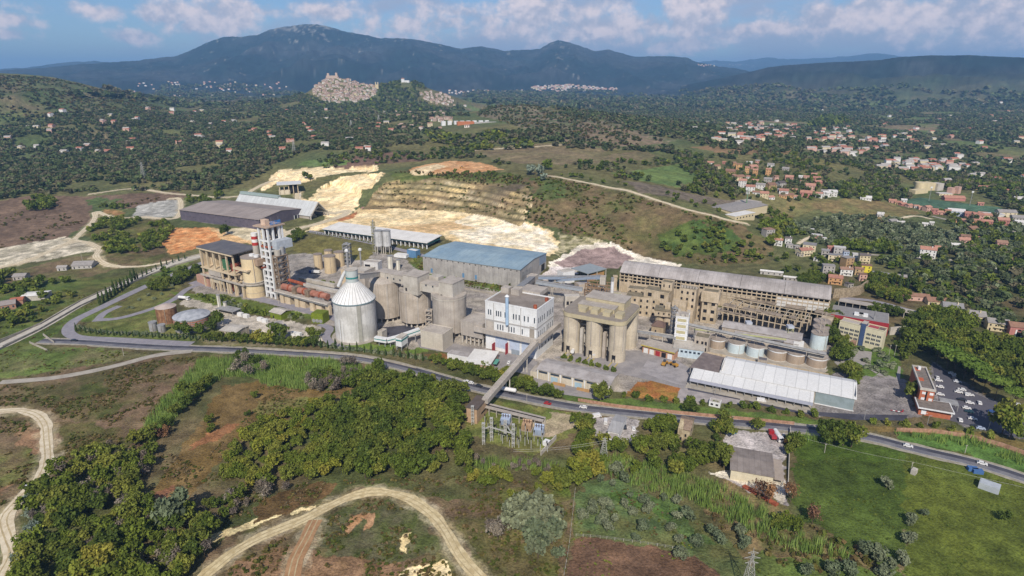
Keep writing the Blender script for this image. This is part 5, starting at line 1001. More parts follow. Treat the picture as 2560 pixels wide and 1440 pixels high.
# block of six concrete silos under one roof slab
def silo_block():
 a = P(1428, 874); c = P(1540.5, 898); f = Fr(a, c, 0); L = f.L; H = Hh((1540.5, 898), 806.5); R = 5.7
 m = mat('block_concrete', 'c4b8a2', 'aa9e8a', scale=.09, amt=.8, streak=.3); slab = mat('slab_edge', 'b5a98a', '9a8f74')
 V = f.dep(P(1571, 864)); t = thing('silo_block', 'block of tall beige concrete silos joined under one rounded roof slab', 'silo', f.p(L/2, V/2, 0))
 for v in (0, V):
  for k in (0, .5, 1):
   x, y = f.p(L*k, v, 0)[:2]; b = MB(); b.cyl(x, y, R, -.3, H, m, 32); o = b.build('silo_shell', t)
   if v == 0:
    g = Fr(f.p(L*k-2.2, -R-.15, 0), f.p(L*k+2.2, -R-.15, 0), 0); b = MB(); b.box(g, .9, 3.4, -.1, 2.5, 0, 5.2, DARK); b.build('arch_opening', o); b = MB(); b.box(g, -2.5, -1.5, .0, 2.5, 0, 6.5, DARK); b.build('slot_opening', o)
    b = MB(); b.cyl(x, y, R+.35, -.3, 8.5, m, 32, r1=R+.1); b.build('flared_base', o)
    for a_ in (-60, -120): b = MB(); b.rod((x+(R+.1)*math.cos(math.radians(a_)), y+(R+.1)*math.sin(math.radians(a_)), 8), (x+(R+.1)*math.cos(math.radians(a_)), y+(R+.1)*math.sin(math.radians(a_)), H), .3, GREYC, 6); b.build('rib', o)
 def stad(grow, z0, z1, mm, name):
  pts = []; r = R+grow
  for i in range(10): an = math.pi*1.0+math.pi/2*i/9; pts.append(f.p(0+r*math.cos(an), 0+r*math.sin(an), 0)[:2])
  for i in range(10): an = -math.pi/2+math.pi/2*i/9; pts.append(f.p(L+r*math.cos(an), r*math.sin(an), 0)[:2])
  for i in range(10): an = math.pi/2*i/9; pts.append(f.p(L+r*math.cos(an), V+r*math.sin(an), 0)[:2])
  for i in range(10): an = math.pi/2+math.pi/2*i/9; pts.append(f.p(r*math.cos(an), V+r*math.sin(an), 0)[:2])
  b = MB(); b.prism(pts, z0, z1, mm); return b.build(name, t)
 stad(.5, H, H+2.6, slab, 'roof_slab'); stad(.1, H+2.6, H+3.3, mat('slab_top', '8f867b', '7a7167'), 'roof_deck')
 def blk(name, u0, u1, v0, v1, z0, z1, mm=slab): q = MB(); q.box(f, u0, u1, v0, v1, z0, z1, mm); q.build(name, t)
 blk('penthouse', 4, L-1, V*.55, V+3, H+3.3, H+8.8); blk('penthouse_roof', 3.6, L-.6, V*.55-.4, V+3.4, H+8.8, H+9.3, GREYC)
 blk('low_penthouse', 2, L*.85, V*.2, V*.55-.41, H+3.3, H+6.2); blk('low_roof', 1.8, L*.85+.2, V*.2-.2, V*.55-.42, H+6.2, H+6.6, GREYC)
 for i in range(4): blk('roof_box', 5+i*8.5, 10+i*8.5, -1.5, V*.2-.25, H+3.3, H+6+.4*(i % 2))
 for k in (.25, .75):
  for i in range(5): blk('cross_frame', L*k-2.6, L*k+2.6, 3, V-3, 4+i*5.0, 4.8+i*5.0, GREYC)
  blk('chute', L*k-1.5, L*k+1.5, 1, 4, 7, 12, PALE); blk('stair', L*k-1, L*k+1, -3, 0, 0, H*.7, GREYB if k > .5 else PALE)
 yl = mat('kerb_yellow', 'b9a860')
 for k in (0, .5, 1):
  for s in (-1, 1): blk('lane_kerb', L*k+1.2+s*2.0-.3, L*k+1.2+s*2.0+.3, -R-9, -R-1, 0, .5, yl)
silo_block()
def white_stack_hut():
 f = rfr((1526, 741), (1547, 744), 18, 0); t = thing('filter_house', 'small white filter house with a white stack behind the silo block', 'filter', f.p(0, 0, 0)); W = f.L
 b = MB(); b.box(f, 0, W, 0, 9, -1, 18, WHITE); b.build('wall', t); b = MB(); b.box(f, .5, W-.5, .5, 8.5, 18, 19, mat('filter_top', 'b5ad8c')); b.build('roof', t); b = MB(); b.cyl(*f.p(1.4, -1.5, 0)[:2], 1.2, 12, 31, WHITE, 12); b.cyl(*f.p(1.4, -1.5, 0)[:2], 1.25, 31, 34, METAL, 12); b.build('stack', t)
white_stack_hut()
# the old works: long hall, ruined blocks, roofless sheds
def old_hall():
 H = 18.0; z0 = 0.0; f = rfr((1550, 679.6), (2077, 748.3), H, z0); W = f.L; f.W = W; D = 26.0
 t = thing('factory_hall', 'very long derelict hall with a curved grey roof and open dark wall grid', 'factory', f.p(0, 0, 0))
 rm = mat('hall_roof', 'b0a9a4', '8f8883', scale=.07, amt=1.0, bump=.5, ribs=(math.atan2(f.ux[1], f.ux[0]), 3.2)); b = MB(); n = 8
 nb = 5
 for s in range(nb):
  b = MB(); u0, u1 = W*s/nb+.12, W*(s+1)/nb-.12; prev = None; vs = []
  for i in range(n+1):
   a = i/n; v = -1.2+(D+2.4)*a; z = H+.2+6.2*math.sin(math.pi*a)**.9
   vs.append((v, z))
  for i in range(n):
   (v0, za), (v1, zb) = vs[i], vs[i+1]
   b.hexa([f.p(u0,v0,za-.4),f.p(u1,v0,za-.4),f.p(u1,v1,zb-.4),f.p(u0,v1,zb-.4)], [f.p(u0,v0,za),f.p(u1,v0,za),f.p(u1,v1,zb),f.p(u0,v1,zb)], rm)
  b.build('roof_section', t)
 b = MB(); b.box(f, 0, W, D-.6, D, -1, H, OLDW); b.build('back_wall', t); b = MB(); b.box(f, .1, .6, 1, D-.7, -1, H, OLDW); b.box(f, W-.6, W-.1, 1, D-.7, -1, H, OLDW); b.build('end_wall', t)
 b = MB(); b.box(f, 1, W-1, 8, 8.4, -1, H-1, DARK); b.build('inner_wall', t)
 nc = 44
 for i in range(nc+1):
  u = (W-1)*i/nc; b = MB(); b.box(f, u, u+.8, 0, .8, -1, H-.3, OLDW); b.build('column', t)
 for z in (H-.6, H-3.2, H-6.0): b = MB(); b.box(f, -.3, W+.3, -.25, .6, z-.35, z+.35, OLDW); b.build('beam', t)
 b = MB(); b.box(f, 0, W*.70, .3, .75, -1, H-8.6, OLDW); b.build('infill_wall', t)
 for i in range(int(nc*.40), int(nc*.70)):
  u = (W-1)*i/nc
  for z in (H-8.4, H-10.8): b = MB(); b.box(f, u+.9, u+.9+(W-1)/nc-1.2, -.1, .25, z, z+1.9, mat('old_panel', 'b9aa92', '9b8c75')); b.build('wall_panel', t)
 for i in range(int(nc*.78), nc):
  u = (W-1)*i/nc
  for z in (H-5.4, H-8.4, H-11): b = MB(); b.box(f, u+.9, u+.7+(W-1)/nc-.4, -.12, .3, z, z+2.2, mat('white_panel', 'cfcbc3', 'b3ada4')); b.build('white_panel', t)
 return f, W
HALL = old_hall()
def win_grid(f, t, W, us, zs, w=1.3, h=1.8, side='f', m=None, nm='window'):
 for z in zs:
  for u in us: ins(f, t, nm, u, u+w, z, z+h, m or DARK, side)
def ruin(label, a, b_, zt, D, m=OLDW, rm=OLDR, cols=4, rows=3, C=None, z0=0, w=1.5, name='ruined_block', par=.7):
 t, f, W, DD, H = box_thing(name, label, 'ruin', a, b_, zt, z0, D, m, rm, C=C, par=par)
 if cols: win_grid(f, t, W, [W*(i+.5)/cols-w/2 for i in range(cols)], [H*(j+.35)/rows for j in range(rows)], w=w, h=H/rows*.42)
 return t, f, W, DD, H
ruin('broad derelict beige block with tall slit windows right of the silo block', (1564, 741), (1643, 749), 15, 14, cols=5, rows=3)
ruin('low derelict strip with a sagging roof under the long hall front', (1569, 722), (1612, 727), 17, 10, cols=3, rows=4)
ruin('derelict upper storey block with one big black opening', (1610, 724), (1672, 735), 21, 12, cols=2, rows=3, w=3)
ruin('narrow derelict lift tower rising in front of the long hall', (1654, 706), (1681, 710), 27, 8, cols=2, rows=5, w=1)
t, f, W, D, H = ruin('stepped derelict tower block with ragged parapet', (1699, 722), (1741, 728), 26, 11, cols=3, rows=5)
b = MB(); b.box(f, -3.5, W*.55, -6, -.2, -1, H*.68, OLDW); b.build('front_bay', t); b = MB(); b.box(f, W*.58, W*.98, -4.5, -.2, -1, H*.42, OLDW); b.build('low_bay', t)
for i in range(6): q = MB(); q.cyl(*f.p(W*(i+.5)/6, D*.4, 0)[:2], .9, H, H+1.6, GREYC, 10); q.build('roof_cyclone', t)
t, f, W, D, H = ruin('tall derelict tower with big square panels nearest the roofless sheds', (1758, 729), (1796, 734), 25, 9, cols=2, rows=4, w=2.6)
b = MB(); b.box(f, -1, W+1, -1.2, D+1, H*.70, H*1.0, OLDW); b.build('head_house', t)
win_grid(f, t, W, [W*.3, W*.62], [H*.78], w=1.2, h=3.5)
ruin('thin derelict stair tower squeezed between two derelict towers', (1746, 737), (1756, 739), 20, 8, cols=1, rows=4, w=1)
def twin_hopper():
 f = rfr((1637, 775), (1680, 780), 15, 0); W = f.L; t = thing('hopper_house', 'pair of old stone hoppers under a mossy square roof', 'ruin', f.p(0, 0, 0))
 for k in (.27, .75): b = MB(); b.cyl(*f.p(W*k, 5, 0)[:2], W*.25, -1, 10.5, OLDW, 20); b.build('hopper', t)
 b = MB(); b.box(f, 0, W, 0, 10, 10.5, 15, OLDW); b.build('upper_storey', t); b = MB(); b.box(f, -.5, W+.5, -.5, 10.5, 15, 15.6, OLDR); b.build('roof', t); b = MB(); b.box(f, W*.55, W*.85, 3, 8, 15.6, 19.5, OLDW); b.build('roof_hut', t)
 for k in (.2, .5, .8): ins(f, t, 'window', W*k, W*k+1, 12, 13.5, DARK)
twin_hopper()
t, f, W, D, H = box_thing('shed_house', 'small ochre plastered house with dark hipped roof among the derelict blocks', 'house', (1629, 815), (1659, 820), 8, 0, 9, mat('ochre_wall', 'a9977c', '8d7b61', scale=.3), ROOFD, par=0)
b = MB(); b.add([f.p(-.5,-.5,8.2),f.p(W+.5,-.5,8.2),f.p(W+.5,D+.5,8.2),f.p(-.5,D+.5,8.2),f.p(W*.35,D/2,11.5),f.p(W*.65,D/2,11.5)], [(0,1,5,4),(1,2,5),(2,3,4,5),(3,0,4),(3,2,1,0)], mat('old_tile', '6f5a50', '584840')); b.build('hip_roof', t); ins(f, t, 'window', W*.3, W*.3+1, 4, 5.4, DARK)
def white_stair_tower():
 f = rfr((1690, 790), (1722, 794), 24.5, 0); W = f.L; D = 11; f.W = W; t = thing('white_tower', 'slender white tower with stacked yellowish louvre windows and crown parapet', 'tower', f.p(0, 0, 0)); H = 24.5
 b = MB(); b.box(f, 0, W, 0, D, -.5, H, WHITE); b.build('wall', t); lv = mat('louvre', 'b7ae88', '9c936e', scale=1.0)
 for i in range(5): ins(f, t, 'louvre_window', W*.14, W*.84, 3.2+i*4.4, 5.3+i*4.4, lv); q = MB(); q.box(f, -.3, W+.3, -.3, 0, 6.6+i*4.4, 7.0+i*4.4, WHITE); q.build('string_course', t)
 for (u, v) in ((0, 0), (W-2, 0), (0, D-2), (W-2, D-2), (W*.4, 0)): q = MB(); q.box(f, u, u+2, v, v+1.2, H, H+1.8, PALE); q.build('crown_block', t)
 q = MB(); q.box(f, .6, W-.6, .8, D-.8, H, H+.3, GREYC); q.build('roof', t)
 lattice('grey steel lift frame attached behind the white louvred tower', 1681, 861, 13, 772, METAL, n=8)
 g = rfr((1684, 868), (1760, 878), 6.5, 0); t2 = thing('store_building', 'low white and blue tinted store at the foot of the white tower', 'building', g.p(0, 0, 0)); q = MB(); q.box(g, 0, g.L, 0, 14, -.5, 6.5, mat('store_wall', 'bccbd3', 'a2b0b8', streak=.3)); q.build('wall', t2); q = MB(); q.box(g, -.4, g.L+.4, -.4, 14.3, 6.5, 7.0, PALE); q.build('roof', t2)
 for i in range(6): ins(g, t2, 'window', g.L*(.1+.14*i), g.L*(.1+.14*i)+1.6, 3.6, 5.0, GLASS)
 g = rfr((1607, 862), (1686, 882), 5.5, 0); t3 = thing('workshop', 'long low workshop with brick red and white doors under a yellow edged roof', 'building', g.p(0, 0, 0)); W2 = g.L; q = MB(); q.box(g, 0, W2, 0, 11, -.5, 5.5, mat('workshop_wall', 'b98d72', '9e755d')); q.build('wall', t3); q = MB(); q.box(g, -.8, W2+.6, -1.2, 11.4, 5.5, 6.0, GREYC); q.build('roof', t3)
 q = MB(); q.box(g, -.9, W2+.7, -1.35, -1.21, 5.3, 6.1, mat('edge_yellow', 'b7a54e')); q.build('roof_edge', t3)
 for i, m in enumerate((WHITE, WHITE, REDP, DARK, WHITE)): ins(g, t3, 'door', W2*(.04+.19*i), W2*(.18+.19*i), 0, 3.6, m)
white_stair_tower()
def roofless_sheds():
 f = rfr((1793, 777), (2012, 822), 7, 0); W = f.L; t = thing('roofless_shed', 'ruined sheds with broken flat roofs and black open roof bays', 'ruin', f.p(0, 0, 0)); V = 42
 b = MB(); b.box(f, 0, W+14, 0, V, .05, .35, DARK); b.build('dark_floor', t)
 for v0, v1, z, u1 in ((V*.78, V*1.0, 9.5, W+14), (V*.30, V*.46, 8.2, W*.86), (V*.02, V*.10, 7.4, W*.45)):
  n = 11
  for i in range(n):
   if random.random() < .12 and i > 1: continue
   a0, a1 = u1*i/n+.1, u1*(i+1)/n-.1; q = MB(); dz = random.uniform(-.3, .2); q.box(f, a0, a1, v0+random.uniform(0, .8), v1-random.uniform(0, .8), z+dz-.5, z+dz, mat('broken_roof', '9b8d7c', '75695b', scale=.25, amt=1.0)); q.build('roof_panel', t)
 for v, z, u1 in ((0, 7.4, W*.95), (V*.30, 8, W), (V*.46, 8.2, W), (V*.62, 8.4, W), (V*.78, 9, W+14)):
  q = MB(); q.box(f, 0, u1, v-.3, v+.3, z-1.1, z-.52, OLDW); q.build('beam', t)
  n = 14
  for i in range(n+1): q = MB(); u = (u1-.7)*i/n; q.box(f, u, u+.7, v-.35, v+.35, -.5, z-1.1, OLDW); q.build('column', t)
 for i in range(9): q = MB(); u = W*(i+.5)/9; q.box(f, u-.2, u+.2, V*.465, V*.775, 7.4, 7.8, PALE); q.build('rafter', t)
 q = MB(); q.box(f, W+6, W+14, 2, V-9, -.5, 8.5, OLDW); q.build('end_block', t)
roofless_sheds()
def grey_sheds():
 for i, (a, b_, C, lab) in enumerate([((1806, 817), (2003, 851), (2006, 834), 'low grey fibre cement shed above the row of tanks'), ((1838, 832), (1995, 862), (2000, 852), 'narrow lean-to shed below the low grey shed')]):
  H = 6.5-2*i; f = rfr(a, b_, H, 0); W = f.L; D = max(7, f.dep(P(*C, H))); t = thing('shed', lab, 'shed', f.p(0, 0, 0)); q = MB(); gable_walls(q, f, 0, W, 0, D, -.5, H, H+2-i, GREYB); q.build('wall', t); q = MB(); gable_roof(q, f, 0, W, 0, D, H+.05, H+2.05-i, ETERN); q.build('roof', t)
 hp = mat('hoist_green', 'a7a878', '87885c');
 for i, (x, y, tp) in enumerate([(1870, 838, 812), (1972, 860, 822)]): lattice(('western', 'eastern')[i]+' yellow green hoist frame over the low grey sheds', x, y, 13, tp, hp, name='hoist_tower', n=3, fill=False); c = P(x, y); q = MB(); q.cyl(c[0], c[1]+2, 3.0, Hh((x, y), tp), Hh((x, y), tp)+1.8, mat('hoist_cab', 'b2b6be'), 4, a0=.78); tag(q.build('hoist_cab'), ('western', 'eastern')[i]+' pale square cab on top of a yellow green hoist frame', 'cab')
 a, b_ = P(1735, 822, 8), P(1966, 850, 8); f = Fr(a, b_, 0); t = thing('pipe_rack', 'thin yellowish pipe run between the two hoist frames', 'pipe', f.p(0, 0, 0))
 for k in (0, 1.4): q = MB(); q.rod(f.p(0, k, 7.4), f.p(f.L, k, 8), .35, hp, 6); q.build('pipe', t)
grey_sheds()
# row of six squat silos and the conveyor above them
TAUPE = mat('taupe_silo', 'a79683', '958471', scale=.1, amt=.6, streak=.3); PALEB = mat('paleblue_silo', 'c2cecf', 'b0bcbe', scale=.1, amt=.5, streak=.25)
SIX = [(1791.7, 870, 37.5, 845, TAUPE, 'taupe squat silo at the left end of the row of six'), (1838.5, 880, 40.5, 853.5, PALEB, 'left one of the two pale blue squat silos in the row'), (1886.5, 889, 41, 863, PALEB, 'right one of the two pale blue squat silos in the row'),
 (1941, 897, 47, 871, TAUPE, 'widest taupe squat silo in the middle of the row'), (1986.5, 906.5, 43, 880, TAUPE, 'taupe squat silo second from the right end of the row'), (2039.6, 915, 47, 890, TAUPE, 'taupe squat silo at the right end of the row')]
for cx, cy, w, top, m, lab in SIX:
 t, x, y, R, H = round_silo(lab, cx, cy, w, top, m, capm=mat('silo_lid', 'a2968a', '857a6f', scale=.2, amt=1.0), group='six squat silos in a row', lad=False); q = MB(); q.cyl(x, y, R+.12, -.4, 1.0, WHITE, 40); q.build('white_base', t); q = MB(); q.cyl(x, y, R+.14, H-.8, H-.1, WHITE, 40); q.build('white_rim', t); q = MB(); q.rod((x+.2, y-R-.1, .5), (x+.2, y-R-.1, H), .12, GREYB, 6); q.build('ladder', t)
 for i in range(4): q = MB(); q.cyl(x+random.uniform(-.4, .4)*R, y+random.uniform(-.1, .5)*R, .3, H+.6, H+random.uniform(2, 4), GREYB, 6); q.build('roof_vent', t)
q = MB(); fz = Fr(P(1772, 885), P(2062, 938)); q.box(fz, 0, fz.L, 2, 15, .0, .9, CONC); tag(q.build('silo_plinth'), 'pale concrete plinth carrying the row of squat silos', 'plinth')
q = MB(); q.box(fz, -1, fz.L+2, -.6, -.1, 0, 1.6, OLDW); tag(q.build('retaining_wall'), 'low dark edged wall between squat silos and white sheds', 'wall')
def long_conveyor():
 a, b_ = P(1722, 810, 14.5), P(2066, 884, 12.5); f = Fr(a, b_, 0); L = f.L; t = thing('conveyor_gallery', 'long thin pipe conveyor running over the six squat silos', 'gallery', f.p(0, 0, 0))
 for k, r in ((0, .55), (1.5, .4), (-1.4, .35)): q = MB(); q.rod(f.p(0, k, 14.3), f.p(L, k, 12.3), r, METAL, 8); q.build('pipe', t)
 q = MB(); q.beam(f.p(0, .2, 13.3), f.p(L, .2, 11.3), 3.4, .35, PALE); q.build('deck', t)
 for k in np.linspace(.04, .98, 10): q = MB(); q.box(f, L*k-.25, L*k+.25, 4.2, 4.7, 0, 13.2-2*k, METAL); q.build('leg', t)
 g = Fr(P(1585, 826, 9), P(1690, 843, 9), 0); t2 = thing('conveyor_gallery', 'open conveyor belt frame running from the silo block to the white tower', 'gallery', g.p(0, 0, 0)); q = MB(); q.box(g, 0, g.L, -1.2, 1.2, 8, 9.2, METAL); q.build('duct_box', t2); q = MB(); q.rod(g.p(0, 1.6, 9.4), g.p(g.L, 1.6, 9.4), .3, PALE, 6); q.build('pipe', t2)
 for k in (.1, .4, .7, .95): q = MB(); q.box(g, g.L*k-.3, g.L*k+.3, -1, 1, 0, 8, PALE); q.build('leg', t2)
long_conveyor()
t, f, W, D, H = box_thing('elevator_house', 'old brownish elevator house left of the six squat silos', 'building', (1737, 842), (1772, 848), 11.5, 0, 9, GREYB, OLDR); win_grid(f, t, W, [W*.15, W*.5, W*.75], [2, 6.5], w=1.4, h=2.6)
t, f, W, D, H = box_thing('control_hut', 'pale control hut above the right end of the squat silos', 'hut', (2022, 877), (2062, 885), 11.5, 8.6, 4, PALE, GREYC, par=0); ins(f, t, 'window', W*.65, W*.72, .9, 2.1, DARK)
t, f, W, D, H = box_thing('control_hut', 'dark roofed little hut on the plinth before the squat silos', 'hut', (1895, 899), (1918, 903), 5, 0, 5, GREYB, ROOFD, par=.2); win_grid(f, t, W, [W*.15, W*.55], [2.2], w=2, h=1.3, m=GLASS)
for lab, cx, cy, w, tp, m in (('tall pale blue silo in front of two grey silos by the park trees', 2044, 868, 39, 833, PALEB), ('upper grey silo stacked behind the tall pale blue silo', 2049, 840, 38, 803, mat('plain_grey', '9c958c', '857e75', streak=.4)), ('middle grey silo right behind the tall pale blue silo', 2047, 853, 37, 818, mat('plain_grey', ''))):
 t, x, y, R, H = round_silo(lab, cx, cy, w, tp, m, capm=mat('silo_lid', ''));
 for k in (-.2, .3): q = MB(); q.cyl(x+R*k, y-R*.2, .25, H+.6, H+7, GREYB, 6); q.build('vent_pole', t)
box_thing('hut', 'small white roofed hut between hoist frame and pale blue silo', 'hut', (1984, 857), (2010, 861), 5.5, 0, 6, WHITE, WHITER, par=0)
# white despatch sheds by the main road
def white_sheds():
 z = 8.0; f = rfr((1801, 930), (2139.6, 997), z, 0); W = f.L; D = f.dep(P(2137.5, 951, z)); t = thing('dispatch_shed', 'large white despatch shed with an arched white roof and grey glazed end bay', 'shed', f.p(0, 0, 0))
 n = 3; b = MB(); za = lambda a: z+2.4*(a/.66 if a < .66 else (1-a)/.34)**.8 if 0 < a < 1 else z
 rw = mat('shed_roof_white', 'd6d5d1', 'cecdc9', scale=.1, amt=.5, ribs=(math.atan2(f.ux[1], f.ux[0]), 6))
 for i in range(n):
  a0, a1 = i/n, (i+1)/n; v0, v1 = -.6+(D+1.2)*a0, -.6+(D+1.2)*a1
  b.hexa([f.p(-.5,v0,za(a0)-.3),f.p(W+.5,v0,za(a0)-.3),f.p(W+.5,v1,za(a1)-.3),f.p(-.5,v1,za(a1)-.3)], [f.p(-.5,v0,za(a0)),f.p(W+.5,v0,za(a0)),f.p(W+.5,v1,za(a1)),f.p(-.5,v1,za(a1))], rw)
 b.build('roof', t)
 pn = mat('shed_panel', 'b9b79c', 'a19f86'); b = MB(); b.box(f, .3, W-.3, .3, D-.3, -.3, z-.1, PALE); b.build('wall', t)
 for u in (0, W): q = MB(); q.box(f, u-.15 if u else .15, u+.15-.3 if u else .3, 1, D-1, z-.2, z+2.2, PALE); q.build('gable_infill', t)
 for i in range(7): q = MB(); q.box(f, W*.72*i/7+.5, W*.72*(i+1)/7-.7, .05, .35, 4.5, z-.3, pn); q.build('wall_panel', t);
 gp = mat('grey_glazing', '8e9a9c', '76827f', rough=.4)
 for i in range(3): q = MB(); q.box(f, W*(.725+.09*i), W*(.815+.09*i)-.05, -.1, .33, .4, z-.2, gp); q.build('end_bay', t)
 q = MB(); q.box(f, W*.725, W+.1, -.25, -.11, -.1, .5, WHITE); q.build('plinth', t)
 z2 = 5.6; g = rfr((1727, 943), (2031, 1004), z2, 0); W2 = g.L; D2 = max(10, g.dep(P(1736, 925, z2+1.8))); t2 = thing('dispatch_shed', 'lower white shed with a lilac grey fascia along the black asphalt', 'shed', g.p(0, 0, 0))
 q = MB(); q.hexa([g.p(-.4,-1,z2-.1),g.p(W2+.4,-1,z2-.1),g.p(W2+.4,D2,z2+1.6),g.p(-.4,D2,z2+1.6)],[g.p(-.4,-1,z2+.2),g.p(W2+.4,-1,z2+.2),g.p(W2+.4,D2,z2+1.9),g.p(-.4,D2,z2+1.9)], rw); q.build('roof', t2)
 q = MB(); q.box(g, -.4, W2+.4, -1.1, -.8, z2-2.2, z2-.12, mat('lilac_fascia', 'a5a7b2', '9193a0')); q.build('fascia', t2); q = MB(); q.box(g, 0, W2, 4, D2, -.2, z2-.2, pn); q.build('wall', t2)
 for i in range(16): q = MB(); u = W2*i/15; q.box(g, u-.2, u+.2, -.5, -.1, 0, z2-.12, METAL); q.build('post', t2)
 q = MB(); q.box(g, -2, W2+2, -4, 4, 0, .7, CONC); q.build('loading_platform', t2)
 d = rfr((1732, 909), (1800, 926), 6.8, 0); t3 = thing('canopy', 'flat canopy of streaky dark brown roof sheets at the shed end', 'canopy', d.p(0, 0, 0)); Dd = max(8, d.dep(P(1813, 894, 6.8))); q = MB(); q.box(d, 0, d.L, -6, Dd, 6.5, 6.9, mat('dark_sheet', '6c615d', '827671', scale=.25, amt=1.0)); q.build('roof', t3)
 for u in (.5, d.L-.5):
  for v in (-5.5, Dd-.5): q = MB(); q.box(d, u-.25, u+.25, v-.25, v+.25, 0, 6.5, METAL); q.build('post', t3)
white_sheds()
def grey_warehouse():
 z = 6.5; f = rfr((1343, 922.7), (1525, 963), z, 0); W = f.L; f.W = W; D = f.dep(P(1545, 935, z)); t = thing('warehouse', 'long cream walled warehouse with a grey ribbed roof above the main road', 'warehouse', f.p(0, 0, 0)); cw = mat('cream_wall', 'c6bca8', 'aea48f', streak=.3)
 b = MB(); gable_walls(b, f, 0, W, 0, D, -.5, z, z+1.5, cw); b.build('wall', t); b = MB(); gable_roof(b, f, 0, W, 0, D, z+.05, z+1.55, ETERN); b.build('roof', t)
 for i in range(6): ins(f, t, 'strip_window', W*i/6+1.2, W*(i+1)/6-1.0, z-2.0, z-.7, GLASS)
 for i in range(7): q = MB(); u = min(max(W*i/6, .3), W-.3); q.box(f, u-.3, u+.3, -.22, .1, 0, z-.05, WHITE); q.build('pilaster', t)
 for i in (1, 3, 5): ins(f, t, 'door', W*i/6+1.5, W*i/6+6, 0, 3.4, mat('door_pale_blue', '9fb6c0', '879da6'))
 for i in (2, 4): q = MB(); q.box(f, W*i/6-4, W*i/6+4, -3, -1.6, 0, 1.4, mat('pallet_orange', 'b08a5c', '8f6f49')); tag(q.build('pallet_stack'), 'orange brown pallets stacked against the cream warehouse, '+('left stack' if i == 2 else 'right stack'), 'pallets')
 box_thing('annexe', 'small flat roofed cream annexe at the left end of the cream warehouse', 'building', (1326, 928), (1342, 931), 4, 0, 9, cw, GREYC, par=0)
grey_warehouse()
t, f, W, D, H = box_thing('workshop', 'workshop with a plain white flat roof beside the white mill building', 'building', (1162.7, 907), (1224, 914), 5.5, 0, 20, mat('brick_white', 'b59a86', '9a8170'), WHITER, C=(1260, 882), par=0); q = MB(); q.box(f, -.5, W+.5, -.5, D+.5, 5.62, 6.0, WHITER); q.build('roof_sheet', t); q = MB(); q.box(f, W+.1, W+2.6, D*.35, D*.7, 3.2, 3.5, mat('green_awning', '5d9a8a')); q.build('awning', t)
t, f, W, D, H = box_thing('shed', 'low white walled shed with a grey roof next to the white roofed workshop', 'shed', (1118, 884), (1172, 894), 3.6, 0, 9, WHITE, ETERN, C=(1186, 885), par=0)
t, f, W, D, H = box_thing('store_cube', 'plain white box store on the white dusty yard', 'building', (1408, 682), (1437, 677), 11, .5, 10, WHITE, PALE, par=0)
def blue_canopy():
 z = 9; f = rfr((1470, 684), (1517, 671.5), z, 0); W = f.L; D = max(14, f.dep(P(1440, 667, z))); t = thing('canopy', 'open canopy with a blue grey diamond shaped roof on the pinkish yard', 'canopy', f.p(0, 0, 0)); q = MB(); q.box(f, 0, W, 0, D, z-.5, z, mat('canopy_roof', '8f979a', '7f878a')); q.build('roof', t)
 for u in (.5, W*.5, W-.5):
  for v in (.5, D-.5): q = MB(); q.box(f, u-.3, u+.3, v-.3, v+.3, -1, z-.5, PALE); q.build('post', t)
 q = MB(); q.box(f, 2, W-1, 2, 3.2, 0, z-2.6, mat('canopy_fill', 'b08a58', '8f6d44')); q.build('back_board', t)
blue_canopy()
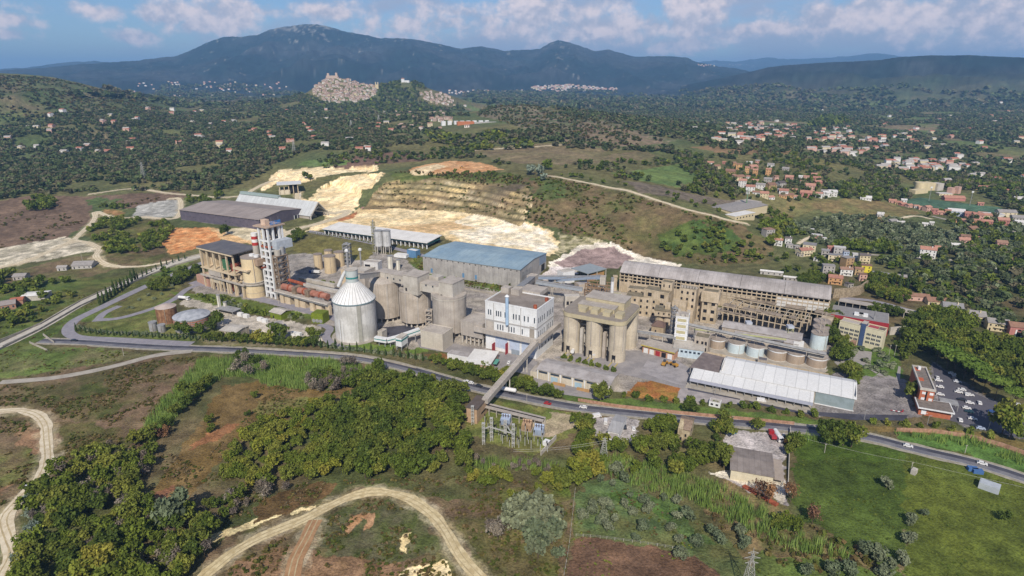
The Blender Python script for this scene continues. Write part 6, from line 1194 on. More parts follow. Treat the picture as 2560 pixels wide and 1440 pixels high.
def yard_conveyors():
 def cv(lab, a, za, b_, zb, m, w=3.0, h=2.6, legs=(.3, .7), low=0.0):
  A, B_ = P(*a, za), P(*b_, zb); t = thing('conveyor_gallery', lab, 'gallery', (A[0], A[1], 0)); q = MB(); q.beam(A, B_, w, h, m); q.build('duct_box', t); q = MB(); q.beam(Vector(A)+Vector((0, 0, h/2+.1)), Vector(B_)+Vector((0, 0, h/2+.1)), w+.4, .3, METAL); q.build('duct_roof', t)
  for k in legs: c = A+(B_-A)*k; q = MB(); q.beam((c[0]-1, c[1], low), (c[0]-.4, c[1], c[2]-h/2), .5, .5, PALE, up=(0, 1, 0)); q.beam((c[0]+1, c[1], low), (c[0]+.4, c[1], c[2]-h/2), .5, .5, PALE, up=(0, 1, 0)); q.build('leg', t)
 bl = mat('conveyor_blue', '8793a3', '717d8d')
 cv('bluish covered conveyor climbing from the mill roof junction to the yard', (1338, 694), 12, (1500, 694), 9, bl)
 cv('upper bluish conveyor passing behind the white cube store', (1372, 701), 7, (1500, 692), 15, bl, legs=(.3,))
 cv('lower grey conveyor bending towards the rusty hoppers', (1340, 705), 14, (1456, 724), 11, mat('conveyor_grey', '9aa0a6', '83898f'), legs=(.35, .8))
 cv('inclined grey gallery between junction house and white mill roof', (1330, 697), 14, (1300, 722), 30, GREYC, 5, 4, ())
 box_thing('junction_house', 'grey junction house where the yard conveyors meet', 'building', (1317, 690), (1336, 693), 15, 0, 8, GREYC, GREYC)
 t, f, W, D, H = box_thing('hopper_house', 'square grey hopper bin on legs behind the silo block', 'building', (1500, 693), (1514, 694), 18, 11, 7, PALE, GREYC, par=0)
 for u in (.4, W-.4):
  for v in (.4, 6.6): q = MB(); q.box(f, u-.3, u+.3, v-.3, v+.3, -11, -1.5, BEIGE); q.build('leg', t)
 f = Fr(P(1462, 741), P(1525, 748), 0); t = thing('crusher_gantry', 'rusty brown open steel frame with beams behind the silo block', 'frame', f.p(0, 0, 0)); rb = mat('frame_brown', '8b735a', '6b553f')
 for i in range(6):
  for v in (0, 9): q = MB(); u = f.L*i/5; q.box(f, u-.35, u+.35, v-.35, v+.35, 0, 12-(i % 2)*2, rb); q.build('post', t)
 for z in (5, 9, 11.5): q = MB(); q.box(f, 0, f.L, -.4, .4, z, z+.6, rb); q.box(f, 0, f.L, 8.6, 9.4, z, z+.6, rb); q.build('beam', t)
 for i in range(5): q = MB(); q.beam(f.p(f.L*i/5, 0, 5), f.p(f.L*(i+1)/5, 0, 9), .4, .4, rb); q.build('brace', t)
 q = MB(); q.box(f, 3, f.L*.5, 2, 7, 0, 4, GREYB); q.build('crusher', t)
 for lab, x, y, tp in (('left of two lone concrete pylons by the long hall', 1537, 727, 693), ('right of two lone concrete pylons by the long hall', 1571, 731, 699)): c = P(x, y); g = Fr((c[0]-1.5, c[1]), (c[0]+1.5, c[1]-.01)); t = thing('pylon', lab, 'pylon', g.p(0, 0, 0)); q = MB(); H = Hh((x, y), tp); q.box(g, 0, 3, 0, 3, -.5, H, OLDW); q.build('shaft', t); q = MB(); q.box(g, -.5, 3.5, -.5, 3.5, H, H+1, OLDW); q.build('cap', t)
 t, f, W, D, H = box_thing('canopy', 'low grey roofed lean-to beside the yard conveyors', 'canopy', (1448, 712), (1478, 708), 8, 0, 9, GREYB, ETERN, par=0)
 t, f, W, D, H = box_thing('workshop', 'long pale beam topped shed linking mill building and silo block', 'building', (1413, 742), (1450, 741), 12, 0, 7, PALE, PALE, par=0); win_grid(f, t, W, [W*.1, W*.35, W*.6, W*.82], [5], w=2, h=3)
yard_conveyors()
def quarry_platform():
 g0 = G(728, 488); z0 = float(g0[2]); f = Fr(G(700, 487), G(747, 484.5), z0); W = f.L; t = thing('quarry_canopy', 'white roofed open concrete platform on the quarry haul road', 'canopy', f.p(0, 0, 0)); zb = 7; zt = 15.5; D = 24
 q = MB(); q.box(f, -1, W*.55, 0, D*.5, -2, zb, mat('platform_base', 'd3c6ad', 'bfb298')); q.build('base_wall', t)
 for i in range(5):
  for v in (.4, D-.6): q = MB(); u = .5+(W-1)*i/4; q.box(f, u-.5, u+.5, v-.4, v+.6, -2, zt, BEIGE); q.build('column', t)
 q = MB(); q.box(f, W*.55, W*.95, 2, D-2, zb-4, zt-1.5, DARK); q.build('dark_bay', t); q = MB(); q.box(f, -3, W+5, -3, D+3, zt, zt+.8, mat('canopy_white', 'cfcfcc', 'b9b9b6')); q.build('roof', t)
quarry_platform()
# tanks and small buildings left of the domed silo
RT = mat('rusty_tank', 'a07a58', '6f4a34', scale=.3, amt=.9, streak=.95); ST = mat('striped_tank', '9b9894', '827d78', scale=.1, amt=.8, streak=.5)
t, x, y, R, H = round_silo('rusty brown tank with a pale cone roof', 420.5, 803, 47, 766, RT, 'cone', mat('tank_roof', 'b7a79c', '9a897e', scale=.2), group='storage tanks', name='tank')
t, x, y, R, H = round_silo('wide grey tank with faded orange stripes and panelled roof', 484, 818, 84, 787, ST, 'cone', mat('tank_roof_grey', 'a9abae', '8d9094', scale=.25, amt=1.0), group='storage tanks', name='tank')
for k in (.50, .66, .82): q = MB(); q.cyl(x, y, R+.06, H*k-.45, H*k+.45, mat('faded_orange', 'b0765c', '98614a', streak=.4), 48); q.build('orange_stripe', t)
round_silo('taller of two small grey tanks beside the rusty tank', 385, 826, 19, 806, METAL, group='storage tanks', name='tank'); round_silo('shorter of two small grey tanks beside the rusty tank', 406, 829, 18, 813, METAL, group='storage tanks', name='tank')
def gabled(name, label, cat, a, b_, ze, D, wall, roof, rise=1.6, z0=0.0, C=None, wins=0, group=None):
 f = rfr(a, b_, z0+ze, z0); W = f.L; f.W = W; D = D if C is None else f.dep(P(*C, z0+ze)); t = thing(name, label, cat, f.p(0, 0, 0), group); q = MB(); gable_walls(q, f, 0, W, 0, D, -1.5, ze, ze+rise, wall); q.build('wall', t); q = MB(); gable_roof(q, f, 0, W, 0, D, ze+.05, ze+rise+.05, roof, th=.25, oh=.4); q.build('roof', t)
 for i in range(wins): ins(f, t, 'window', W*(i+.5)/wins-.6, W*(i+.5)/wins+.6, ze*.4, ze*.75, GLASS)
 return t, f, W, D
gabled('pump_house', 'square pale stone pump house near the striped tank', 'house', (549, 826), (590, 832), 6.5, 13, mat('pump_wall', 'b0a592', '938874'), PALE, .8, wins=3)
gabled('shed', 'grey roofed open shed in the gravel yard', 'shed', (676, 818), (709, 812), 4.5, 9, GREYB, ETERN, .6)
def ivy_house(label, a, b_, ze, D, box=False):
 f = rfr(a, b_, ze, 0); W = f.L; t = thing('ivy_building', label, 'building', f.p(0, 0, 0)); q = MB(); q.box(f, 0, W, 0, D, -.5, ze, mat('ivy_green', '7d8a22', '5d6c1a', scale=1.2, amt=1.0, bump=.9)); q.build('ivy_wall', t)
 if box:
  q = MB(); q.box(f, .5, W-.5, .5, D-.5, ze, ze+.2, mat('ivy_top', '6a7620', '555f1a', scale=1)); q.build('roof', t)
  for i in range(3): q = MB(); c = f.p(W*(.2+.3*i), -.3, 2.2); e = f.p(W*(.2+.3*i), .2, 2.2); q.rod(c, e, 1.5, METAL, 16); q.build('round_fan', t)
 else: q = MB(); gable_roof(q, f, 0, W, 0, D, ze, ze+1.4, PALE, th=.3); q.build('roof', t); ins(f, t, 'door', W*.25, W*.35, 0, 2.4, DARK)
ivy_house('house wrapped in yellow green ivy under a pale roof', (674, 779), (702, 786), 5, 10); ivy_house('boxy ivy covered cooling block with three round fans', (777, 783), (806, 786), 8, 9, True)
def tank_pair_stand():
 f = rfr((538, 771), (581, 780), 4, 0); t = thing('canopy', 'low grey canopy at the foot of two slim tanks', 'canopy', f.p(0, 0, 0)); q = MB(); q.box(f, 0, f.L, 0, 9, 3.6, 4, METAL); q.build('roof', t)
 for u in (.4, f.L-.4):
  for v in (.4, 8.6): q = MB(); q.box(f, u-.2, u+.2, v-.2, v+.2, 0, 3.6, METAL); q.build('post', t)
tank_pair_stand()
slim('tall slim white tank beside the ivy house lane', 551, 777, 8, 738); slim('short slim white tank beside the ivy house lane', 565, 776, 8, 756)
for i, (x, y) in enumerate([(598, 786), (612, 790), (647, 798), (659, 802), (744, 836), (731, 834)]): box_thing('container', ['leftmost white container by the gravel yard', 'white container right of the leftmost one', 'white container in the middle of the gravel yard', 'white container just right of the middle one', 'white container at the gravel yard corner', 'small white container left of the corner one'][i], 'container', (x-6, y-4), (x+5, y-2), 2.8, 0, 2.6, WHITE, WHITER, par=0, group='white containers in the gravel yard')
# houses
def wallm(h): return mat('plaster_'+h, h, scale=.25, amt=.35, streak=.2)
def roofm(h): return mat('roof_'+h, h, scale=.5, amt=.8, bump=.4)
CN = {'w': 'white', 'c': 'cream', 'p': 'pinkish', 'o': 'orange', 't': 'tan', 'g': 'grey', 'y': 'yellow', 'r': 'brick red', 'b': 'pale blue'}
CH_ = {'w': ('d9d6cf', 'cfcbc4'), 'c': ('cdbd98', 'd6c7a6'), 'p': ('c9a392', 'c49687'), 'o': ('c8a070', 'c4986a'), 't': ('b59a72', 'ab8d68'), 'g': ('a8a29a', 'b4afa8'), 'y': ('d6c53e', 'd6c53e'), 'r': ('b98074', 'b57a70'), 'b': ('b7c0cc', 'aab4c4')}
RN = {'R': 'terracotta', 'G': 'grey', 'W': 'white', 'B': 'brown', 'D': 'dark'}
RH = {'R': ('b5846f', 'b98a76', 'a97866'), 'G': ('98928c', 'a39d96', '8d8a88'), 'W': ('d0ccc6', 'c9c5be', 'd6d2cc'), 'B': ('93705c', '8a6a58', '9d7c68'), 'D': ('5f5855', '55504e', '6a615d')}
HR = random.Random(11)
def house(x, y, wpx, wall, roof, st, rot=None, name='house', label=None, group=None, where='', flat=False, detail=1, dpx=None, cat='house'):
 g = G(x, y); dc = g[1]*math.cos(PITCH)+(CH-g[2])*math.sin(PITCH); W = max(4.5, wpx*dc/F); D = dpx*dc/F if dpx else min(max(W*HR.uniform(.6, .95), 5), 13); H = 3.0*st+.4; rot = math.radians(HR.choice((-28, -20, -14, 16, -24)) if rot is None else rot)
 f = Fr((g[0]-W/2*math.cos(rot), g[1]-W/2*math.sin(rot)), (g[0]+W/2*math.cos(rot), g[1]+W/2*math.sin(rot)), float(g[2])); f.W = W
 k = HR.randrange(2); wm = wallm(CH_[wall][k]); rm = roofm(HR.choice(RH[roof])); t = thing(name, label or '', cat, f.p(0, 0, 0), group)
 if not label:
  t['label'] = f"{['','single storey','two storey','three storey','tall'][min(int(st), 4)]} {CN[wall]} house with a {RN[roof]} roof {where}"; t['group'] = t['label']
 b = MB()
 if flat:
  b.box(f, 0, W, 0, D, -2, H, wm); b.build('wall', t); b = MB(); b.box(f, -.3, W+.3, -.3, D+.3, H, H+.3, rm); b.build('roof', t)
 else:
  rise = D*.5*.42; gable_walls(b, f, 0, W, 0, D, -2, H, H+rise, wm); b.build('wall', t); b = MB(); gable_roof(b, f, 0, W, 0, D, H+.03, H+rise+.03, rm, th=.25, oh=.5); b.build('roof', t)
 n = max(2, min(4, int(W/3.2)))
 if detail:
  for s in range(int(st)):
   for i in range(n): u = W*(i+.5)/n; ins(f, t, 'window' if (s or i) else 'door', u-.5, u+.5, (1.0 if (s or i) else 0.05)+3*s, 2.3+3*s, DARK)
  if detail > 1:
   for s in range(int(st)): ins(f, t, 'window', D*.3, D*.3+1, 1+3*s, 2.3+3*s, DARK, 'r'); ins(f, t, 'window', D*.7, D*.7+1, 1+3*s, 2.3+3*s, DARK, 'r')
   if st > 1: q = MB(); q.box(f, W*.3, W*.9, -1.3, -.02, 3.0, 3.2, wm); q.box(f, W*.3, W*.9, -1.3, -1.2, 3.21, 4.0, wm); q.build('balcony', t)
   if not flat: q = MB(); q.box(f, W*.7, W*.7+.7, D*.3, D*.3+.7, H+.8, H+D*.21+1.2, wm); q.build('chimney', t)
 return t, f, W, D, H
VA = [(210,165,100,'p','R',1),(330,215,110,'w','R',2),(445,270,110,'c','B',2),(540,180,60,'r','R',1),(610,350,190,'t','B',2),(700,380,80,'o','B',1),(760,270,100,'o','B',3),(880,320,70,'o','R',3),(920,185,90,'w','W',1),(1040,185,70,'p','G',2),(1000,250,150,'p','R',1),(1000,360,80,'o','R',3),(1200,350,90,'o','R',3),(1235,240,110,'w','G',2),(1330,430,80,'p','B',2),(1460,280,110,'g','G',1),(1510,440,130,'p','R',2),(1420,530,130,'g','D',2),(1700,400,90,'w','W',1),(1770,430,90,'p','R',2),(1710,470,70,'w','B',1),(1820,570,170,'p','R',2),(1900,370,110,'r','R',1),(1930,420,120,'r','R',1),(1965,480,130,'r','R',1),(1840,440,50,'g','G',1),(780,440,200,'c','B',2),(810,530,130,'w','R',3),(1000,490,110,'c','R',2),(1190,470,130,'g','G',2),(930,590,150,'w','R',2),(1080,560,150,'w','G',2),(1270,560,150,'t','B',2),(1020,640,120,'w','B',1),(1140,690,140,'c','R',2),(1430,650,150,'w','R',2),(1260,715,110,'w','R',1),(1420,690,130,'o','B',1),(1520,680,130,'o','B',1),(1640,710,120,'w','R',1),(1760,680,190,'r','R',2),(1960,690,110,'w','R',2),(2040,650,110,'w','G',2),(2110,680,110,'w','W',2),(2150,570,80,'p','B',1),(650,210,60,'c','G',1),(700,215,60,'o','B',2),(900,400,60,'w','R',1),(1600,600,90,'p','R',1),(1380,600,90,'g','G',1)]
for x, y, w, a, b_, s in VA: house(1720+x/6, 380+y/6, w/6*.85, a, b_, s, where='in the hillside village', detail=1 if w > 75 else 1)
VB = [(630,570,170,'g','B',3,1),(750,690,130,'w','R',2,0),(900,660,110,'w','D',2,0),(920,720,110,'g','G',1,1),(1040,740,100,'g','G',1,1),(1210,765,210,'c','G',2,1),(1180,845,250,'c','R',2,0),(1080,850,100,'g','D',1,1),(1540,800,110,'r','R',2,0),(1660,850,180,'g','W',3,1),(1450,850,120,'g','G',2,0),(1560,920,140,'c','G',2,1),(1660,920,90,'c','G',2,1),(1330,920,110,'w','G',1,1),(1760,910,90,'b','G',3,1),(1920,910,120,'w','W',2,1),(1820,1010,170,'t','G',3,1),(2040,970,170,'c','D',3,0),(2060,1130,160,'y','B',3,1),(1500,1130,190,'g','G',3,1),(1770,1140,200,'w','B',2,0),(1960,1130,140,'t','B',2,0),(2020,1220,120,'p','B',2,1),(1600,1270,220,'o','R',2,0),(1330,575,170,'p','W',1,1),(1250,485,70,'b','W',1,1),(2280,255,90,'g','W',1,0),(1180,1240,160,'g','G',1,1),(1840,1310,110,'g','D',1,1),(1440,620,80,'w','W',1,1)]
for x, y, w, a, b_, s, fl in VB: house(1820+x/6, 500+y/6, w/6*.85, a, b_, s, where='in the hamlet above the long hall' if a != 'y' else 'at the hamlet edge', flat=bool(fl), detail=2)
VC = [(820,325,90,'p','R',1),(890,345,90,'t','R',1),(960,362,90,'r','R',1),(1040,380,80,'p','R',1),(1110,388,60,'w','R',1),(1180,410,90,'p','R',1),(1260,430,90,'p','R',2),(1320,460,80,'r','R',2),(1410,465,90,'p','R',1),(1480,470,70,'o','R',2),(1580,482,200,'b','W',2),(1740,510,110,'r','R',2),(1850,525,120,'p','R',2),(1960,530,100,'c','R',2),(1640,565,120,'o','R',1),(1740,590,130,'o','R',1),(1840,600,120,'o','R',2),(1960,605,110,'r','R',2),(2150,590,130,'r','R',2),(1900,480,100,'p','R',1),(1700,470,90,'r','R',1),
 (1690,790,110,'p','B',2),(1680,835,130,'p','R',2),(1580,865,100,'w','W',1),(1720,885,60,'r','R',1),(1850,780,80,'r','R',1),(2130,870,120,'p','B',2),(2190,1045,130,'p','B',1),(2060,1155,90,'w','W',1),(1800,690,130,'t','B',2),(680,480,80,'w','W',1),(850,575,120,'g','G',1),(920,585,90,'w','W',1),(1210,605,70,'w','W',1),(1290,592,50,'w','W',1),(925,1290,110,'p','G',2),(500,292,140,'w','W',1),(960,315,70,'w','W',1),(2240,200,100,'o','R',1),(1880,165,230,'o','R',1),(1880,355,70,'r','R',1),(2360,330,140,'w','W',2),(2330,560,150,'g','G',2),(2360,625,140,'w','W',2),(100,245,120,'w','W',2),(20,250,80,'w','W',2)]
for x, y, w, a, b_, s in VC: house(2060+x/4.8, 440+y/4.8, w/4.8*.85, a, b_, s, where='among the terraces on the right' if y < 620 else 'among the olive groves')
house(2060+1235/4.8, 440+990/4.8, 34, 'w', 'R', 3, label='big white three storey villa with balconies by the grove lane', detail=2); house(2060+1395/4.8, 440+940/4.8, 25, 't', 'R', 2, label='tan house with an orange red roof next to the white villa')
for i, (x, y, w) in enumerate([(2380, 788, 42), (2436, 810, 42), (2493, 829, 44)]): house(x, y, w, 'o' if 0 else 'c', 'G', 2, rot=-24, label=['cream house with grey hipped roof, left of three alike by the right wood', 'cream house with grey hipped roof, middle of three alike by the right wood', 'cream house with grey hipped roof, right of three alike by the right wood'][i], group='three cream company houses', detail=2)
t, f, W, D, H = house(2545, 842, 40, 'r', 'B', 2.3, rot=-20, name='chapel', label='small brick red chapel with an arched white portal', cat='chapel', detail=0); ins(f, t, 'door', W*.38, W*.62, 0, 3.6, DARK); ins(f, t, 'portal', W*.30, W*.379, 0, 5.2, WHITE); ins(f, t, 'portal', W*.621, W*.70, 0, 5.2, WHITE); ins(f, t, 'round_window', W*.42, W*.58, 4.2, 5.6, DARK)
house(2288, 752, 62, 'p', 'B', 1.2, rot=-14, label='low pinkish house with a long brown roof above the dark wood', dpx=22); house(2345, 764, 46, 'c', 'B', 1, rot=-14, label='low cream house half hidden right of the long pinkish one')
for i, (x, y, w) in enumerate([(1928, 688, 52), (1980, 703, 40)]): house(x, y, w, 'g', 'W', 1, rot=-22, label=('long white roofed barn behind the curved hall, left one', 'white roofed barn behind the curved hall, right one')[i], name='barn', cat='barn', dpx=9)
def hill_factory():
 g = G(1862, 556); z0 = float(g[2]); f = Fr(G(1838, 551), G(1922, 556), z0); W = f.L; t = thing('factory', 'cream factory with a big grey roof beside an asphalt court', 'factory', f.p(0, 0, 0)); cm = wallm('cdbd98')
 q = MB(); q.box(f, 0, W*.55, 0, 14, -2, 7, cm); q.build('front_block', t); q = MB(); q.box(f, -.3, W*.55+.3, -.3, 14.2, 7, 7.4, WHITER); q.build('front_roof', t); q = MB(); gable_walls(q, f, W*.2, W*1.25, 15, 50, -2, 8, 9.5, cm); q.build('hall_wall', t); q = MB(); gable_roof(q, f, W*.2, W*1.25, 15, 50, 8.05, 9.55, roofm('98928c')); q.build('hall_roof', t)
 q = MB(); q.box(f, W*1.05, W*1.4, 30, 52, -2, 9, GREYC); q.build('grey_block', t)
 for i in range(6): ins(f, t, 'window', W*(.04+.085*i), W*(.04+.085*i)+2, 3.6, 5.2, DARK)
 pts = [(1905,575),(1925,562),(1965,548),(1985,560),(1950,568),(1910,580)]; w = [tuple(G(a, b)) for a, b in pts]; me = bpy.data.meshes.new('yard'); me.from_pydata([(x, y, z+.5) for x, y, z in w], [], [tuple(range(len(w)))]); me.materials.append(ASPH); o = bpy.data.objects.new('yard', me); o['kind'] = 'structure'; o['label'] = 'grey asphalt court of the cream factory'; COL.objects.link(o)
 m = G(1863, 535); t = thing('radio_mast', 'tall green telecom mast with white antennas on the right hill', 'mast', m); q = MB(); q.cyl(m[0], m[1], .9, m[2]-1, m[2]+32, mat('mast_green', '6f8a68'), 10, r1=.6); q.build('pole', t); q = MB()
 for k in range(6): a = k*math.pi/3; q.cyl(m[0]+1.8*math.cos(a), m[1]+1.8*math.sin(a), .35, m[2]+25, m[2]+28, WHITE, 6); q.cyl(m[0]+1.6*math.cos(a), m[1]+1.6*math.sin(a), .35, m[2]+29.5, m[2]+32.5, WHITE, 6)
 q.cyl(m[0], m[1], 2.0, m[2]+28.2, m[2]+28.6, METAL, 12); q.build('antenna_array', t)
hill_factory()
def school():
 g = G(2310, 478); f = Fr(G(2300, 480), G(2352, 476), float(g[2])); W = f.L; t = thing('school', 'cream school with a rounded tall block and pale wing', 'school', f.p(0, 0, 0)); cm = wallm('cdbd98'); q = MB(); q.cyl(*f.p(W*.25, 10, 0)[:2], 8.5, g[2]-2, g[2]+13, cm, 24); q.build('round_block', t); q = MB(); q.box(f, W*.30, W*.75, 2, 18, -2, 12, cm); q.build('middle_block', t); q = MB(); q.box(f, W*.75, W*1.05, -2, 12, -2, 11, PALE); q.build('pale_wing', t); q = MB(); q.box(f, -W*.45, W*.15, -8, 3, -2, 4.5, cm); q.build('low_wing', t)
 for i in range(4): ins(f, t, 'window', W*(-.4+.13*i), W*(-.4+.13*i)+2, 1.5, 3, DARK) if False else None
 h = Fr(G(2377, 488), G(2402, 484), float(G(2390, 486)[2])); t = thing('church', 'unfinished pinkish church of two square towers and low nave', 'church', h.p(0, 0, 0)); pm = wallm('c4a08e')
 for u in (0, h.L*.7): q = MB(); q.box(h, u, u+h.L*.26, 0, 7, -2, 11, pm); q.build('tower', t)
 q = MB(); q.box(h, h.L*.27, h.L*.69, 4, 12, -2, 6, pm); q.build('nave', t)
 house(2060+1570/4.8, 440+300/4.8, 46, 'r', 'R', 1.3, rot=-12, label='sports hall with a wide dark red roof by the football pitch', name='sports_hall', cat='hall', detail=0); house(2060+1460/4.8, 440+240/4.8, 30, 'c', 'W', 1, rot=-8, label='low white and yellow school annexe before the church', flat=True); house(2060+2040/4.8, 440+505/4.8, 44, 'w', 'W', 1.5, rot=-14, label='long white roofed depot beyond the terracotta terraces', flat=True, name='depot', cat='depot'); house(2060+2200/4.8, 440+495/4.8, 40, 'c', 'G', 2, rot=-12, label='pale hall with a grey roof at the pitch corner', name='hall', cat='hall')
 for i, (x, y) in enumerate([(2322, 502), (2424, 514)]): m = G(x, y); t = thing('floodlight', ('floodlight mast left of the red sports hall', 'floodlight mast right of the red sports hall')[i], 'floodlight', m, 'pitch floodlights'); q = MB(); q.cyl(m[0], m[1], .35, m[2], m[2]+20, METAL, 8); q.build('pole', t); q = MB(); q.box(Fr((m[0]-1.5, m[1]), (m[0]+1.5, m[1]-.1), float(m[2])), 0, 3, -.3, .3, 19, 21, WHITE); q.build('lamp_head', t)
school()
def office():
 H = Hh((2098, 850), 803); f = rfr((2099.7, 803), (2210.6, 830), H, 0); W = f.L; f.W = W; D = 8; t = thing('office_building', 'three storey cream office block with a blue glass stair strip', 'office', f.p(0, 0, 0)); cm = mat('office_cream', 'cfc6a8', 'bab190', scale=.2, amt=.4, streak=.15)
 q = MB(); q.box(f, 0, W, 0, D, -.5, H, cm); q.build('wall', t); q = MB(); q.box(f, .4, W*.5, .4, D-.4, H, H+.2, GREYC); q.build('roof', t); q = MB(); q.box(f, W*.62, W*.84, 2, D-1, H, H+.25, mat('red_deck', 'a24a50')); q.build('red_roof_deck', t); q = MB(); q.box(f, W*.85, W-.4, .4, D-.4, H, H+.2, mat('roof_brown', '6f6258')); q.build('brown_roof_deck', t)
 q = MB(); [q.box(f, *e, H+.26, H+.8, cm) for e in ((0, W, 0, .3), (0, W, D-.3, D))]; q.build('parapet', t)
 q = MB(); q.box(f, W*.50, W*.60, -.7, D*.6, 0, H+2.6, mat('stair_glass', '48597a', '3a4864', rough=.25)); q.build('glass_stair', t); q = MB(); q.box(f, W*.495, W*.605, -.9, D*.65, H+2.61, H+3.1, GREYC); q.build('stair_roof', t)
 for z in (3.6, 6.5, 9.4):
  for g0 in (.03, .145, .26, .375, .64, .755, .87):
   for i in range(3): u = W*g0+i*W*.032; ins(f, t, 'window', u, u+W*.024, z, z+1.5, GLASS)
 q = MB(); q.box(f, W*.36, W*.46, -3.5, -.1, 0, 3.4, mat('porch_brick', '9a7a66')); q.build('porch', t)
 z = 9; g = rfr((2077, 788), (2222, 812), z, 0); W2 = g.L; D2 = 26; t2 = thing('hall', 'wide grey roofed hall with a long bright red front wall', 'hall', g.p(0, 0, 0)); q = MB(); q.box(g, 0, W2, .5, D2, -1, z, PALE); q.build('wall', t2); q = MB(); q.box(g, 0, W2+.2, 0, .49, -.5, z+.8, REDP); q.build('red_front', t2); q = MB(); q.box(g, .3, W2-.3, .8, D2-.3, z, z+.25, mat('hall_deck', '8a8784', '787572')); q.build('roof', t2)
 for u in (W2*.4, W2*.48): q = MB(); q.box(g, u, u+6, 8, 12, z+.25, z+2, WHITE); q.build('roof_unit', t2)
 q = MB(); q.cyl(*g.p(W2*.75, 6, 0)[:2], .5, z, z+7, METAL, 8); q.build('flue', t2)
 h = Fr(P(2224, 838), P(2290, 832)); t3 = thing('wall', 'pale curved retaining wall right of the red front', 'wall', h.p(0, 0, 0)); q = MB(); q.box(h, 0, h.L, 0, 1, -.5, 6, PALE); q.build('wall_face', t3)
 k = rfr((2098, 752), (2300, 786), 5, 0); t4 = thing('shed', 'long narrow dark fronted shed beside the lane above the red hall', 'shed', k.p(0, 0, 0)); q = MB(); q.box(k, 0, k.L, 2, 8, -.5, 4.6, DARK); q.build('wall', t4); q = MB(); q.box(k, -.3, k.L+.3, -.4, 8.4, 4.61, 5, GREYC); q.build('roof', t4)
 for i in range(12): q = MB(); u = k.L*i/11; q.box(k, u-.2, u+.2, 0, .4, 0, 4.6, PALE); q.build('post', t4)
 line = [P(2082, 746), P(2120, 744), P(2150, 737), P(2167, 724)]; t5 = thing('wall', 'tall weathered stone retaining wall curving at the hall end', 'wall', line[0])
 for i in range(3): e = Fr(line[i], line[i+1]); q = MB(); q.box(e, 0, e.L+.3, 0, 1.2, -.5, 8.5, mat('stone_wall', 'a9987e', '85765f', scale=.6, amt=1.0, streak=.5, bump=.8)); q.build('wall_face', t5)
office()
def gatehouse():
 H = 12.0; br = mat('brick_orange', 'b0684a', '97563c', scale=.6, amt=.6); f = rfr((2302, 1006-34), (2338, 1012-34), H, 0); W = f.L; f.W = W; D = max(26, f.dep(P(2291, 917, H))); D = min(D, 44)
 t = thing('office_building', 'orange brick office block with a flat gravel roof beside the car park', 'office', f.p(0, 0, 0)); q = MB(); q.box(f, 0, W, 0, D, -.5, H, br); q.build('wall', t); q = MB(); q.box(f, .5, W-.5, .5, D-.5, H, H+.2, mat('gravel_roof', '7f756c', '6b6259', scale=.6, amt=1.0)); q.build('roof', t); q = MB(); [q.box(f, *e, H-.5, H+.9, PALE) for e in ((-.3, W+.3, -.3, .45), (-.3, W+.3, D-.45, D+.3), (-.3, .45, .46, D-.46), (W-.45, W+.3, .46, D-.46))]; q.build('parapet', t)
 for z in (2, 5.5, 9): [ins(f, t, 'window', W*k, W*k+1.8, z, z+1.5, WHITE) for k in (.15, .68)]; [ins(f, t, 'window', D*k, D*k+1.8, z, z+1.4, GLASS, 'r') for k in (.1, .25, .4, .55, .7, .85)]
 ins(f, t, 'recess', W*.40, W*.52, 0, H-1, DARK)
 for k in (.35, .8): q = MB(); q.box(f, W*.1, W*.45, D*k, D*k+4, H+.2, H+.5, mat('orange_deck', 'b5603f')); q.build('roof_patch', t)
 q = MB(); q.box(f, W*.3, W*.5, D*.82, D*.9, H+.51, H+2.2, WHITE); q.build('roof_unit', t)
 z = 5; g = rfr((2300, 1018), (2381, 1032), z, 0); W2 = g.L; t2 = thing('gatehouse', 'low brick gatehouse with a white edged flat roof by the gate', 'gatehouse', g.p(0, 0, 0)); D2 = 11; q = MB(); q.box(g, 0, W2, 1, D2, -.5, z-.4, br); q.build('wall', t2); q = MB(); q.box(g, -1, W2+1, -1, D2+.8, z-.4, z+.3, WHITE); q.build('roof_edge', t2); q = MB(); q.box(g, -.5, W2+.5, -.5, D2+.3, z+.3, z+.36, mat('gravel_roof', '')); q.build('roof', t2)
 for i in range(5): ins(g, t2, 'window', W2*(.1+.18*i), W2*(.1+.18*i)+2, 1, 3, GLASS) if False else None
 h = rfr((2351, 1006), (2398, 1015), 4, 0); t3 = thing('canopy', 'grey shed roof over parking bays behind the gatehouse', 'canopy', h.p(0, 0, 0)); q = MB(); q.box(h, 0, h.L, 0, 7, 3.7, 4, METAL); q.build('roof', t3)
 for u in (.3, h.L-.3):
  for v in (.3, 6.7): q = MB(); q.box(h, u-.15, u+.15, v-.15, v+.15, 0, 3.7, METAL); q.build('post', t3)
gatehouse()
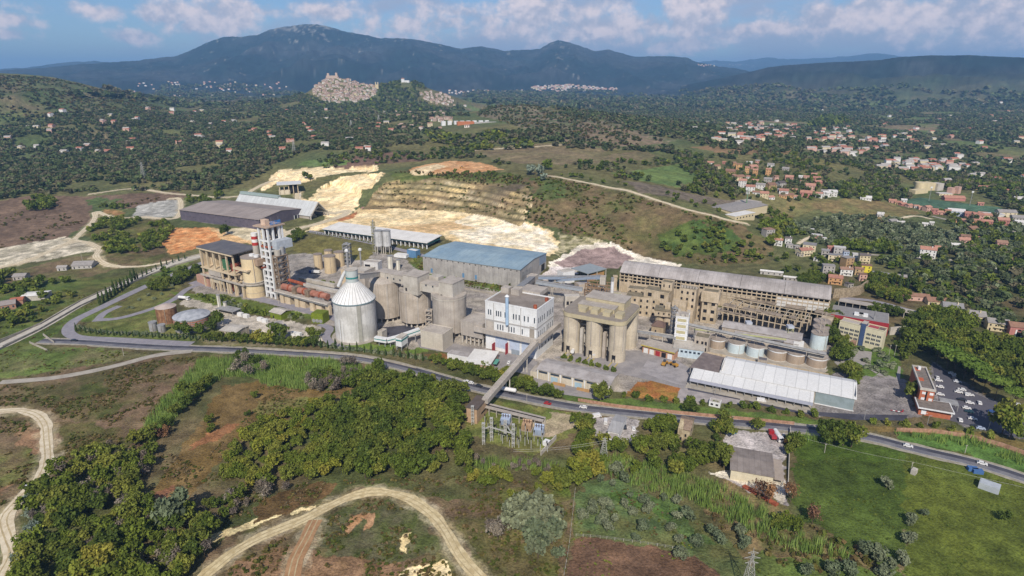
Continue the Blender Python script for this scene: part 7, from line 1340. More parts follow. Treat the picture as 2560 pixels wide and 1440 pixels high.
def substation():
 z = 9; f = rfr((1166, 1018.5), (1192, 1024), z, 0); W = f.L; f.W = W; D = max(14, f.dep(P(1189, 996.7, z))); bk = mat('pale_brick', 'b5987a', '9c8064', scale=.5, amt=.6)
 t = thing('substation_building', 'tan brick substation house with a dark flat roof at the bridge end', 'building', f.p(0, 0, 0)); q = MB(); q.box(f, 0, W, 0, D, -.5, z, bk); q.build('wall', t); q = MB(); q.box(f, -.4, W+.4, -.4, D+.4, z, z+.4, mat('dark_deck', '5f544d', '51483f')); q.build('roof', t); ins(f, t, 'window', D*.4, D*.8, 3, 4, DARK, 'r')
 g = Fr(P(1209, 1030), P(1360, 1068)); t2 = thing('canopy', 'long low concrete canopy along the switchyard', 'canopy', g.p(0, 0, 0)); q = MB(); q.box(g, 0, g.L, -2.5, 2.5, 4.4, 4.9, GREYC); q.box(g, 0, g.L, -.2, .2, 4.91, 5.3, DARK); q.build('roof', t2); q = MB(); q.box(g, 0, g.L, 1.8, 2.2, 0, 4.4, PALE); q.build('back_wall', t2)
 for i in range(9): q = MB(); u = g.L*i/8; q.box(g, u-.2 if i else 0, u+.2, -2.2, -1.8, 0, 4.4, PALE); q.build('post', t2)
 bt = mat('transformer_blue', 'a8b4c6', '8e9bb0', rough=.5)
 for i, (x, y, lab) in enumerate([(1262, 1062, 'pale blue power transformer with fins near the canopy'), (1345, 1088, 'pale blue power transformer at the right of the switchyard'), (1315, 1076, 'beige power transformer between the two pale blue ones')]):
  c = P(x, y); h = Fr((c[0]-3.2, c[1]), (c[0]+3.2, c[1]-1.6)); t3 = thing('transformer', lab, 'transformer', h.p(0, 0, 0), 'switchyard transformers'); m = bt if i < 2 else bk; q = MB(); q.box(h, 1, 6, 0, 4, .6, 4.4, m); q.build('tank', t3); q = MB()
  for k in range(8): q.box(h, 1+k*.64, 1.25+k*.64, -1.2, -.05, .8, 4.0, m)
  q.build('radiator', t3); q = MB(); q.rod(h.p(1, 2.5, 5.4), h.p(6, 2.5, 5.4), .55, m, 10); q.build('conservator', t3)
  for k in range(3): q = MB(); q.cyl(*h.p(2+k*1.4, 1.5, 0)[:2], .22, 4.4, 6.2, mat('insulator', '5a4038'), 8); q.build('bushing', t3)
  q = MB(); q.box(h, .5, 6.5, -.6, 4.5, 0, .6, CONC); q.build('plinth', t3)
 pm = mat('galvanised', 'b0aea6', '98968e', rough=.5); ink = mat('insulator_dark', '3d3634'); rnd = random.Random(3)
 for r in range(5):
  for k in range(8):
   x = 1212+k*20+r*6; y = 1062+k*5.2+r*11
   if rnd.random() < .18 or y > 1116+k*2.4: continue
   c = P(x+rnd.uniform(-3, 3), y+rnd.uniform(-2, 2)); hh = rnd.choice((3.0, 4.2, 5.5)); t4 = thing('switch_post', 'slim grey switchyard post topped with a dark insulator', 'post', c, 'switchyard insulator posts'); q = MB(); q.cyl(c[0], c[1], .18, 0, hh, pm, 6); q.build('pole', t4); q = MB(); q.cyl(c[0], c[1], .32, hh, hh+1.1, ink, 8); q.build('insulator', t4)
 for i, (x, y, hp) in enumerate([(1209, 1113, 13), (1229, 1104, 14), (1283, 1120, 14), (1263, 1090, 9), (1182, 1062, 11)]): lattice(['leftmost grey lattice gantry leg of the switchyard', 'grey lattice gantry leg right of the leftmost one', 'grey lattice gantry leg nearest the reed edge', 'short grey lattice gantry leg among the insulators', 'grey portal frame beside the brick substation'][i], x, y, 6, y-hp*4.1, pm, name='gantry_leg', cat='gantry', n=5, fill=False, group='switchyard gantries')
 A = P(1225, 1080, 8);
 for i, (a, b_) in enumerate([((1209, 1113), (1229, 1104)), ((1229, 1104), (1283, 1120)), ((1263, 1090), (1283, 1120))]): p, r = P(*a), P(*b_); q = MB(); q.beam((p[0], p[1]+1, 8.8-i), (r[0], r[1]+1, 8.8-i), .5, .5, pm); tag(q.build('gantry_beam'), ['horizontal lattice beam joining the two left gantry legs', 'horizontal beam from second gantry leg to reed edge leg', 'short beam between inner gantry leg and reed edge leg'][i], 'beam', 'switchyard gantry beams')
 w = Fr(P(1352, 1140), P(1390, 1098)); q = MB(); q.box(w, 0, w.L, -.25, .25, -.3, 2.6, PALE); tag(q.build('wall'), 'pale concrete boundary wall at the right of the switchyard', 'wall')
 box_thing('hut', 'grey kiosk hut at the left edge of the switchyard', 'hut', (1157, 1096), (1170, 1099), 2.6, 0, 4, METAL, METAL, par=0); t, f, W, D, H = box_thing('container', 'white container beside the switchyard boundary wall', 'container', (1357, 1103), (1372, 1108), 2.6, 0, 3, WHITE, WHITE, par=0)
 w = Fr(P(1216, 1008), P(1330, 1038)); q = MB(); q.box(w, 0, w.L, -.15, .15, 0, .6, CONC); tag(q.build('kerb_wall'), 'thin pale kerb wall in the grass behind the switchyard canopy', 'kerb')
substation()
t, f, W, D = gabled('workshop', 'grey roofed car workshop in the pale yard below the road', 'workshop', (1520, 1077), (1547, 1083), 4.2, 15, WHITE, mat('workshop_roof', 'a5a3a1', '92908e', scale=.3, ribs=(math.atan2((Fr((0, 0), (1, -.2))).ux[1], (Fr((0, 0), (1, -.2))).ux[0]), 2)), 1.2, C=(1563, 1043)); q = MB(); q.box(f, 1.5, W-.5, -5, -.1, 0, 3.4, WHITE); q.build('front_room', t); q = MB(); q.box(f, 1.2, W-.2, -5.3, -.45, 3.4, 3.7, GREYC); q.build('front_roof', t)
def ruin_house():
 f = Fr(P(1692, 1100), P(1722, 1107)); W = f.L; t = thing('ruined_house', 'crumbling pale stone house with a half fallen tile roof', 'ruin', f.p(0, 0, 0)); sm = mat('ruin_stone', 'c4b494', 'a08f70', scale=.5, amt=1.0, streak=.5, bump=.9); q = MB(); gable_walls(q, f, 0, W, 0, 13, -.5, 7.2, 9.4, sm); q.build('wall', t); q = MB()
 vm = 6.5; rmat = mat('ruin_roof', '9a8470', '7d6a58', scale=.8, amt=1.0, bump=.8)
 q.hexa([f.p(-.3,vm,9.42),f.p(W+.3,vm,9.42),f.p(W+.3,13.4,7.1),f.p(-.3,13.4,7.1)],[f.p(-.3,vm,9.7),f.p(W+.3,vm,9.7),f.p(W+.3,13.4,7.4),f.p(-.3,13.4,7.4)], rmat); q.hexa([f.p(W*.45,-.4,7.1),f.p(W+.3,-.4,7.1),f.p(W+.3,vm,9.42),f.p(W*.3,vm,9.42)],[f.p(W*.45,-.4,7.4),f.p(W+.3,-.4,7.4),f.p(W+.3,vm,9.7),f.p(W*.3,vm,9.7)], rmat); q.build('roof', t); ins(f, t, 'window', W*.6, W*.6+.9, 3, 4.6, DARK); ins(f, t, 'door', W*.2, W*.2+1.1, 0, 2.2, DARK); f.W = W; ins(f, t, 'window', 5, 6, 4, 5.4, DARK, 'r')
ruin_house()
def barn():
 z = 6; f = rfr((1828, 1174), (1934, 1193), z, 0); W = f.L; f.W = W; D = f.dep(P(1832, 1119, z)); t = thing('barn', 'big barn with a brown grey ribbed roof in the pale yard', 'barn', f.p(0, 0, 0)); q = MB(); gable_walls(q, f, 0, W, 0, D, -.5, z, z+1.0, mat('barn_wall', 'cfc4a8', 'b3a88c')); q.build('wall', t); q = MB(); gable_roof(q, f, 0, W, 0, D, z+.05, z+1.05, mat('barn_roof', '8f857d', '7c726a', scale=.25, amt=1.0, bump=.5, ribs=(math.atan2(f.ux[1], f.ux[0]), 2.6))); q.build('roof', t); q = MB(); q.box(f, W+.7, W+5, 2, D, 3.5, 3.8, mat('leanto', 'a39689')); q.build('lean_to_roof', t); [MB().box(f, W+4.5, W+4.8, v, v+.3, 0, 3.5, METAL).build('post', t) for v in (3, D-1)]
 t, g, W, D, H = box_thing('hut', 'white prefab cabin with a pale blue roof in front of the barn', 'hut', (1900, 1192), (1929, 1198), 3.0, 0, 5, WHITE, mat('hut_roof', 'b4bfc2'), par=0); ins(g, t, 'window', W*.15, W*.28, 1, 2, DARK); ins(g, t, 'door', W*.5, W*.62, 0, 2.1, DARK); ins(g, t, 'window', W*.7, W*.9, 1, 2, GLASS)
 w = Fr(P(1858, 1220), P(1942, 1268)); q = MB(); q.box(w, 0, w.L, -1.2, 1.2, 0, 1.6, RUST); tag(q.build('scrap_skip'), 'long rusty orange skip lying at the yard edge', 'skip')
 w = Fr(P(1968, 1240), P(1975, 1075)); q = MB(); q.box(w, 0, w.L, -.15, .15, 0, 2.2, PALE); tag(q.build('wall'), 'thin concrete wall between the barn yard and green field', 'wall')
barn()
t, f, W, D, H = box_thing('hut', 'tiny white weigh hut with a grey roof by the black asphalt', 'hut', (1773, 1003), (1801, 1009), 3, 0, 5, WHITE, GREYC, par=0); win_grid(f, t, W, [W*.15, W*.6], [1], w=1.4, h=1.1)
gabled('farm_house', 'small farm house with red and grey roof at the left edge', 'house', (0, 765), (38, 759), 4.5, 14, mat('farm_brick', 'a8826c', '8a6a58'), mat('farm_roof', '9a8f88', '83786f', scale=.4), 1.4, wins=3); gabled('farm_annexe', 'small brick red roofed annexe of the farm at the left edge', 'house', (24, 754), (56, 750), 4.5, 10, mat('farm_brick', ''), roofm('ad6a52'), 1.2); gabled('barn', 'white roofed farm barn beside the red roofed annexe', 'barn', (52, 742), (112, 738), 4.2, 12, PALE, WHITER, .8)
for i, (x, y, w) in enumerate([(48, 700, 28), (155, 677, 22), (205, 672, 46)]): house(x, y, w, 'g', 'G', 1, rot=8, label=['grey shack among trees above the left farm', 'small grey shack in the left meadow', 'long grey chicken shed in the left meadow'][i], name='shed', cat='shed')
def town():
 poly = [(782,222),(800,206),(820,198),(845,198),(868,200),(900,209),(935,216),(942,222),(938,238),(925,247),(890,256),(850,258),(815,256),(800,245),(784,236)]; pl2 = [(1052,232),(1075,228),(1105,234),(1130,246),(1138,258),(1130,264),(1095,262),(1062,252),(1048,244)]
 pts = []; rnd = random.Random(21)
 for pl, n in ((poly, 330), (pl2, 64)):
  xs = [p[0] for p in pl]; ys = [p[1] for p in pl]; k = 0
  while k < n:
   x, y = rnd.uniform(min(xs), max(xs)), rnd.uniform(min(ys), max(ys))
   if inpoly(np.array([x]), np.array([y]), pl)[0]: pts.append((x, y)); k += 1
 pts += [(rnd.uniform(960, 1180), rnd.uniform(255, 330)) for _ in range(26)]+[(rnd.uniform(1078, 1130), rnd.uniform(296, 306)) for _ in range(14)]
 cs = ['d6c6b9', 'c9b5a5', 'ddd0c4', 'c4ad9c', 'e0d8ce', 'd6c6a4']; rs = ['9a7a68', 'a88a78', '8f7466', 'b09a88']
 MS = [mat('town_wall_'+c, c, scale=.2, amt=.3, bump=0) for c in cs]; RS = [mat('town_roof_'+c, c, scale=.2, amt=.5, bump=0) for c in rs]
 big = MB(); k = 0
 nm = {0: 'pinkish', 1: 'tan', 2: 'pale', 3: 'brown', 4: 'whitish', 5: 'cream'}
 for i, (x, y) in enumerate(pts):
  g = G(x, y)
  if math.hypot(g[0], g[1]) > 3500: continue
  w = rnd.uniform(7, 12); d = rnd.uniform(7, 11); h = rnd.uniform(4, 8.5); a = rnd.uniform(-.4, .4); f = Fr((g[0]-w/2, g[1]), (g[0]-w/2+w*math.cos(a), g[1]+w*math.sin(a)), float(g[2])); c = rnd.randrange(6); r = rnd.choice(RS)
  def shape(b):
   gable_walls(b, f, 0, w, 0, d, -5, h, h+1.8, MS[c]); gable_roof(b, f, 0, w, 0, d, h, h+1.85, r, th=.3, oh=.3)
   for s in range(2):
    for q in range(2): b.box(f, w*(.2+.4*q), w*(.2+.4*q)+1.5, -.1, .05, h*(.2+.4*s), h*(.2+.4*s)+2, DARK)
  if i % 3 == 0 and k < 120:
   b = MB(); shape(b); o = b.build('town_house'); tag(o, nm[c]+' house packed into the '+('hilltop town' if i < 330 else 'lower hill hamlet'), 'house', nm[c]+' houses of the '+('hilltop town' if i < 330 else 'lower hill hamlet')); k += 1
  else: shape(big)
 o = big.build('hill_town_houses'); o['kind'] = 'stuff'; o['label'] = 'densely packed stone houses of the hilltop town'
 cst = wallm('bda897'); g = G(830, 196); f = Fr((g[0]-26, g[1]), (g[0]+26, g[1]+3), float(g[2])); t = thing('castle', 'ruined castle with two towers on the hilltop town', 'castle', f.p(0, 0, 0)); q = MB(); q.box(f, 0, 52, 0, 20, -12, 12, cst); q.build('curtain_wall', t)
 for u, h in ((4, 22), (40, 24)): q = MB(); q.box(f, u, u+9, 3, 12, 0, h, cst); q.build('tower', t)
 g = G(1011, 206); f = Fr((g[0]-14, g[1]), (g[0]+20, g[1]-2), float(g[2])); t = thing('monastery', 'white monastery on top of the wooded knoll', 'monastery', f.p(0, 0, 0)); q = MB(); gable_walls(q, f, 0, 13, 0, 14, -8, 15, 19, WHITE); q.build('church', t); q = MB(); q.box(f, 13.1, 36, 2, 12, -8, 9, WHITE); q.build('wing', t); q = MB(); gable_roof(q, f, 0, 13, 0, 14, 15, 19, RS[0]); q.build('roof', t)
 g = G(942, 222); f = Fr((g[0]-6, g[1]), (g[0]+8, g[1]), float(g[2])); t = thing('church', 'cream twin towered church at the town saddle', 'church', f.p(0, 0, 0)); q = MB(); q.box(f, 0, 14, 0, 20, -4, 18, wallm('cdbd98')); q.build('nave', t); [MB().box(f, u, u+4, -1, 3, 0, 28, wallm('cdbd98')).build('tower', t) for u in (0, 10)]
 A, Bq = G(1144, 314), G(1242, 305)
 f = Fr(A, Bq, float(A[2])); L = f.L; t = thing('cemetery', 'long orange and grey cemetery wall block below the hill town', 'cemetery', f.p(0, 0, 0)); q = MB(); q.box(f, 0, L*.42, 0, 14, -6, 9, mat('cem_orange', 'b8734e', 'a5633f')); q.build('orange_block', t); n = 12
 for i in range(n): q = MB(); u = L*(.43+.57*i/n); q.box(f, u, u+L*.57/n-.8, 0, 12, -6, 7, mat('cem_grey', 'b9b4ac', 'a09b94')); q.build('niche_block', t)
 for i in range(8): q = MB(); u = L*(-.35+.16*i); q.box(f, u, u+L*.1, 26+3*(i % 2), 36, -4, 9, WHITE); q.build('chapel_block', t)
 far = MB(); rnd = random.Random(5); P2 = []
 while len(P2) < 200:
  x, y = rnd.uniform(1325, 1545), rnd.uniform(205, 234)
  yc = 221+(x-1430)*.02
  if abs(y-yc) < 9*max(.25, 1-abs(x-1420)/115) or (y > yc and rnd.random() < .12): P2.append((x, y, 1.4))
 P2 += [(rnd.uniform(1120, 1330), rnd.uniform(226, 240), 1.2) for _ in range(45)]+[(rnd.uniform(330, 720), rnd.uniform(205, 248), 1.2) for _ in range(80)]+[(rnd.uniform(1742, 1890), 160+rnd.uniform(0, 6)+max(0, (x0 := 0)), 1.2) for _ in range(40)]
 P2 += [(rnd.uniform(0, 1000), rnd.uniform(275, 385), 1.0) for _ in range(70)]+[(rnd.uniform(1700, 2560), rnd.uniform(255, 330), 1.0) for _ in range(45)]+[(rnd.gauss(1900, 60), rnd.gauss(322, 8), 1.1) for _ in range(35)]+[(rnd.gauss(2120, 120), rnd.gauss(345, 9), 1.1) for _ in range(70)]+[(rnd.gauss(2110, 45), rnd.gauss(378, 5), 1.2) for _ in range(22)]+[(rnd.gauss(2300, 55), rnd.gauss(418, 8), 1.2) for _ in range(40)]+[(rnd.uniform(2230, 2560), rnd.uniform(345, 460), 1.1) for _ in range(20)]+[(rnd.gauss(1830, 40), rnd.gauss(352, 5), 1.1) for _ in range(14)]
 fw = [mat('far_white', 'dcd8d2', bump=0), mat('far_cream', 'd2c4a4', bump=0), mat('far_pink', 'c9a595', bump=0)]; frf = [mat('far_terra', 'a8705c', bump=0), mat('far_grey', 'aaa49c', bump=0)]
 for x, y, s in P2:
  g = G(x, y); w = rnd.uniform(9, 17)*s; d = rnd.uniform(8, 11)*s; h = rnd.uniform(5, 8)*s; a = rnd.uniform(-.4, .4); f = Fr((g[0], g[1]), (g[0]+w*math.cos(a), g[1]+w*math.sin(a)), float(g[2])); gable_walls(far, f, 0, w, 0, d, -4, h, h+2, rnd.choice(fw)); gable_roof(far, f, 0, w, 0, d, h, h+2.05, rnd.choice(frf), th=.3, oh=.3)
 o = far.build('distant_houses'); o['kind'] = 'stuff'; o['label'] = 'small pale houses strewn over the far plain'
town()
# vegetation
VR = np.random.RandomState(5)
def leaf_proto(n, lobes, size, seed, zc=.62, sx=.5, sz=.42, shell=.62, rs=1.0):
 """crown made of n leaf clumps (quads) spread through lobes; unit height 1, unit width 1; returns verts (n*4,3), tint (n*4)"""
 r = np.random.RandomState(seed); L = []
 for i in range(lobes):
  a = r.uniform(0, 6.28); q = r.uniform(.0, .30)+(1-rs)*.4; L.append((q*math.cos(a)*sx/.5, q*math.sin(a)*sx/.5, zc+r.uniform(-.22, .24)*sz/.42, r.uniform(.20, .32)*sx/.5*rs, r.uniform(.16, .26)*sz/.42*rs, r.uniform(.75, 1.25)))
 L = np.array(L); k = r.randint(0, lobes, n); d = r.normal(size=(n, 3)); d /= np.linalg.norm(d, axis=1)[:, None]; rad = r.uniform(shell, 1.05, n)[:, None]
 c = L[k, :3]+d*rad*np.column_stack([L[k, 3], L[k, 3], L[k, 4]])
 nn = d*.7+r.normal(size=(n, 3))*.6+np.array([0, 0, .25]); nn /= np.linalg.norm(nn, axis=1)[:, None]
 t = np.cross(nn, r.normal(size=(n, 3))); t /= np.linalg.norm(t, axis=1)[:, None]; b = np.cross(nn, t); s = size*r.uniform(.6, 1.4, n)[:, None]
 v = np.stack([c-t*s-b*s*.7, c+t*s-b*s*.8, c+t*s*.8+b*s, c-t*s*.9+b*s*.7], 1).reshape(-1, 3)
 tint = np.repeat(L[k, 5]*r.uniform(.72, 1.28, n), 4)
 return v, tint
def spike_proto(n, size, seed, w=.11):
 r = np.random.RandomState(seed); z = r.uniform(.04, 1, n)**.9; rad = w*np.clip(np.sin(np.pi*np.clip(z*.85+.12, 0, 1)), .05, 1); a = r.uniform(0, 6.28, n)
 c = np.column_stack([rad*np.cos(a), rad*np.sin(a), z]); nn = np.column_stack([np.cos(a), np.sin(a), r.uniform(0, .6, n)]); t = np.column_stack([-np.sin(a), np.cos(a), 0*a]); b = np.cross(nn, t); s = size*r.uniform(.7, 1.3, n)[:, None]
 return np.stack([c-t*s*.5-b*s*1.2, c+t*s*.5-b*s*1.2, c+t*s*.4+b*s*1.4, c-t*s*.4+b*s*1.4], 1).reshape(-1, 3), np.repeat(r.uniform(.7, 1.3, n), 4)
def pine_proto(n, seed):
 r = np.random.RandomState(seed); a = r.uniform(0, 6.28, n); q = np.sqrt(r.uniform(0, 1, n))*.5; z = .86+.13*(1-(q/.5)**2)*r.uniform(.2, 1, n)-.05*r.uniform(0, 1, n)
 c = np.column_stack([q*np.cos(a), q*np.sin(a), z]); nn = np.column_stack([np.cos(a)*.3, np.sin(a)*.3, 0*a+1])+r.normal(size=(n, 3))*.45; nn /= np.linalg.norm(nn, axis=1)[:, None]; t = np.cross(nn, r.normal(size=(n, 3))); t /= np.linalg.norm(t, axis=1)[:, None]; b = np.cross(nn, t); s = .055*r.uniform(.6, 1.4, n)[:, None]
 return np.stack([c-t*s-b*s, c+t*s-b*s, c+t*s+b*s, c-t*s+b*s], 1).reshape(-1, 3), np.repeat(r.uniform(.7, 1.3, n), 4)
def reed_proto(n, seed):
 r = np.random.RandomState(seed); c = r.uniform(-.5, .5, (n, 2)); h = r.uniform(.6, 1.05, n); ln = r.normal(size=(n, 2))*.16; a = r.uniform(0, 6.28, n); w = .055*r.uniform(.7, 1.4, n); dx = np.cos(a)*w; dy = np.sin(a)*w
 b = np.column_stack([c, 0*h]); t = np.column_stack([c+ln, h]); m = np.column_stack([c+ln*.45, h*.6]); o = np.column_stack([dx, dy, 0*dx])
 return np.stack([b-o, b+o, t+o*.2, t-o*.2], 1).reshape(-1, 3), np.repeat(r.uniform(.7, 1.3, n), 4)
PROTO = {
'broad': [leaf_proto(820, 17, .044, 100+i, rs=.72) for i in range(7)], 'broad_mid': [leaf_proto(90, 6, .14, 120+i) for i in range(5)], 'broad_far': [leaf_proto(30, 4, .23, 140+i) for i in range(6)], 'broad_tiny': [leaf_proto(12, 3, .33, 160+i) for i in range(6)],
'grey': [leaf_proto(420, 9, .034, 200+i, shell=.2) for i in range(3)], 'olive': [leaf_proto(520, 9, .052, 220+i, zc=.55, sz=.5) for i in range(4)], 'shrub': [leaf_proto(220, 4, .10, 240+i, zc=.42, sx=.55, sz=.55) for i in range(3)],
'scrub': [leaf_proto(14, 3, .26, 260+i, zc=.32, sx=.6, sz=.5) for i in range(6)], 'cyp': [spike_proto(110, .06, 280+i) for i in range(3)], 'pine': [pine_proto(420, 300+i) for i in range(3)], 'reed': [reed_proto(16, 320+i) for i in range(4)]}
TINT = {'dark': ['5c6a2c', '657030', '54622c', '6c7434'], 'mid': ['6c7830', '777e38', '66722e', '80823a'], 'yellow': ['8a8c38', '7f8436', '908a3c', '727c34'], 'grey': ['85796a', '7a6f64', '8c8272', '6f6858'], 'olive': ['7b8264', '707a5c', '858a6c'], 'blue': ['8f9a86', '7f8c7c'],
  'reed': ['8aa050', '7f9448', '93a65a', '78904a'], 'scrub': ['635d32', '6c5c3c', '525829', '6a6138', '555c2b', '76664a'], 'cyp': ['45552c', '3c4c28', '4c5a30'], 'pine': ['667a34', '5c7030', '6e803a'], 'far': ['566240', '606c44', '4e5a3a', '696e48', '64634a', '746e54'], 'olivefar': ['6c7354', '5f684a', '737a5c', '565f40'], 'brown': ['8a6a4c', '7a5c48', '94704f']}
EXC = [[(1070,292),(1140,290),(1246,294),(1250,330),(1140,345),(1075,322)], [(778,190),(880,190),(946,206),(946,240),(925,254),(850,264),(795,254)], [(1046,220),(1142,232),(1142,272),(1090,272),(1046,250)], [(1000,196),(1030,196),(1030,222),(1000,222)]]
INST = []   # (proto, tint hex, x, y, z, width, height)
def scatter(sp, tint, poly, spacing, w0, w1, asp=1.0, cl=0.0, clscale=40, world=None, maxn=60000, seed=0):
 pl = world if world is not None else wpoly(poly); q = np.array(pl); x0, x1, y0, y1 = q[:, 0].min(), q[:, 0].max(), q[:, 1].min(), q[:, 1].max(); n = min(int((x1-x0)*(y1-y0)/spacing**2), maxn)
 x = VR.uniform(x0, x1, n); y = VR.uniform(y0, y1, n); m = inpoly(x, y, pl)
 if cl > 0: m &= fbm(x, y, clscale, 3, 400+seed) > cl
 az = np.abs(np.arctan2(x, y)) < 0.88; m &= az
 if sp in ('broad_tiny', 'broad_far'):
  zz = _lookup(TZ, x, y); qx, qy = prj(x, y, zz); rr = np.hypot(x, y)
  for e in EXC: m &= ~(inpoly(qx, qy, e) & (rr < 3600))
 x, y = x[m], y[m]
 if sp not in ('broad_tiny', 'broad_far') and len(x): k = np.array([(int(a//1.5), int(b//1.5)) not in ROADC for a, b in zip(x, y)]); x, y = x[k], y[k]
 z = _lookup(TZ, x, y); tl = TINT[tint] if isinstance(tint, str) else [h for k in tint for h in TINT[k]]
 cidx = (fbm(x, y, 18, 2, 77)*len(tl)*1.6+VR.uniform(0, len(tl)*.6, len(x))).astype(int) % len(tl); w = VR.uniform(w0, w1, len(x))
 for i in range(len(x)): INST.append((sp, tl[cidx[i]], x[i], y[i], z[i], w[i], w[i]*asp*VR.uniform(.85, 1.2)))
def at(sp, tint, pts, w, asp=1.0):
 for p in pts:
  g = G(*p[:2]); ww = w if len(p) < 3 else p[2]; tl = TINT[tint]; INST.append((sp, tl[VR.randint(len(tl))], g[0], g[1], g[2], ww*VR.uniform(.9, 1.1), ww*asp*VR.uniform(.9, 1.1)))
def along(sp, tint, pts, step, w, asp=1.0, jit=.3):
 l = gline(pts, .5); d = np.concatenate([[0], np.cumsum(np.linalg.norm(np.diff(l, axis=0), axis=1))]); tl = TINT[tint]
 for s in np.arange(0, d[-1], step):
  x = np.interp(s, d, l[:, 0])+VR.uniform(-jit, jit); y = np.interp(s, d, l[:, 1])+VR.uniform(-jit, jit); ww = w*VR.uniform(.8, 1.2); INST.append((sp, tl[VR.randint(len(tl))], x, y, Z(x, y), ww, ww*asp*VR.uniform(.85, 1.15)))
# near woods
scatter('broad', ('dark','mid','mid'), [(118,1172),(200,1158),(285,1128),(335,1098),(372,1088),(380,1150),(368,1225),(350,1275),(400,1295),(480,1285),(545,1330),(500,1385),(430,1500),(-20,1500),(25,1420),(45,1345),(75,1240)], 6.0, 5, 10.5, 1.0); scatter('grey', 'grey', [(118,1172),(335,1098),(380,1150),(368,1225),(400,1295),(545,1330),(430,1500),(-20,1500),(75,1240)], 10, 4, 8)
scatter('grey', 'grey', [(350,1280),(480,1280),(640,1230),(780,1200),(700,1240),(560,1310),(520,1400),(380,1420)], 6.5, 4, 7, 1.0); scatter('broad', ('dark','mid'), [(350,1280),(560,1260),(640,1230),(560,1310),(450,1400),(380,1400)], 8, 5, 9)
at('broad', 'yellow', [(250,1440,12),(290,1420,10),(215,1455,11),(330,1450,9),(270,1480,12)], 10); at('broad', 'olive', [(437,1310,15)], 15, 1.0); at('grey', 'blue', [(70,1270,7),(75,1300,6),(82,1340,7),(45,1415,7)], 7)
scatter('broad', ('yellow','mid','mid'), [(570,1145),(620,1085),(700,1045),(770,1020),(835,1008),(835,1180),(770,1212),(660,1225),(560,1200)], 4.6, 4.5, 7.5, 1.0)
scatter('broad', ('dark','mid','dark'), [(835,1060),(870,1000),(960,972),(1090,955),(1160,975),(1172,1040),(1140,1085),(1185,1125),(1160,1175),(1040,1195),(900,1200),(842,1180)], 5.4, 6.5, 11, 1.05)
scatter('grey', 'grey', [(760,960),(860,935),(900,950),(850,990),(780,985)], 5, 5, 8, 1.1); scatter('broad', 'dark', [(780,950),(900,925),(960,930),(985,960),(900,985),(830,995)], 7, 6, 10)
at('grey', 'grey', [(590,935,10),(625,945,10),(660,935,9),(612,915,9),(860,925,9),(885,920,8)], 9, 1.1); at('broad', 'dark', [(605,905,9),(640,915,8),(480,1000,8),(500,985,9),(470,1020,9),(515,965,8),(440,1040,8),(460,985,8),(420,1070,7)], 8); at('grey', 'brown', [(395,1098,8),(415,1095,7)], 8)
at('broad', 'dark', [(525,1058,5.5),(528,1080,5),(620,1040,4),(636,996,5.5)], 5);
scatter('grey', 'grey', [(1180,1158),(1300,1162),(1400,1172),(1400,1195),(1200,1190)], 4.4, 3, 5, 1.2); scatter('broad', ('mid','yellow'), [(1165,1185),(1300,1190),(1420,1180),(1440,1205),(1380,1245),(1260,1245),(1150,1215)], 6.0, 4, 6.5)
scatter('broad', ('dark','mid'), [(1420,1090),(1455,1045),(1490,1058),(1480,1105),(1600,1128),(1640,1050),(1690,1075),(1690,1110),(1740,1110),(1790,1060),(1830,1090),(1810,1150),(1790,1190),(1700,1200),(1560,1180),(1440,1170)], 6.2, 5, 9); scatter('broad', 'mid', [(1600,1050),(1680,1060),(1690,1110),(1600,1130)], 6, 5, 8)
at('broad', 'yellow', [(1445,1190,12),(1465,1180,12),(1480,1200,11),(1455,1210,10)], 12); at('broad', 'dark', [(1415,1220,10),(1400,1205,9)], 9); at('broad', 'olive', [(1295,1320,14),(1335,1310,15),(1325,1350,15),(1365,1330,14),(1355,1375,14),(1380,1360,11),(1345,1395,11),(1395,1400,6)], 14, 1.1); at('grey', 'grey', [(1245,1350,10),(1262,1330,8),(1225,1335,8)], 9)
scatter('broad', ('dark','mid'), [(2045,1092),(2130,1098),(2240,1112),(2246,1126),(2120,1120),(2040,1108)], 5.2, 8, 12); at('broad', 'dark', [(1890,1075,8),(1985,1120,10),(1975,1135,9),(1815,1060,8),(1800,1165,11),(1790,1150,10),(2510,1300,5)], 9); at('broad', 'yellow', [(1812,1158,9)], 9)
scatter('broad', ('dark','mid'), [(1790,1212),(1880,1248),(1950,1288),(2030,1350),(1960,1335),(1880,1295)], 7.5, 4.5, 7.5); at('grey', 'brown', [(1920,1260,10),(1975,1255,9),(2030,1310,9),(1900,1245,8)], 9, 1.1)
scatter('olive', 'olive', [(1450,1250),(1600,1245),(1720,1300),(1700,1370),(1560,1350),(1450,1330)], 7.2, 4.2, 6, .85); at('olive', 'olive', [(1540,1185,7),(1500,1205,5),(1530,1215,4),(1560,1205,6),(1660,1250,4),(1690,1260,5),(1715,1285,5),(1740,1365,6),(1700,1395,6),(1720,1300,6),(1780,1340,6),(1800,1360,6),(1850,1340,6),(1860,1370,6)], 6, .85)
scatter('olive', 'olive', [(1950,1380),(2100,1380),(2250,1400),(2330,1450),(2200,1500),(2000,1500)], 9, 4.5, 7, .8); at('olive', 'olive', [(2275,1310,6),(2268,1360,7),(2310,1290,4.5),(2160,1385,7),(2190,1400,8),(2215,1220,6)], 6, .85)
scatter('scrub', 'scrub', [(500,1440),(620,1340),(800,1260),(960,1235),(1120,1270),(1300,1250),(1430,1290),(1410,1500),(500,1500)], 1.8, .7, 2.1, .6, .45, 12)
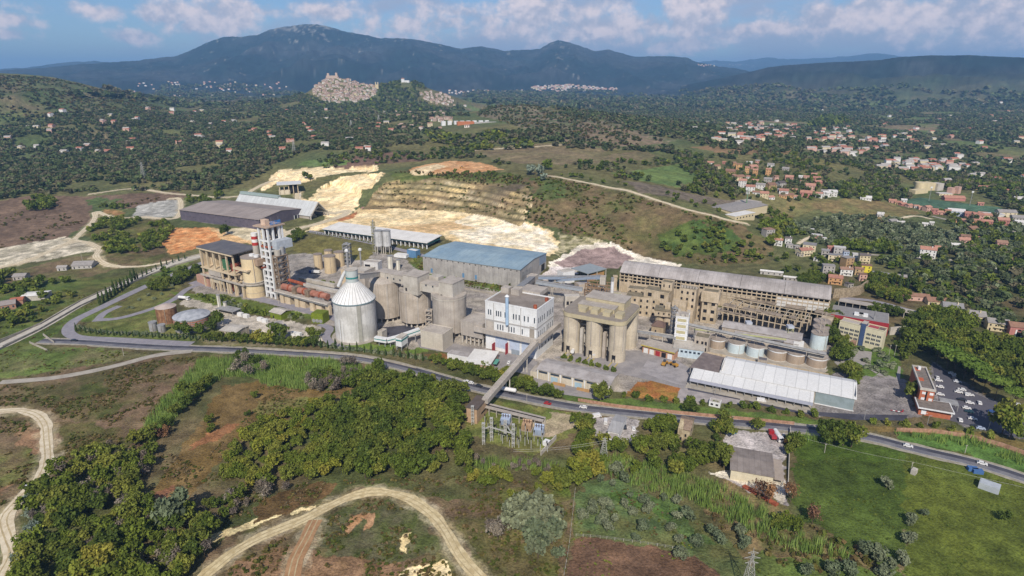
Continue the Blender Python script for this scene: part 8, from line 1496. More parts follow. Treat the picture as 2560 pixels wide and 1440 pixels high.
scatter('scrub', ('scrub',), [(-100,965),(300,905),(520,890),(520,950),(420,1060),(340,1130),(120,1170),(-100,1440)], 1.7, .7, 2.1, .55, .46, 14); scatter('scrub', 'scrub', [(470,1240),(560,1060),(640,960),(900,975),(820,1010),(640,1080),(560,1130),(560,1200)], 1.7, .6, 1.7, .55, .47, 10); scatter('scrub', 'scrub', [(1800,1180),(2000,1300),(2260,1440),(1900,1440),(1760,1280)], 3, 1.2, 3, .8, .45, 14)
scatter('scrub', 'scrub', [(400,1130),(620,1215),(900,1200),(1200,1190),(1440,1230),(1430,1310),(1100,1245),(950,1212),(640,1295),(400,1295)], 1.8, .7, 2.0, .6, .42, 12); scatter('scrub', ('mid','scrub'), [(-200,905),(-60,800),(100,760),(430,690),(240,790),(150,850),(400,885),(280,905),(0,948)], 3.2, .7, 1.8, .5, .42, 16); scatter('scrub', ('dark',), [(1995,1110),(2380,1110),(2600,1200),(2700,1500),(2200,1500),(1990,1290)], 2.6, .5, 1.2, .45, .5, 10); scatter('scrub', ('mid','scrub'), [(1440,1235),(1600,1215),(1750,1290),(2000,1500),(1410,1500)], 2.4, .5, 1.3, .5, .46, 9)
# reeds
for pl, sp in (([(350,1100),(380,1040),(430,985),(500,905),(560,900),(545,950),(480,1000),(420,1060),(380,1110)], 1.7), ([(490,905),(640,893),(800,898),(900,905),(910,950),(760,960),(640,945),(520,940)], 1.9), ([(930,905),(1050,945),(1160,975),(1130,985),(1000,970),(900,950)], 2.0), ([(650,935),(780,935),(770,975),(650,965)], 1.8), ([(1985,1062),(2075,1078),(2130,1105),(2000,1100)], 1.5), ([(1480,1128),(1640,1165),(1790,1215),(1900,1272),(2000,1328),(2130,1402),(2080,1408),(1900,1348),(1760,1268),(1560,1206),(1470,1170)], 2.2), ([(1180,1152),(1340,1158),(1420,1165),(1420,1180),(1200,1180)], 2.3), ([(2240,1085),(2420,1095),(2560,1150),(2560,1165),(2420,1115),(2260,1100)], 3.0)): scatter('reed', 'reed', pl, sp, 1.8, 3.2, 1.5)
# hedges, rows and gardens of the works
along('cyp', 'cyp', [(250,762),(300,727),(340,700)], 6.5, 10, 1.0); along('cyp', 'cyp', [(345,697),(400,670),(467,646)], 6.5, 6, 1.0); along('cyp', 'cyp', [(190,828),(260,838),(370,843),(470,850),(560,856)], 5, 5.0); along('cyp', 'cyp', [(600,858),(700,864),(830,872),(960,888),(1065,903)], 5.5, 6.5)
along('shrub', 'olive', [(195,820),(260,832),(400,838),(500,845)], 3.2, 3.2, .8); along('broad', 'dark', [(520,853),(600,856),(680,860),(790,868)], 4.2, 6.5, 1.0); along('shrub', 'olive', [(800,866),(900,878),(1000,890),(1070,900)], 3.2, 3.6, .85); along('broad', 'dark', [(1080,905),(1160,930),(1230,955),(1300,975),(1400,1000)], 5, 6.5); scatter('broad', ('mid','yellow','dark'), [(1150,915),(1230,930),(1330,960),(1400,985),(1420,1005),(1300,985),(1180,955),(1110,925)], 5.2, 5, 8)
at('broad', 'dark', [(545,818,11),(530,830,9),(500,838,9),(455,835,10),(470,842,8),(695,845,11),(710,848,9)], 9, 1.2); at('broad', 'yellow', [(640,860,9),(655,860,8),(668,862,9),(680,862,8),(762,868,6)], 8, 1.2); at('broad', 'mid', [(775,840,8),(790,845,7)], 8)
scatter('shrub', ('dark','mid','olive'), [(560,745),(640,775),(700,785),(760,795),(770,802),(680,795),(600,780),(540,757)], 4, 3, 5.5, .9); scatter('shrub', ('mid','dark'), [(445,738),(520,738),(590,758),(560,765),(470,748)], 5, 2, 4); scatter('shrub', 'olive', [(275,790),(320,765),(400,725),(440,705),(420,735),(340,775)], 11, 2.5, 4, .8)
scatter('broad', 'dark', [(360,720),(400,700),(470,668),(500,690),(450,712),(400,735)], 6.5, 6, 10); scatter('broad', 'dark', [(480,655),(510,650),(505,680),(485,690)], 6, 5, 8)
along('shrub', 'dark', [(770,580),(850,593),(930,608),(985,622)], 3.0, 1.8, .8); along('shrub', 'dark', [(1060,690),(1180,718),(1300,738)], 3.0, 2.0, .7); scatter('scrub', ('scrub','mid'), [(1020,655),(1060,690),(1290,735),(1330,722),(1300,706),(1100,672),(1050,640)], 4, 1.5, 3.5); at('broad', 'mid', [(1137,683,8),(1247,705,8),(1300,695,9)], 8, 1.6); scatter('broad', 'dark', [(720,600),(745,580),(760,590),(740,625)], 6, 5, 8); at('broad', 'dark', [(560,590,10),(568,585,9)], 10, 1.3)
scatter('shrub', ('mid','dark'), [(770,715),(800,705),(835,712),(845,722),(800,722)], 5, 3, 5)
at('shrub', 'dark', [(1410+17.5*i, 896+4.6*i, 4.2) for i in range(8)], 4.2, 1.0); along('shrub', 'dark', [(1560,990),(1640,1003),(1760,1012),(1860,1022),(1960,1035),(2040,1045)], 7.5, 4.4, 1.15); along('shrub', 'mid', [(2180,1058),(2260,1066),(2330,1070),(2400,1080),(2480,1098)], 8, 4.2, 1.15); scatter('shrub', 'dark', [(1820,1000),(1900,1010),(1900,1025),(1820,1012)], 5, 3.5, 5.5); at('broad', 'dark', [(1505,1000,13),(1720,1030,8),(1735,1032,7)], 12, 1.0)
at('broad', 'dark', [(2288,1006,13),(2296,1000,11)], 13, 1.0); at('broad', 'mid', [(2505,1085,16),(2525,1098,14)], 15, 1.15); scatter('broad', ('mid','dark'), [(2072,800),(2094,800),(2106,860),(2130,920),(2148,978),(2120,960),(2085,915),(2066,880),(2058,850)], 6, 7, 11)
at('shrub', 'olive', [(2133,885,6),(2152,874,6),(2163,905,6),(2188,878,6),(2205,890,6),(2165,920,5),(2187,925,6),(2205,915,6),(2228,920,6),(2210,935,5),(2218,900,6)], 6, .7); scatter('broad', 'dark', [(2235,850),(2270,850),(2280,920),(2250,910)], 9, 7, 10)
scatter('broad', ('dark','dark','mid'), [(2250,845),(2300,795),(2350,790),(2400,805),(2470,852),(2560,880),(2750,930),(2750,1060),(2560,1008),(2400,925),(2310,882),(2270,870)], 6.8, 8, 13, 1.0); at('pine', 'pine', [(2340,912,13),(2366,924,13),(2384,936,13),(2408,950,13),(2430,966,13),(2456,984,13),(2486,1000,12),(2532,1022,12)], 13, 1.2)
scatter('broad', 'dark', [(2190,770),(2290,790),(2300,800),(2180,790)], 8, 6, 9); scatter('broad', ('dark','mid'), [(2170,700),(2290,700),(2340,750),(2240,760),(2180,745)], 7.5, 6, 10); along('cyp', 'cyp', [(2230,720),(2270,722),(2310,730)], 6, 13)
scatter('broad', 'dark', [(2150,725),(2175,690),(2200,700),(2190,740)], 6, 7, 11); scatter('broad', 'dark', [(1985,705),(2010,690),(2080,700),(2060,720),(2010,725)], 7, 6, 9)
# hill and groves in the middle distance
scatter('scrub', ('scrub','dark'), [(1320,450),(1400,442),(1560,482),(1700,522),(1850,562),(1915,600),(1925,655),(1750,660),(1640,650),(1530,602),(1450,596),(1400,575),(1310,548)], 5.5, 2.0, 4.5, .7, .40, 30); scatter('broad_mid', ('dark','mid'), [(1640,600),(1720,558),(1840,570),(1900,610),(1920,655),(1760,655),(1680,645)], 9.5, 5, 9, .9, .42, 40); scatter('broad_mid', ('dark',), [(1340,435),(1500,450),(1700,490),(1860,540),(1870,555),(1700,512),(1500,470)], 13, 4, 7, .9, .45, 40)
scatter('broad_mid', ('olivefar','olive'), [(1945,560),(2100,540),(2250,552),(2390,590),(2425,640),(2300,640),(2120,632),(2010,600)], 6.6, 5, 7.5, .9); scatter('broad_mid', ('dark','olivefar','far'), [(2190,650),(2560,615),(2700,640),(2700,900),(2560,860),(2430,790),(2340,765),(2250,715)], 8.2, 6, 10, .9); scatter('broad_mid', 'dark', [(2080,610),(2250,615),(2240,640),(2080,630)], 7.5, 7, 10); scatter('broad_mid', ('olivefar','dark'), [(2380,560),(2560,570),(2700,600),(2700,640),(2420,640),(2400,600)], 8.5, 6, 9)
scatter('broad_mid', ('dark','far'), [(1690,385),(1755,392),(1800,432),(1850,485),(1840,495),(1700,478),(1750,450),(1690,410)], 8.5, 6, 10); scatter('broad_mid', ('dark','far'), [(2060,470),(2150,450),(2250,470),(2290,500),(2200,505),(2100,500)], 8.5, 6, 10); scatter('broad_mid', ('far','dark'), [(1755,395),(1900,372),(2060,400),(2200,420),(2260,470),(2150,455),(2080,490),(2060,440),(1900,400)], 12, 6, 10, .9, .4, 60); scatter('broad_mid', ('far','dark'), [(1740,405),(2080,425),(2100,500),(1830,500)], 12, 4, 7); scatter('broad_mid', ('dark','far'), [(2260,440),(2400,440),(2560,450),(2700,470),(2700,570),(2520,530),(2440,480),(2300,470)], 11, 7, 11); scatter('broad_mid', ('dark','mid'), [(1905,560),(1960,545),(2010,590),(1960,600),(1920,640),(1900,600)], 9, 6, 9); scatter('broad_mid', 'dark', [(1920,640),(2180,640),(2170,720),(1960,700)], 14, 4, 7)
scatter('broad_mid', ('dark',), [(1870,520),(1985,525),(1990,545),(1850,545)], 12, 5, 8); scatter('broad_mid', ('far','dark'), [(2300,520),(2440,540),(2560,560),(2560,590),(2400,570),(2330,555)], 13, 5, 8)
# left middle distance
scatter('broad_mid', ('dark','mid'), [(195,580),(270,548),(420,552),(432,575),(405,625),(350,638),(260,635),(240,610)], 7, 5, 8, .9, .40, 30); scatter('broad_mid', 'dark', [(350,690),(420,640),(500,640),(480,660),(400,690)], 11, 4, 7); scatter('broad_mid', 'dark', [(60,510),(90,492),(140,500),(135,525),(75,530)], 8, 6, 10); scatter('broad_mid', ('dark','mid'), [(-60,740),(120,690),(230,720),(150,790),(40,820),(-60,850)], 10, 5, 9, .9, .46, 40); scatter('broad_mid', 'dark', [(-100,690),(60,690),(150,720),(40,740),(-100,740)], 11, 6, 10); scatter('scrub', 'scrub', [(-100,530),(440,490),(230,530),(160,590),(-100,640)], 9, 2, 4.5, .6, .5, 40); scatter('broad_mid', 'dark', [(430,500),(530,490),(560,485),(520,510),(450,510)], 8, 5, 8); scatter('broad_mid', 'dark', [(240,520),(310,508),(330,515),(300,525)], 8, 4, 7); scatter('scrub', ('mid','dark'), [(-60,800),(240,700),(420,690),(200,790),(60,870)], 8, 2, 4, .7, .5, 30); scatter('scrub', 'scrub', [(960,432),(1300,440),(1310,462),(1090,446)], 5, 2, 4.5); scatter('broad_mid', 'dark', [(1090,432),(1260,432),(1300,455),(1200,450)], 10, 4, 7, .8)
scatter('scrub', ('scrub','dark'), [(905,522),(935,480),(965,455),(1100,442),(1200,455),(1318,462),(1335,500),(1322,540),(1150,528),(1000,520)], 7, 1.8, 3.6, .6, .48, 26)
at('broad_mid', 'blue', [(1325,438,15),(1350,440,15),(1358,452,10)], 14, 1.1); at('broad_mid', 'dark', [(1368,424,15),(765,447,12),(775,450,10)], 12)
# far forest
scatter('broad_far', 'far', [(-500,478),(-500,300),(0,296),(100,290),(430,285),(640,300),(780,300),(1000,320),(1080,360),(1000,372),(760,378),(650,440),(560,478),(440,478),(220,480),(0,500)], 8.5, 5, 10.5, .75, .33, 110); scatter('broad_far', ('far','dark'), [(640,440),(760,378),(1000,372),(1160,372),(1340,430),(1300,432),(1130,396),(960,410),(840,420),(690,430)], 10, 5, 9, .75, .46, 70); scatter('broad_far', ('mid','far'), [(1060,335),(1220,330),(1330,360),(1330,372),(1150,376),(1090,362)], 12, 10, 14, .8); scatter('broad_far', 'far', [(1230,330),(1330,330),(1560,372),(1700,372),(1740,395),(1560,378),(1420,372),(1300,350)], 12, 8, 12, .8); scatter('broad_far', ('far','scrub'), [(1190,288),(1280,264),(1350,270),(1500,302),(1700,354),(1560,370),(1420,365),(1330,330),(1250,305)], 14, 5, 9, .6, .36, 60); scatter('broad_far', ('far','dark'), [(1400,412),(1640,385),(1740,400),(1700,412),(1540,432),(1760,480),(1560,450),(1400,440)], 12, 6, 10, .8, .47, 60)
scatter('broad_tiny', 'far', [(430,284),(520,268),(700,250),(780,262),(1000,275),(1180,290),(1230,330),(1080,335),(780,302),(640,300)], 10.5, 6, 12, .7, .33, 130); scatter('broad_tiny', ('far','dark'), [(742,262),(770,236),(790,250),(860,258),(938,248),(950,216),(990,208),(1040,207),(1060,220),(1100,236),(1140,250),(1160,278),(1000,282),(860,280)], 13, 9, 14, .85); scatter('broad_tiny', 'far', [(1180,300),(1400,258),(1700,262),(2000,260),(2300,262),(2700,255),(2700,450),(2250,440),(2080,400),(1720,366),(1560,315),(1400,285),(1300,262)], 12, 6, 12, .7, .40, 110); scatter('broad_tiny', ('far','scrub'), [(-300,260),(0,190),(150,200),(320,245),(430,275),(300,292),(-300,300)], 13, 5, 9, .6, .36, 60); scatter('broad_tiny', 'dark', [(2020,318),(2060,296),(2110,296),(2120,312),(2060,322)], 16, 12, 18); scatter('broad_tiny', 'far', [(100,262),(500,268),(760,245),(740,222),(400,215),(250,225)], 30, 16, 26, .7, .42, 300); scatter('broad_tiny', 'far', [(1160,250),(2700,245),(2700,228),(1800,222),(1500,228),(1160,232)], 34, 18, 30, .7, .42, 300)
print('INST', {k: sum(1 for i in INST if i[0] == k) for k in PROTO})
def merged(name, items, label, kind='stuff'):
 V = []; C = [];
 by = {}
 for it in items: by.setdefault(it[0], []).append(it)
 for sp, its in by.items():
  pr = PROTO[sp]; arr = np.array([it[2:7] for it in its]); col = np.array([hexc(it[1]) for it in its]); pick = VR.randint(0, len(pr), len(its)); rot = VR.uniform(0, 6.28, len(its))
  for k in range(len(pr)):
   s = pick == k
   if not s.any(): continue
   v, t = pr[k]; a = arr[s]; c, sn = np.cos(rot[s]), np.sin(rot[s])
   x = (v[None, :, 0]*c[:, None]-v[None, :, 1]*sn[:, None])*a[:, 3:4]+a[:, 0:1]; y = (v[None, :, 0]*sn[:, None]+v[None, :, 1]*c[:, None])*a[:, 3:4]+a[:, 1:2]; z = v[None, :, 2]*a[:, 4:5]+a[:, 2:3]-.05
   V.append(np.stack([x, y, z], -1).reshape(-1, 3)); C.append((col[s][:, None, :]*t[None, :, None]).reshape(-1, 3))
 V = np.concatenate(V); C = np.concatenate(C); n = len(V)//4
 me = mesh_np(name, V, np.arange(n*4), np.arange(n)*4, np.full(n, 4), [M_LEAF], C); o = bpy.data.objects.new(name, me); o['kind'] = kind; o['label'] = label; COL.objects.link(o); return o
def trunk_mesh(nm, forks, h, r):
 b = MB(); b.cyl(0, 0, r, -.08, h*.55, M_BARK, 7, r1=r*.7)
 rr = random.Random(forks)
 for i in range(forks):
  a = 6.28*i/forks+rr.uniform(-.4, .4); b.rod((0, 0, h*.5), (h*.38*math.cos(a), h*.38*math.sin(a), h*.5+h*.42), r*.45, M_BARK, 5)
 me = bpy.data.meshes.new(nm); me.from_pydata(b.v, [], b.f); me.materials.append(M_BARK); me.update(); return me
def proto_mesh(nm, pr):
 v, t = pr; n = len(v)//4; return mesh_np(nm, v, np.arange(n*4), np.arange(n)*4, np.full(n, 4), [M_LEAF], np.repeat(t[:, None], 3, 1))
TRUNK = {'tree': trunk_mesh('trunk', 4, .62, .028), 'thin': trunk_mesh('trunk', 3, .5, .022), 'pine': trunk_mesh('trunk', 5, .92, .022)}
def tint_name(h):
 c = [int(h[i:i+2], 16) for i in (0, 2, 4)]
 if c[0] > c[1]+6: return 'grey brown'
 if c[1]-c[2] > 75: return 'yellow green'
 if abs(c[0]-c[1]) < 14 and c[1]-c[2] < 40: return 'grey green'
 return 'dark green' if c[1] < 112 else 'mid green'
ZONES = [((-100, 560, 1080, 1500), 'in the wood by the left dirt track'), ((560, 845, 990, 1240), 'in the low wood in the middle foreground'), ((845, 1200, 890, 1220), 'in the wood left of the switchyard'), ((330, 1000, 880, 1090), 'in the reed strip below the main road'), ((1150, 1700, 1030, 1420), 'in the thicket right of the switchyard'), ((1700, 2300, 1020, 1500), 'around the barn yard and green field'), ((2040, 2160, 780, 990), 'in the belt beside the white sheds'), ((2160, 2800, 760, 1200), 'in the right wood by the car park')]
def zone(x, y, z):
 px, py = prj(x, y, z)
 for (a, b, c, d), s in ZONES:
  if a <= px < b and c <= py < d: return s
 return 'on the works grounds' if py < 1020 else 'in the foreground scrub'
def show(it): return it[5]*F/math.hypot(it[2], it[3], CH-it[4])
def vis(it): px, py = prj(it[2], it[3], it[4]+it[6]*.5); return -10 < px < 2570 and -10 < py < 1460
KINDS = {'tree': (('broad', 'grey'), 'broadleaf_tree', 'tree', 290), 'olive': (('olive',), 'olive_tree', 'olive tree', 150), 'cyp': (('cyp',), 'cypress', 'cypress', 260), 'shrub': (('shrub',), 'round_shrub', 'shrub', 280), 'pine': (('pine',), 'umbrella_pine', 'pine', 40)}
REST = []; MESH = {}
for kk, (sps, nm, cat, lim) in KINDS.items():
 its = [i for i in INST if i[0] in sps]; inv = sorted([i for i in its if vis(i)], key=show, reverse=True); one = inv[:lim]; ids = set(id(i) for i in one); REST += [i for i in its if id(i) not in ids]
 for i in one:
  sp, tint, x, y, z, w, h = i; k = VR.randint(len(PROTO[sp])); key = (sp, k)
  if key not in MESH: MESH[key] = proto_mesh('crown', PROTO[sp][k])
  zn = zone(x, y, z); kd = {'broad': tint_name(tint)+' broadleaf tree', 'grey': ('bare grey brown tree' if tint not in TINT['blue'] else 'silvery grey tree'), 'olive': 'grey green spreading tree', 'cyp': 'slim dark cypress', 'shrub': 'clipped round '+tint_name(tint)+' shrub', 'pine': 'flat topped umbrella pine'}[sp]
  t = thing(nm, kd+' '+zn, cat, (x, y, z-.05), kd+'s '+zn); t.rotation_euler = (0, 0, VR.uniform(0, 6.28)); t.scale = (w, w, h)
  c = bpy.data.objects.new('crown', MESH[key]); COL.objects.link(c); c.parent = t; c.color = (*hexc(tint), 1)
  if sp in ('broad', 'grey', 'olive', 'pine'): q = bpy.data.objects.new('trunk', TRUNK['pine' if sp == 'pine' else ('thin' if sp == 'grey' else 'tree')]); COL.objects.link(q); q.parent = t
def pick(*s): return [i for i in REST if i[0] in s]+[i for i in INST if i[0] in s and i[0] not in ('broad', 'grey', 'olive', 'cyp', 'shrub', 'pine')]
merged('woodland', pick('broad', 'grey', 'olive', 'cyp', 'shrub', 'pine'), 'the smaller trees and bushes filling the woods around the works')
merged('reeds', pick('reed'), 'tall green reeds growing in strips along the ditches'); merged('scrubland', pick('scrub'), 'low dry scrub bushes scattered over the rough ground')
merged('groves', pick('broad_mid'), 'olive groves and bushy woods in the middle distance'); merged('far_forest', pick('broad_far'), 'far forest of small rounded trees behind the quarry'); merged('valley_trees', pick('broad_tiny'), 'tiny trees covering the far valley and hills')
# vehicles
def shape(nm, b):
 me = bpy.data.meshes.new(nm); me.from_pydata(b.v, [], b.f); [me.materials.append(m) for m in b.mats]; me.polygons.foreach_set('material_index', b.mi); me.update(); return me
O = Fr((0, 0), (1, 0), 0)
def car_shapes(col, van=False):
 pm = mat('car_'+col, col, rough=.35, scale=.5, amt=.1, bump=0, spec=.5); b = MB(); L, W = (5.2, 2.0) if van else (4.3, 1.75); h1 = .95; h2 = 2.2 if van else 1.48
 prof = [(-L/2, .28), (L/2, .28), (L/2, .7), (L/2-.15, .85), (L*.22, h1), (L*.10, h2) if not van else (L*.33, h2), (-L*.30 if not van else -L*.48, h2), (-L*.44 if not van else -L*.49, h1), (-L/2, .85)]
 n = len(prof); b.add([(x, -W/2*(1 if z < 1 else .86), z) for x, z in prof]+[(x, W/2*(1 if z < 1 else .86), z) for x, z in prof], [tuple(range(n)), tuple(range(n, 2*n))[::-1]]+[(i, n+i, n+(i+1) % n, (i+1) % n) for i in range(n)], pm); body = shape('body', b)
 g = MB(); x0, x1 = (L*.235, L*.115) if not van else (L*.235, L*.325)
 if not van: g.hexa([(x1+.02,-W*.40,h2-.06),(x0-.04,-W*.42,h1+.04),(x0-.04,W*.42,h1+.04),(x1+.02,W*.40,h2-.06)],[(x1+.10,-W*.40,h2-.02),(x0+.05,-W*.42,h1+.07),(x0+.05,W*.42,h1+.07),(x1+.10,W*.40,h2-.02)], GLASS)
 for s in (-1, 1): g.box(O, -L*.28, L*.12, *((-W*.48, -W*.455) if s < 0 else (W*.455, W*.48)), h1+.08, min(h2-.12, h1+.5), GLASS)
 g.box(O, -L*.42 if not van else -L*.495, -L*.36 if not van else -L*.485, -W*.36, W*.36, h1+.1, h1+.45, GLASS); gl = shape('window_glass', g)
 w = MB(); w.rod((0, -.12, 0), (0, .12, 0), .33, DARK, 12); wh = shape('wheel', w); return body, gl, wh, L, W
CARS = {}
def car(label, x, y, hdg, col='d8d6d2', van=False, group=None, name=None):
 k = (col, van);
 if k not in CARS: CARS[k] = car_shapes(col, van)
 body, gl, wh, L, W = CARS[k]; g = G(x, y); t = thing(name or ('van' if van else 'car'), label, 'van' if van else 'car', (g[0], g[1], g[2]+.1), group); t.rotation_euler = (0, 0, math.radians(hdg))
 for nm, me in (('body', body), ('window_glass', gl)): o = bpy.data.objects.new(nm, me); COL.objects.link(o); o.parent = t
 for sx in (-.31, .31):
  for sy in (-.45, .45): o = bpy.data.objects.new('wheel', wh); COL.objects.link(o); o.parent = t; o.location = (L*sx, W*sy, .33)
 return t
def truck(label, x, y, hdg, cab='d8d6d2', body='d8d6d2', kind='tank', L=12.0, sc=1.0):
 g = G(x, y); t = thing('tanker_truck' if kind == 'tank' else 'lorry', label, 'truck', (g[0], g[1], g[2]+.1)); t.rotation_euler = (0, 0, math.radians(hdg)); t.scale = (sc, sc, sc)
 cm, bm = mat('cab_'+cab, cab, rough=.4, bump=0, amt=.15), mat('load_'+body, body, rough=.5, bump=0, amt=.3)
 def put(nm, b): o = bpy.data.objects.new(nm, shape(nm, b)); COL.objects.link(o); o.parent = t; return o
 b = MB(); b.box(O, L/2-2.4, L/2, -1.25, 1.25, .6, 3.1, cm); put('cab', b); b = MB(); b.box(O, L/2-.02, L/2+.04, -1.05, 1.05, 1.9, 2.8, GLASS); b.box(O, L/2-1.4, L/2-.4, -1.29, -1.255, 1.9, 2.7, GLASS); put('windscreen', b)
 b = MB()
 if kind == 'tank': b.rod((-L/2, 0, 2.25), (L/2-2.8, 0, 2.25), 1.25, bm, 18); b.rod((-L/2-.25, 0, 2.25), (-L/2, 0, 2.25), .8, bm, 18); put('tank', b)
 elif kind == 'flat': b.box(O, -L/2, L/2-2.7, -1.25, 1.25, 1.1, 1.5, bm); b.box(O, -L/2, -.8, -1.25, 1.25, 1.51, 2.5, bm); put('trailer_bed', b)
 else: b.box(O, -L/2, L/2-2.7, -1.25, 1.25, 1.1, 3.3, bm); put('box_body', b)
 b = MB(); b.box(O, -L/2, L/2-.3, -.5, .5, .65, 1.05, DARK); put('chassis', b)
 for px in (L/2-1.3, -L/2+1, -L/2+2.3, -L/2+3.6):
  for s in (-1.05, 1.05): b = MB(); b.rod((px, s-.15, .5), (px, s+.15, .5), .5, DARK, 12); put('wheel', b)
def hdg(a, b): p, q = G(*a), G(*b); return math.degrees(math.atan2(q[1]-p[1], q[0]-p[0]))
R1 = hdg((1360, 1004), (1440, 1018)); R2 = hdg((1120, 950), (1200, 972))
car('red car on the main road below the long canopy', 1369, 1011, R1, 'a02a2c'); car('white car on the main road near the big roadside tree', 1458, 1020, R1+180); car('dark car on the main road just left of the bridge', 1198, 967, R2, '2c2d33'); car('white car leading two on the main road left of the bridge', 1176, 959, R2+180); car('white car trailing on the main road left of the bridge', 1166, 956, R2+180)
truck('white tanker truck passing under the conveyor bridge', 1266, 981, R1+180); car('white car parked in the court of the white roofed workshop', 1273, 908, 70); car('white car on the road beside the green field', 2270, 1117, hdg((2250, 1113), (2320, 1130))); car('white car further along the road by the field huts', 2455, 1161, hdg((2400, 1148), (2460, 1164))); car('dark car on the service road by the railway bridge', 186, 853, 0, '2c2d33')
PK = [(2380, 936, 'd8d6d2'), (2384, 942, 'd8d6d2'), (2393, 956, 'c8c8ca'), (2404, 976, 'd8d6d2'), (2396, 982, 'd8d6d2'), (2415, 987, 'd8d6d2'), (2424, 989, 'd8d6d2'), (2403, 1001, '2c2d33'), (2424, 1009, 'd8d6d2'), (2448, 1009, 'd8d6d2'), (2416, 1022, 'd8d6d2'), (2422, 1031, '27444c'), (2431, 1049, 'd8d6d2'), (2400, 1052, 'd8d6d2'), (2451, 1073, 'a9b4c8'), (2438, 1068, '2c2d33'), (2479, 1032, '31518a'), (2527, 1026, 'd8d6d2'), (2547, 1015, 'd8d6d2'), (2478, 1079, '2c2d33'), (2388, 949, '2c2d33'), (2343, 946, 'd8d6d2'), (2346, 953, 'd8d6d2'), (2349, 969, 'd8d6d2'), (2350, 988, 'd8d6d2')]
CNM = {'d8d6d2': 'white', 'c8c8ca': 'silver', '2c2d33': 'black', '27444c': 'dark teal', 'a9b4c8': 'pale blue', '31518a': 'blue'}
for i, (x, y, c) in enumerate(PK):
 wh = 'under the pines' if y < 960 and x > 2370 else ('beside the brick office' if x < 2352 else ('on the lower side of the car park' if y > 1045 else ('at the far right of the car park' if x > 2470 else 'in the open car park')))
 car(f'{CNM[c]} car parked {wh}', x, y, (-24, 66, -20, 150)[i % 4], c, group=f'{CNM[c]} cars parked {wh}')
truck('whitish tanker truck behind the big yellowish tree', 2550, 1047, -75, 'c0c0c0', 'cfcdc8'); truck('white cab lorry with a pale trailer in front of the gatehouse', 2338, 1040, 162, 'dcdcdc', 'c9c6c2', 'flat', 15)
car('white delivery van on the black asphalt strip', 1903, 1004, -16, 'd8d6d2', True); car('pale car on the dirt track at the left edge', 75, 1216, 75, 'c8c8ca'); truck('white tanker truck on the lane above the storage tanks', 461, 750, -14, L=10); truck('lorry with a dark blue cab in the shaded court behind the kiln', 787, 684, 170, '2a3a78', 'd8d6d2', 'box', 11)
car('red car beside the kiln pier', 775, 756, 10, 'a8322e'); car('white car in front of the white concrete tower', 713, 752, 10); truck('white lorry loading under the left silo of the block', 1433, 881, 75, L=9); truck('red lorry loading under the middle silo of the block', 1486, 888, 75, 'a02a2c', 'c8c5c0', 'tank', 9)
truck('red trailer truck parked at the top of the barn yard', 1930, 1094, 85, '9c2a30', 'a43a40', 'flat', 7); truck('white tank trailer beside the red trailer truck', 1944, 1097, -92, L=9); car('white car in the workshop yard right of the roof', 1584, 1074, 80); car('white van beside the workshop left wall', 1514, 1057, 80, 'd8d6d2', True); car('small dark car in the middle of the workshop yard', 1562, 1070, 85, '2c2d33'); car('white van at the workshop yard entrance', 1492, 1043, 20, 'd8d6d2', True); car('white car on the quarry haul road', 750, 489, -60)
def loader(label, x, y, h):
 g = G(x, y); ym = mat('loader_yellow', 'b98a3c', '96702f', scale=1); t = thing('wheel_loader', label, 'loader', (g[0], g[1], g[2]+.1)); t.rotation_euler = (0, 0, math.radians(h))
 def put(nm, b): o = bpy.data.objects.new(nm, shape(nm, b)); COL.objects.link(o); o.parent = t
 b = MB(); b.box(O, -3.2, .4, -1.1, 1.1, .9, 2.3, ym); put('body', b); b = MB(); b.box(O, -.9, .7, -.8, .8, 2.3, 3.6, GLASS); put('cab', b); b = MB(); b.hexa([(3.2,-1.4,.3),(4.3,-1.4,.3),(4.3,1.4,.3),(3.2,1.4,.3)],[(3.2,-1.4,1.6),(3.5,-1.4,1.6),(3.5,1.4,1.6),(3.2,1.4,1.6)], ym); put('bucket', b); b = MB(); [b.beam((.4, s, 1.6), (3.2, s, 1.0), .3, .4, ym) for s in (-.7, .7)]; put('lift_arm', b)
 for px in (-2.2, 1.4):
  for s in (-1.2, 1.2): b = MB(); b.rod((px, s-.25, .75), (px, s+.25, .75), .75, DARK, 12); put('wheel', b)
loader('longer yellow wheel loader in the dusty loading yard', 1661, 912, 60); loader('yellow wheel loader right of the longer one in the yard', 1684, 915, 120); loader('yellow wheel loader behind the white tank trailer', 1957, 1102, 95); loader('small yellow excavator far off on the orange quarry ledge', 1155, 421, 10)
q = MB(); c = P(1833, 1085); f = Fr((c[0]-2, c[1]), (c[0]+2, c[1]-.3)); q.hexa([f.p(.3,.2,0),f.p(3.7,.2,0),f.p(3.7,1.8,0),f.p(.3,1.8,0)], [f.p(0,0,1.4),f.p(4,0,1.4),f.p(4,2,1.4),f.p(0,2,1.4)], mat('skip_blue', '3f86b8')); tag(q.build('skip'), 'bright blue skip in the barn yard corner', 'skip')
for i, (x, y) in enumerate([(2431, 1178), (2444, 1184)]): c = P(x, y); q = MB(); q.box(Fr((c[0]-2, c[1]), (c[0]+2, c[1]-1)), 0, 4.2, 0, 2.5, 0, 1.8, mat('tarp_blue', '46699a')); tag(q.build('crate'), ('left', 'right')[i]+' blue covered crate beside the field road', 'crate')
box_thing('hut', 'small pale concrete hut at the top of the green field', 'hut', (2278, 1173), (2290, 1178), 2.6, 0, 3, PALE, PALE, par=0); box_thing('greenhouse', 'long pale plastic greenhouse at the right field corner', 'greenhouse', (2448, 1206), (2500, 1224), 3, 0, 5, mat('plastic', 'b0b5b8', rough=.4), mat('plastic', ''), par=0)
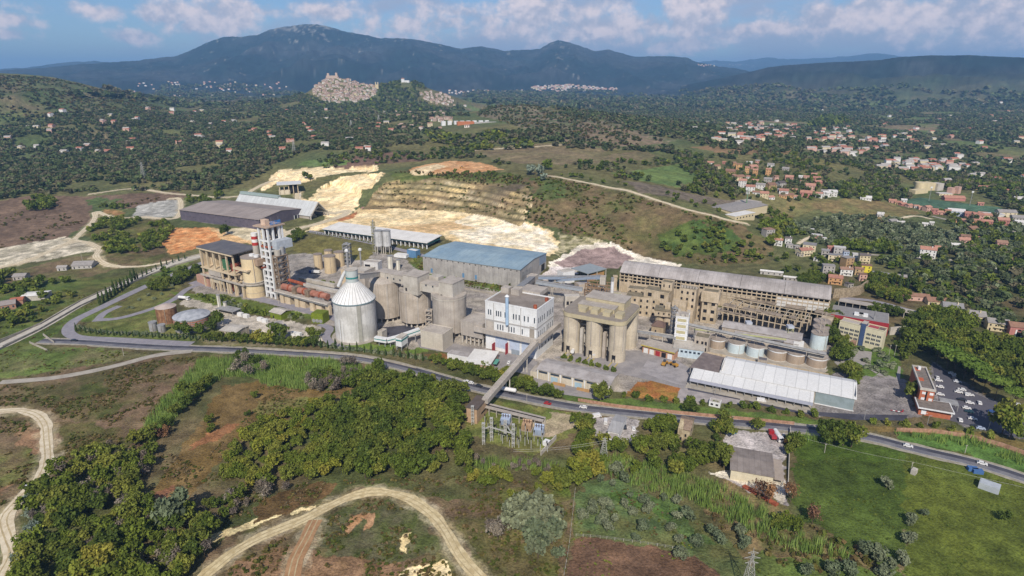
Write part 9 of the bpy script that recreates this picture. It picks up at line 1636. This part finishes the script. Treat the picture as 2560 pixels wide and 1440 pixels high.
# pylons, poles, walls
GALV = mat('galvanised', '')
def pylon(label, x, y, top, w, group='power pylons', ground=None):
 g = G(x, y) if ground is None else ground; dc = g[1]*math.cos(PITCH)+(CH-g[2])*math.sin(PITCH); d = px_dir(x, top); k = g[1]/d[1]; H = CH+d[2]*k-g[2]; s = max(.12, dc/F*.35)
 t = thing('power_pylon', label, 'pylon', tuple(g), group); X, Y, Zg = g; wt = w*.16
 def at_(z, sx, sy): k = z/H; ww = (w*(1-k)**1.2+wt*(1-(1-k)**1.2))/2 if k < .75 else wt/2+0*w; return (X+sx*ww, Y+sy*ww, Zg+z)
 for sx in (-1, 1):
  for sy in (-1, 1):
   q = MB()
   for i in range(6): q.beam(at_(H*.9*i/6, sx, sy), at_(H*.9*(i+1)/6, sx, sy), s, s, GALV, up=(0, 1, 0))
   q.build('leg', t)
 q = MB(); n = 9
 for i in range(n):
  z0, z1 = H*.9*i/n, H*.9*(i+1)/n
  for a, b in (((-1, -1), (1, -1)), ((1, -1), (1, 1)), ((1, 1), (-1, 1)), ((-1, 1), (-1, -1))): q.beam(at_(z0, *a), at_(z1, *b), s*.6, s*.6, GALV); q.beam(at_(z0, *b), at_(z1, *a), s*.6, s*.6, GALV)
 q.build('bracing', t)
 for z, l in ((.70, .20), (.80, .24), (.90, .16)): q = MB(); q.beam((X-H*l*.55, Y, Zg+H*z), (X, Y, Zg+H*(z+.04)), s*.9, s*.9, GALV); q.beam((X+H*l*.55, Y, Zg+H*z), (X, Y, Zg+H*(z+.04)), s*.9, s*.9, GALV); q.beam((X-H*l*.55, Y, Zg+H*z), (X+H*l*.55, Y, Zg+H*z), s*.7, s*.7, GALV); q.build('cross_arm', t)
 q = MB(); q.beam((X, Y, Zg+H*.88), (X, Y, Zg+H), s, s, GALV, up=(0, 1, 0)); q.build('peak', t); return X, Y, Zg+H
p1 = pylon('grey lattice power pylon cut off by the bottom edge', 1866, 1492, 1370, 4.6); p2 = pylon('grey lattice power pylon in front of the workshop yard', 1509, 1148, 1091, 4.2)
pylon('grey power pylon standing in the far left forest', 360, 447, 403, 7); pylon('grey power pylon in the forest above the quarry', 736, 385, 348, 7); pylon('tiny grey pylon below the hilltop town, left one', 878, 318, 299, 7); pylon('tiny grey pylon below the hilltop town, right one', 947, 304, 286, 7)
def wires(label, pts, sag, r=.05):
 q = MB()
 for a, b in zip(pts[:-1], pts[1:]):
  a, b = Vector(a), Vector(b); pr = a
  for i in range(1, 9): k = i/8; c = a.lerp(b, k)+Vector((0, 0, -sag*4*k*(1-k))); q.rod(pr, c, r, GALV, 4); pr = c
 tag(q.build('power_line'), label, 'wire')
S = P(1283, 1120, 13)
for i, dz in enumerate((.72, .82)): wires(('lower', 'upper')[i]+' power line from the workshop pylon to the switchyard', [(p2[0], p2[1], p2[2]*dz), (S[0], S[1], 11+i)], 1.2)
def pole(label, x, y, top, r=.14, name='utility_pole', cat='pole', group='poles', arm=0, lamp=False):
 g = G(x, y); d = px_dir(x, top); k = g[1]/d[1]; H = CH+d[2]*k-g[2]; t = thing(name, label, cat, tuple(g), group); q = MB(); q.cyl(g[0], g[1], r, g[2], g[2]+H, PALE if not lamp else METAL, 8, r1=r*.7); q.build('pole', t)
 if lamp: q = MB(); q.box(Fr((g[0]-.1, g[1]-.15), (g[0]+1.6, g[1]-.16), float(g[2])), 0, 1.7, 0, .3, H, H+.18, METAL); q.build('lamp_head', t)
 else: q = MB(); q.box(Fr((g[0]-.5, g[1]-.06), (g[0]+.5, g[1]-.07), float(g[2])), 0, 1, 0, .12, H-.6, H-.45, PALE); q.build('cross_bar', t)
 return g[0], g[1], g[2]+H
a = pole('concrete pole at the barn yard corner', 1977, 1108, 1082); b_ = pole('lone concrete pole in the big green field', 2061, 1132, 1109); c = pole('concrete pole beside the concrete hut of the field', 2277, 1178, 1155); d = pole('concrete pole in the grass strip above the field road', 2412, 1133, 1112); wires('thin wire strung over the green field', [a, b_, c, (c[0]+90, c[1]-42, c[2])], .8, .04)
for i, (x, y, tp) in enumerate([(2470, 1076, 1046), (2160, 1050, 1026), (2044, 1041, 1018), (1787, 990, 970), (2318, 1062, 1040)]): pole(['street lamp at the lower car park edge', 'street lamp on the black asphalt right of the shed', 'street lamp at the end of the low white shed', 'street lamp left of the small white hut', 'street lamp by the gatehouse barrier'][i], x, y, tp, name='street_lamp', cat='lamp', group='street lamps', lamp=True)
for i, (x, y, tp) in enumerate([(2221, 893, 862), (2235, 892, 862)]): pole(('left', 'right')[i]+' flagpole in the office park lawn', x, y, tp, .12, 'flagpole', 'flagpole', 'flagpoles')
for i, (x, y, tp) in enumerate([(1317, 1008, 985), (1215, 905, 880), (1830, 1062, 1040), (310, 890, 868), (208, 660, 636), (618, 845, 815), (697, 760, 728)]): pole(['grey pole on the verge of the main road below the bridge', 'pole beside the white roofed workshop', 'pole beside the road at the barn yard entrance', 'pole in the grass beside the left lane', 'dark pole on the left scrub slope', 'pole by the works hedge near the striped tank', 'rust topped pole before the kiln pier'][i], x, y, tp)
def wallrun(label, pts, h, th, m, z=0.0, name='wall'):
 l = [G(*p) for p in pts]; t = thing(name, label, 'wall' if name == 'wall' else 'fence', tuple(l[0]))
 for p, q in zip(l[:-1], l[1:]):
  b = MB(); s = Vector((0, 0, h/2-.1)); b.beam(Vector(p)+s, Vector(q)+s, th, h, m); b.build('wall_run' if name == 'wall' else 'fence_run', t)
PW = mat('pink_brick_wall', 'b08a72', '93705a', scale=.6, amt=1.0, streak=.4)
wallrun('long pinkish brick wall along the main road, left stretch', [(1445, 1003), (1540, 1018), (1640, 1029), (1760, 1041), (1880, 1052), (1985, 1062)], 2.0, .4, PW); wallrun('long pinkish brick wall along the main road, right stretch', [(2240, 1078), (2330, 1081), (2420, 1094), (2500, 1115), (2600, 1150)], 2.2, .4, PW)
wallrun('pale parapet wall along the works side of the main road', [(610, 872), (760, 880), (880, 889), (960, 902), (1040, 921)], 1.0, .3, CONC); wallrun('low pale wall in front of the blue roofed warehouse bank', [(1060, 696), (1160, 722), (1300, 748)], 1.2, .4, CONC)
def fence(label, pts, step=3.0, h=1.4):
 l = gline(pts, step); t = thing('fence', label, 'fence', tuple(G(*pts[0])), 'fences'); q = MB()
 for x, y in l: z = Z(x, y); q.box(Fr((x-.07, y), (x+.07, y-.001), z), 0, .14, -.07, .07, -.1, h, PALE)
 o = q.build('fence_posts', t); o['kind'] = 'stuff'; q = MB()
 for (x0, y0), (x1, y1) in zip(l[:-1], l[1:]):
  for k in (.5, .95): q.beam((x0, y0, Z(x0, y0)+h*k), (x1, y1, Z(x1, y1)+h*k), .04, .04, GALV)
 q.build('fence_wire', t)
fence('wire fence between the olive orchard and the brown field', [(1440, 1341), (1500, 1346), (1620, 1362), (1700, 1376)]); fence('wire fence running down beside the olive orchard', [(1438, 1225), (1430, 1300), (1422, 1370), (1410, 1440)])
def road_bridge():
 a, b = P(118, 838), P(98, 868); f = Fr(P(70, 850), P(128, 826)); t = thing('road_bridge', 'pale concrete abutment walls where the road dips under the lane', 'bridge', f.p(0, 0, 0)); q = MB(); q.beam(P(108, 836, 1), P(135, 856, .4), .5, 1.6, CONC); q.build('wing_wall', t); q = MB(); q.beam(P(74, 856, .6), P(118, 876, .3), .5, 1.6, CONC); q.build('wing_wall', t)
 for k in (-1, 1): q = MB(); q.beam(P(0+k*6, 862+k*4, .8), P(104+k*6, 813+k*4, .8), .3, 1.2, CONC); q.build('parapet', t)
road_bridge()
for i, (x, y) in enumerate([(2295, 1026), (2460, 1160)]): pass
t = thing('gate_barrier', 'red and white striped gate barrier by the lorry', 'barrier', P(2256, 1030)); a = P(2226, 1025, 1.1); b_ = P(2256, 1030, 1.1)
for i in range(5): q = MB(); A = Vector(a).lerp(Vector(b_), i/5); B2 = Vector(a).lerp(Vector(b_), (i+1)/5); q.beam(A, B2, .25, .35, REDP if i % 2 == 0 else WHITE); q.build('barrier_stripe', t)
q = MB(); q.box(Fr(P(2255, 1030), P(2259, 1031)), 0, .6, 0, .6, 0, 1.4, REDP); q.build('barrier_post', t)
wallrun('pale parapet along the upper side of the straight concrete road', [(-60, 876), (100, 812), (200, 754), (300, 708), (380, 674), (440, 651), (510, 634)], 1.3, .4, CONC); wallrun('pale parapet along the lower side of the straight concrete road', [(-30, 890), (100, 825), (200, 767), (300, 721), (380, 687), (440, 664), (515, 643)], 1.6, .4, CONC)
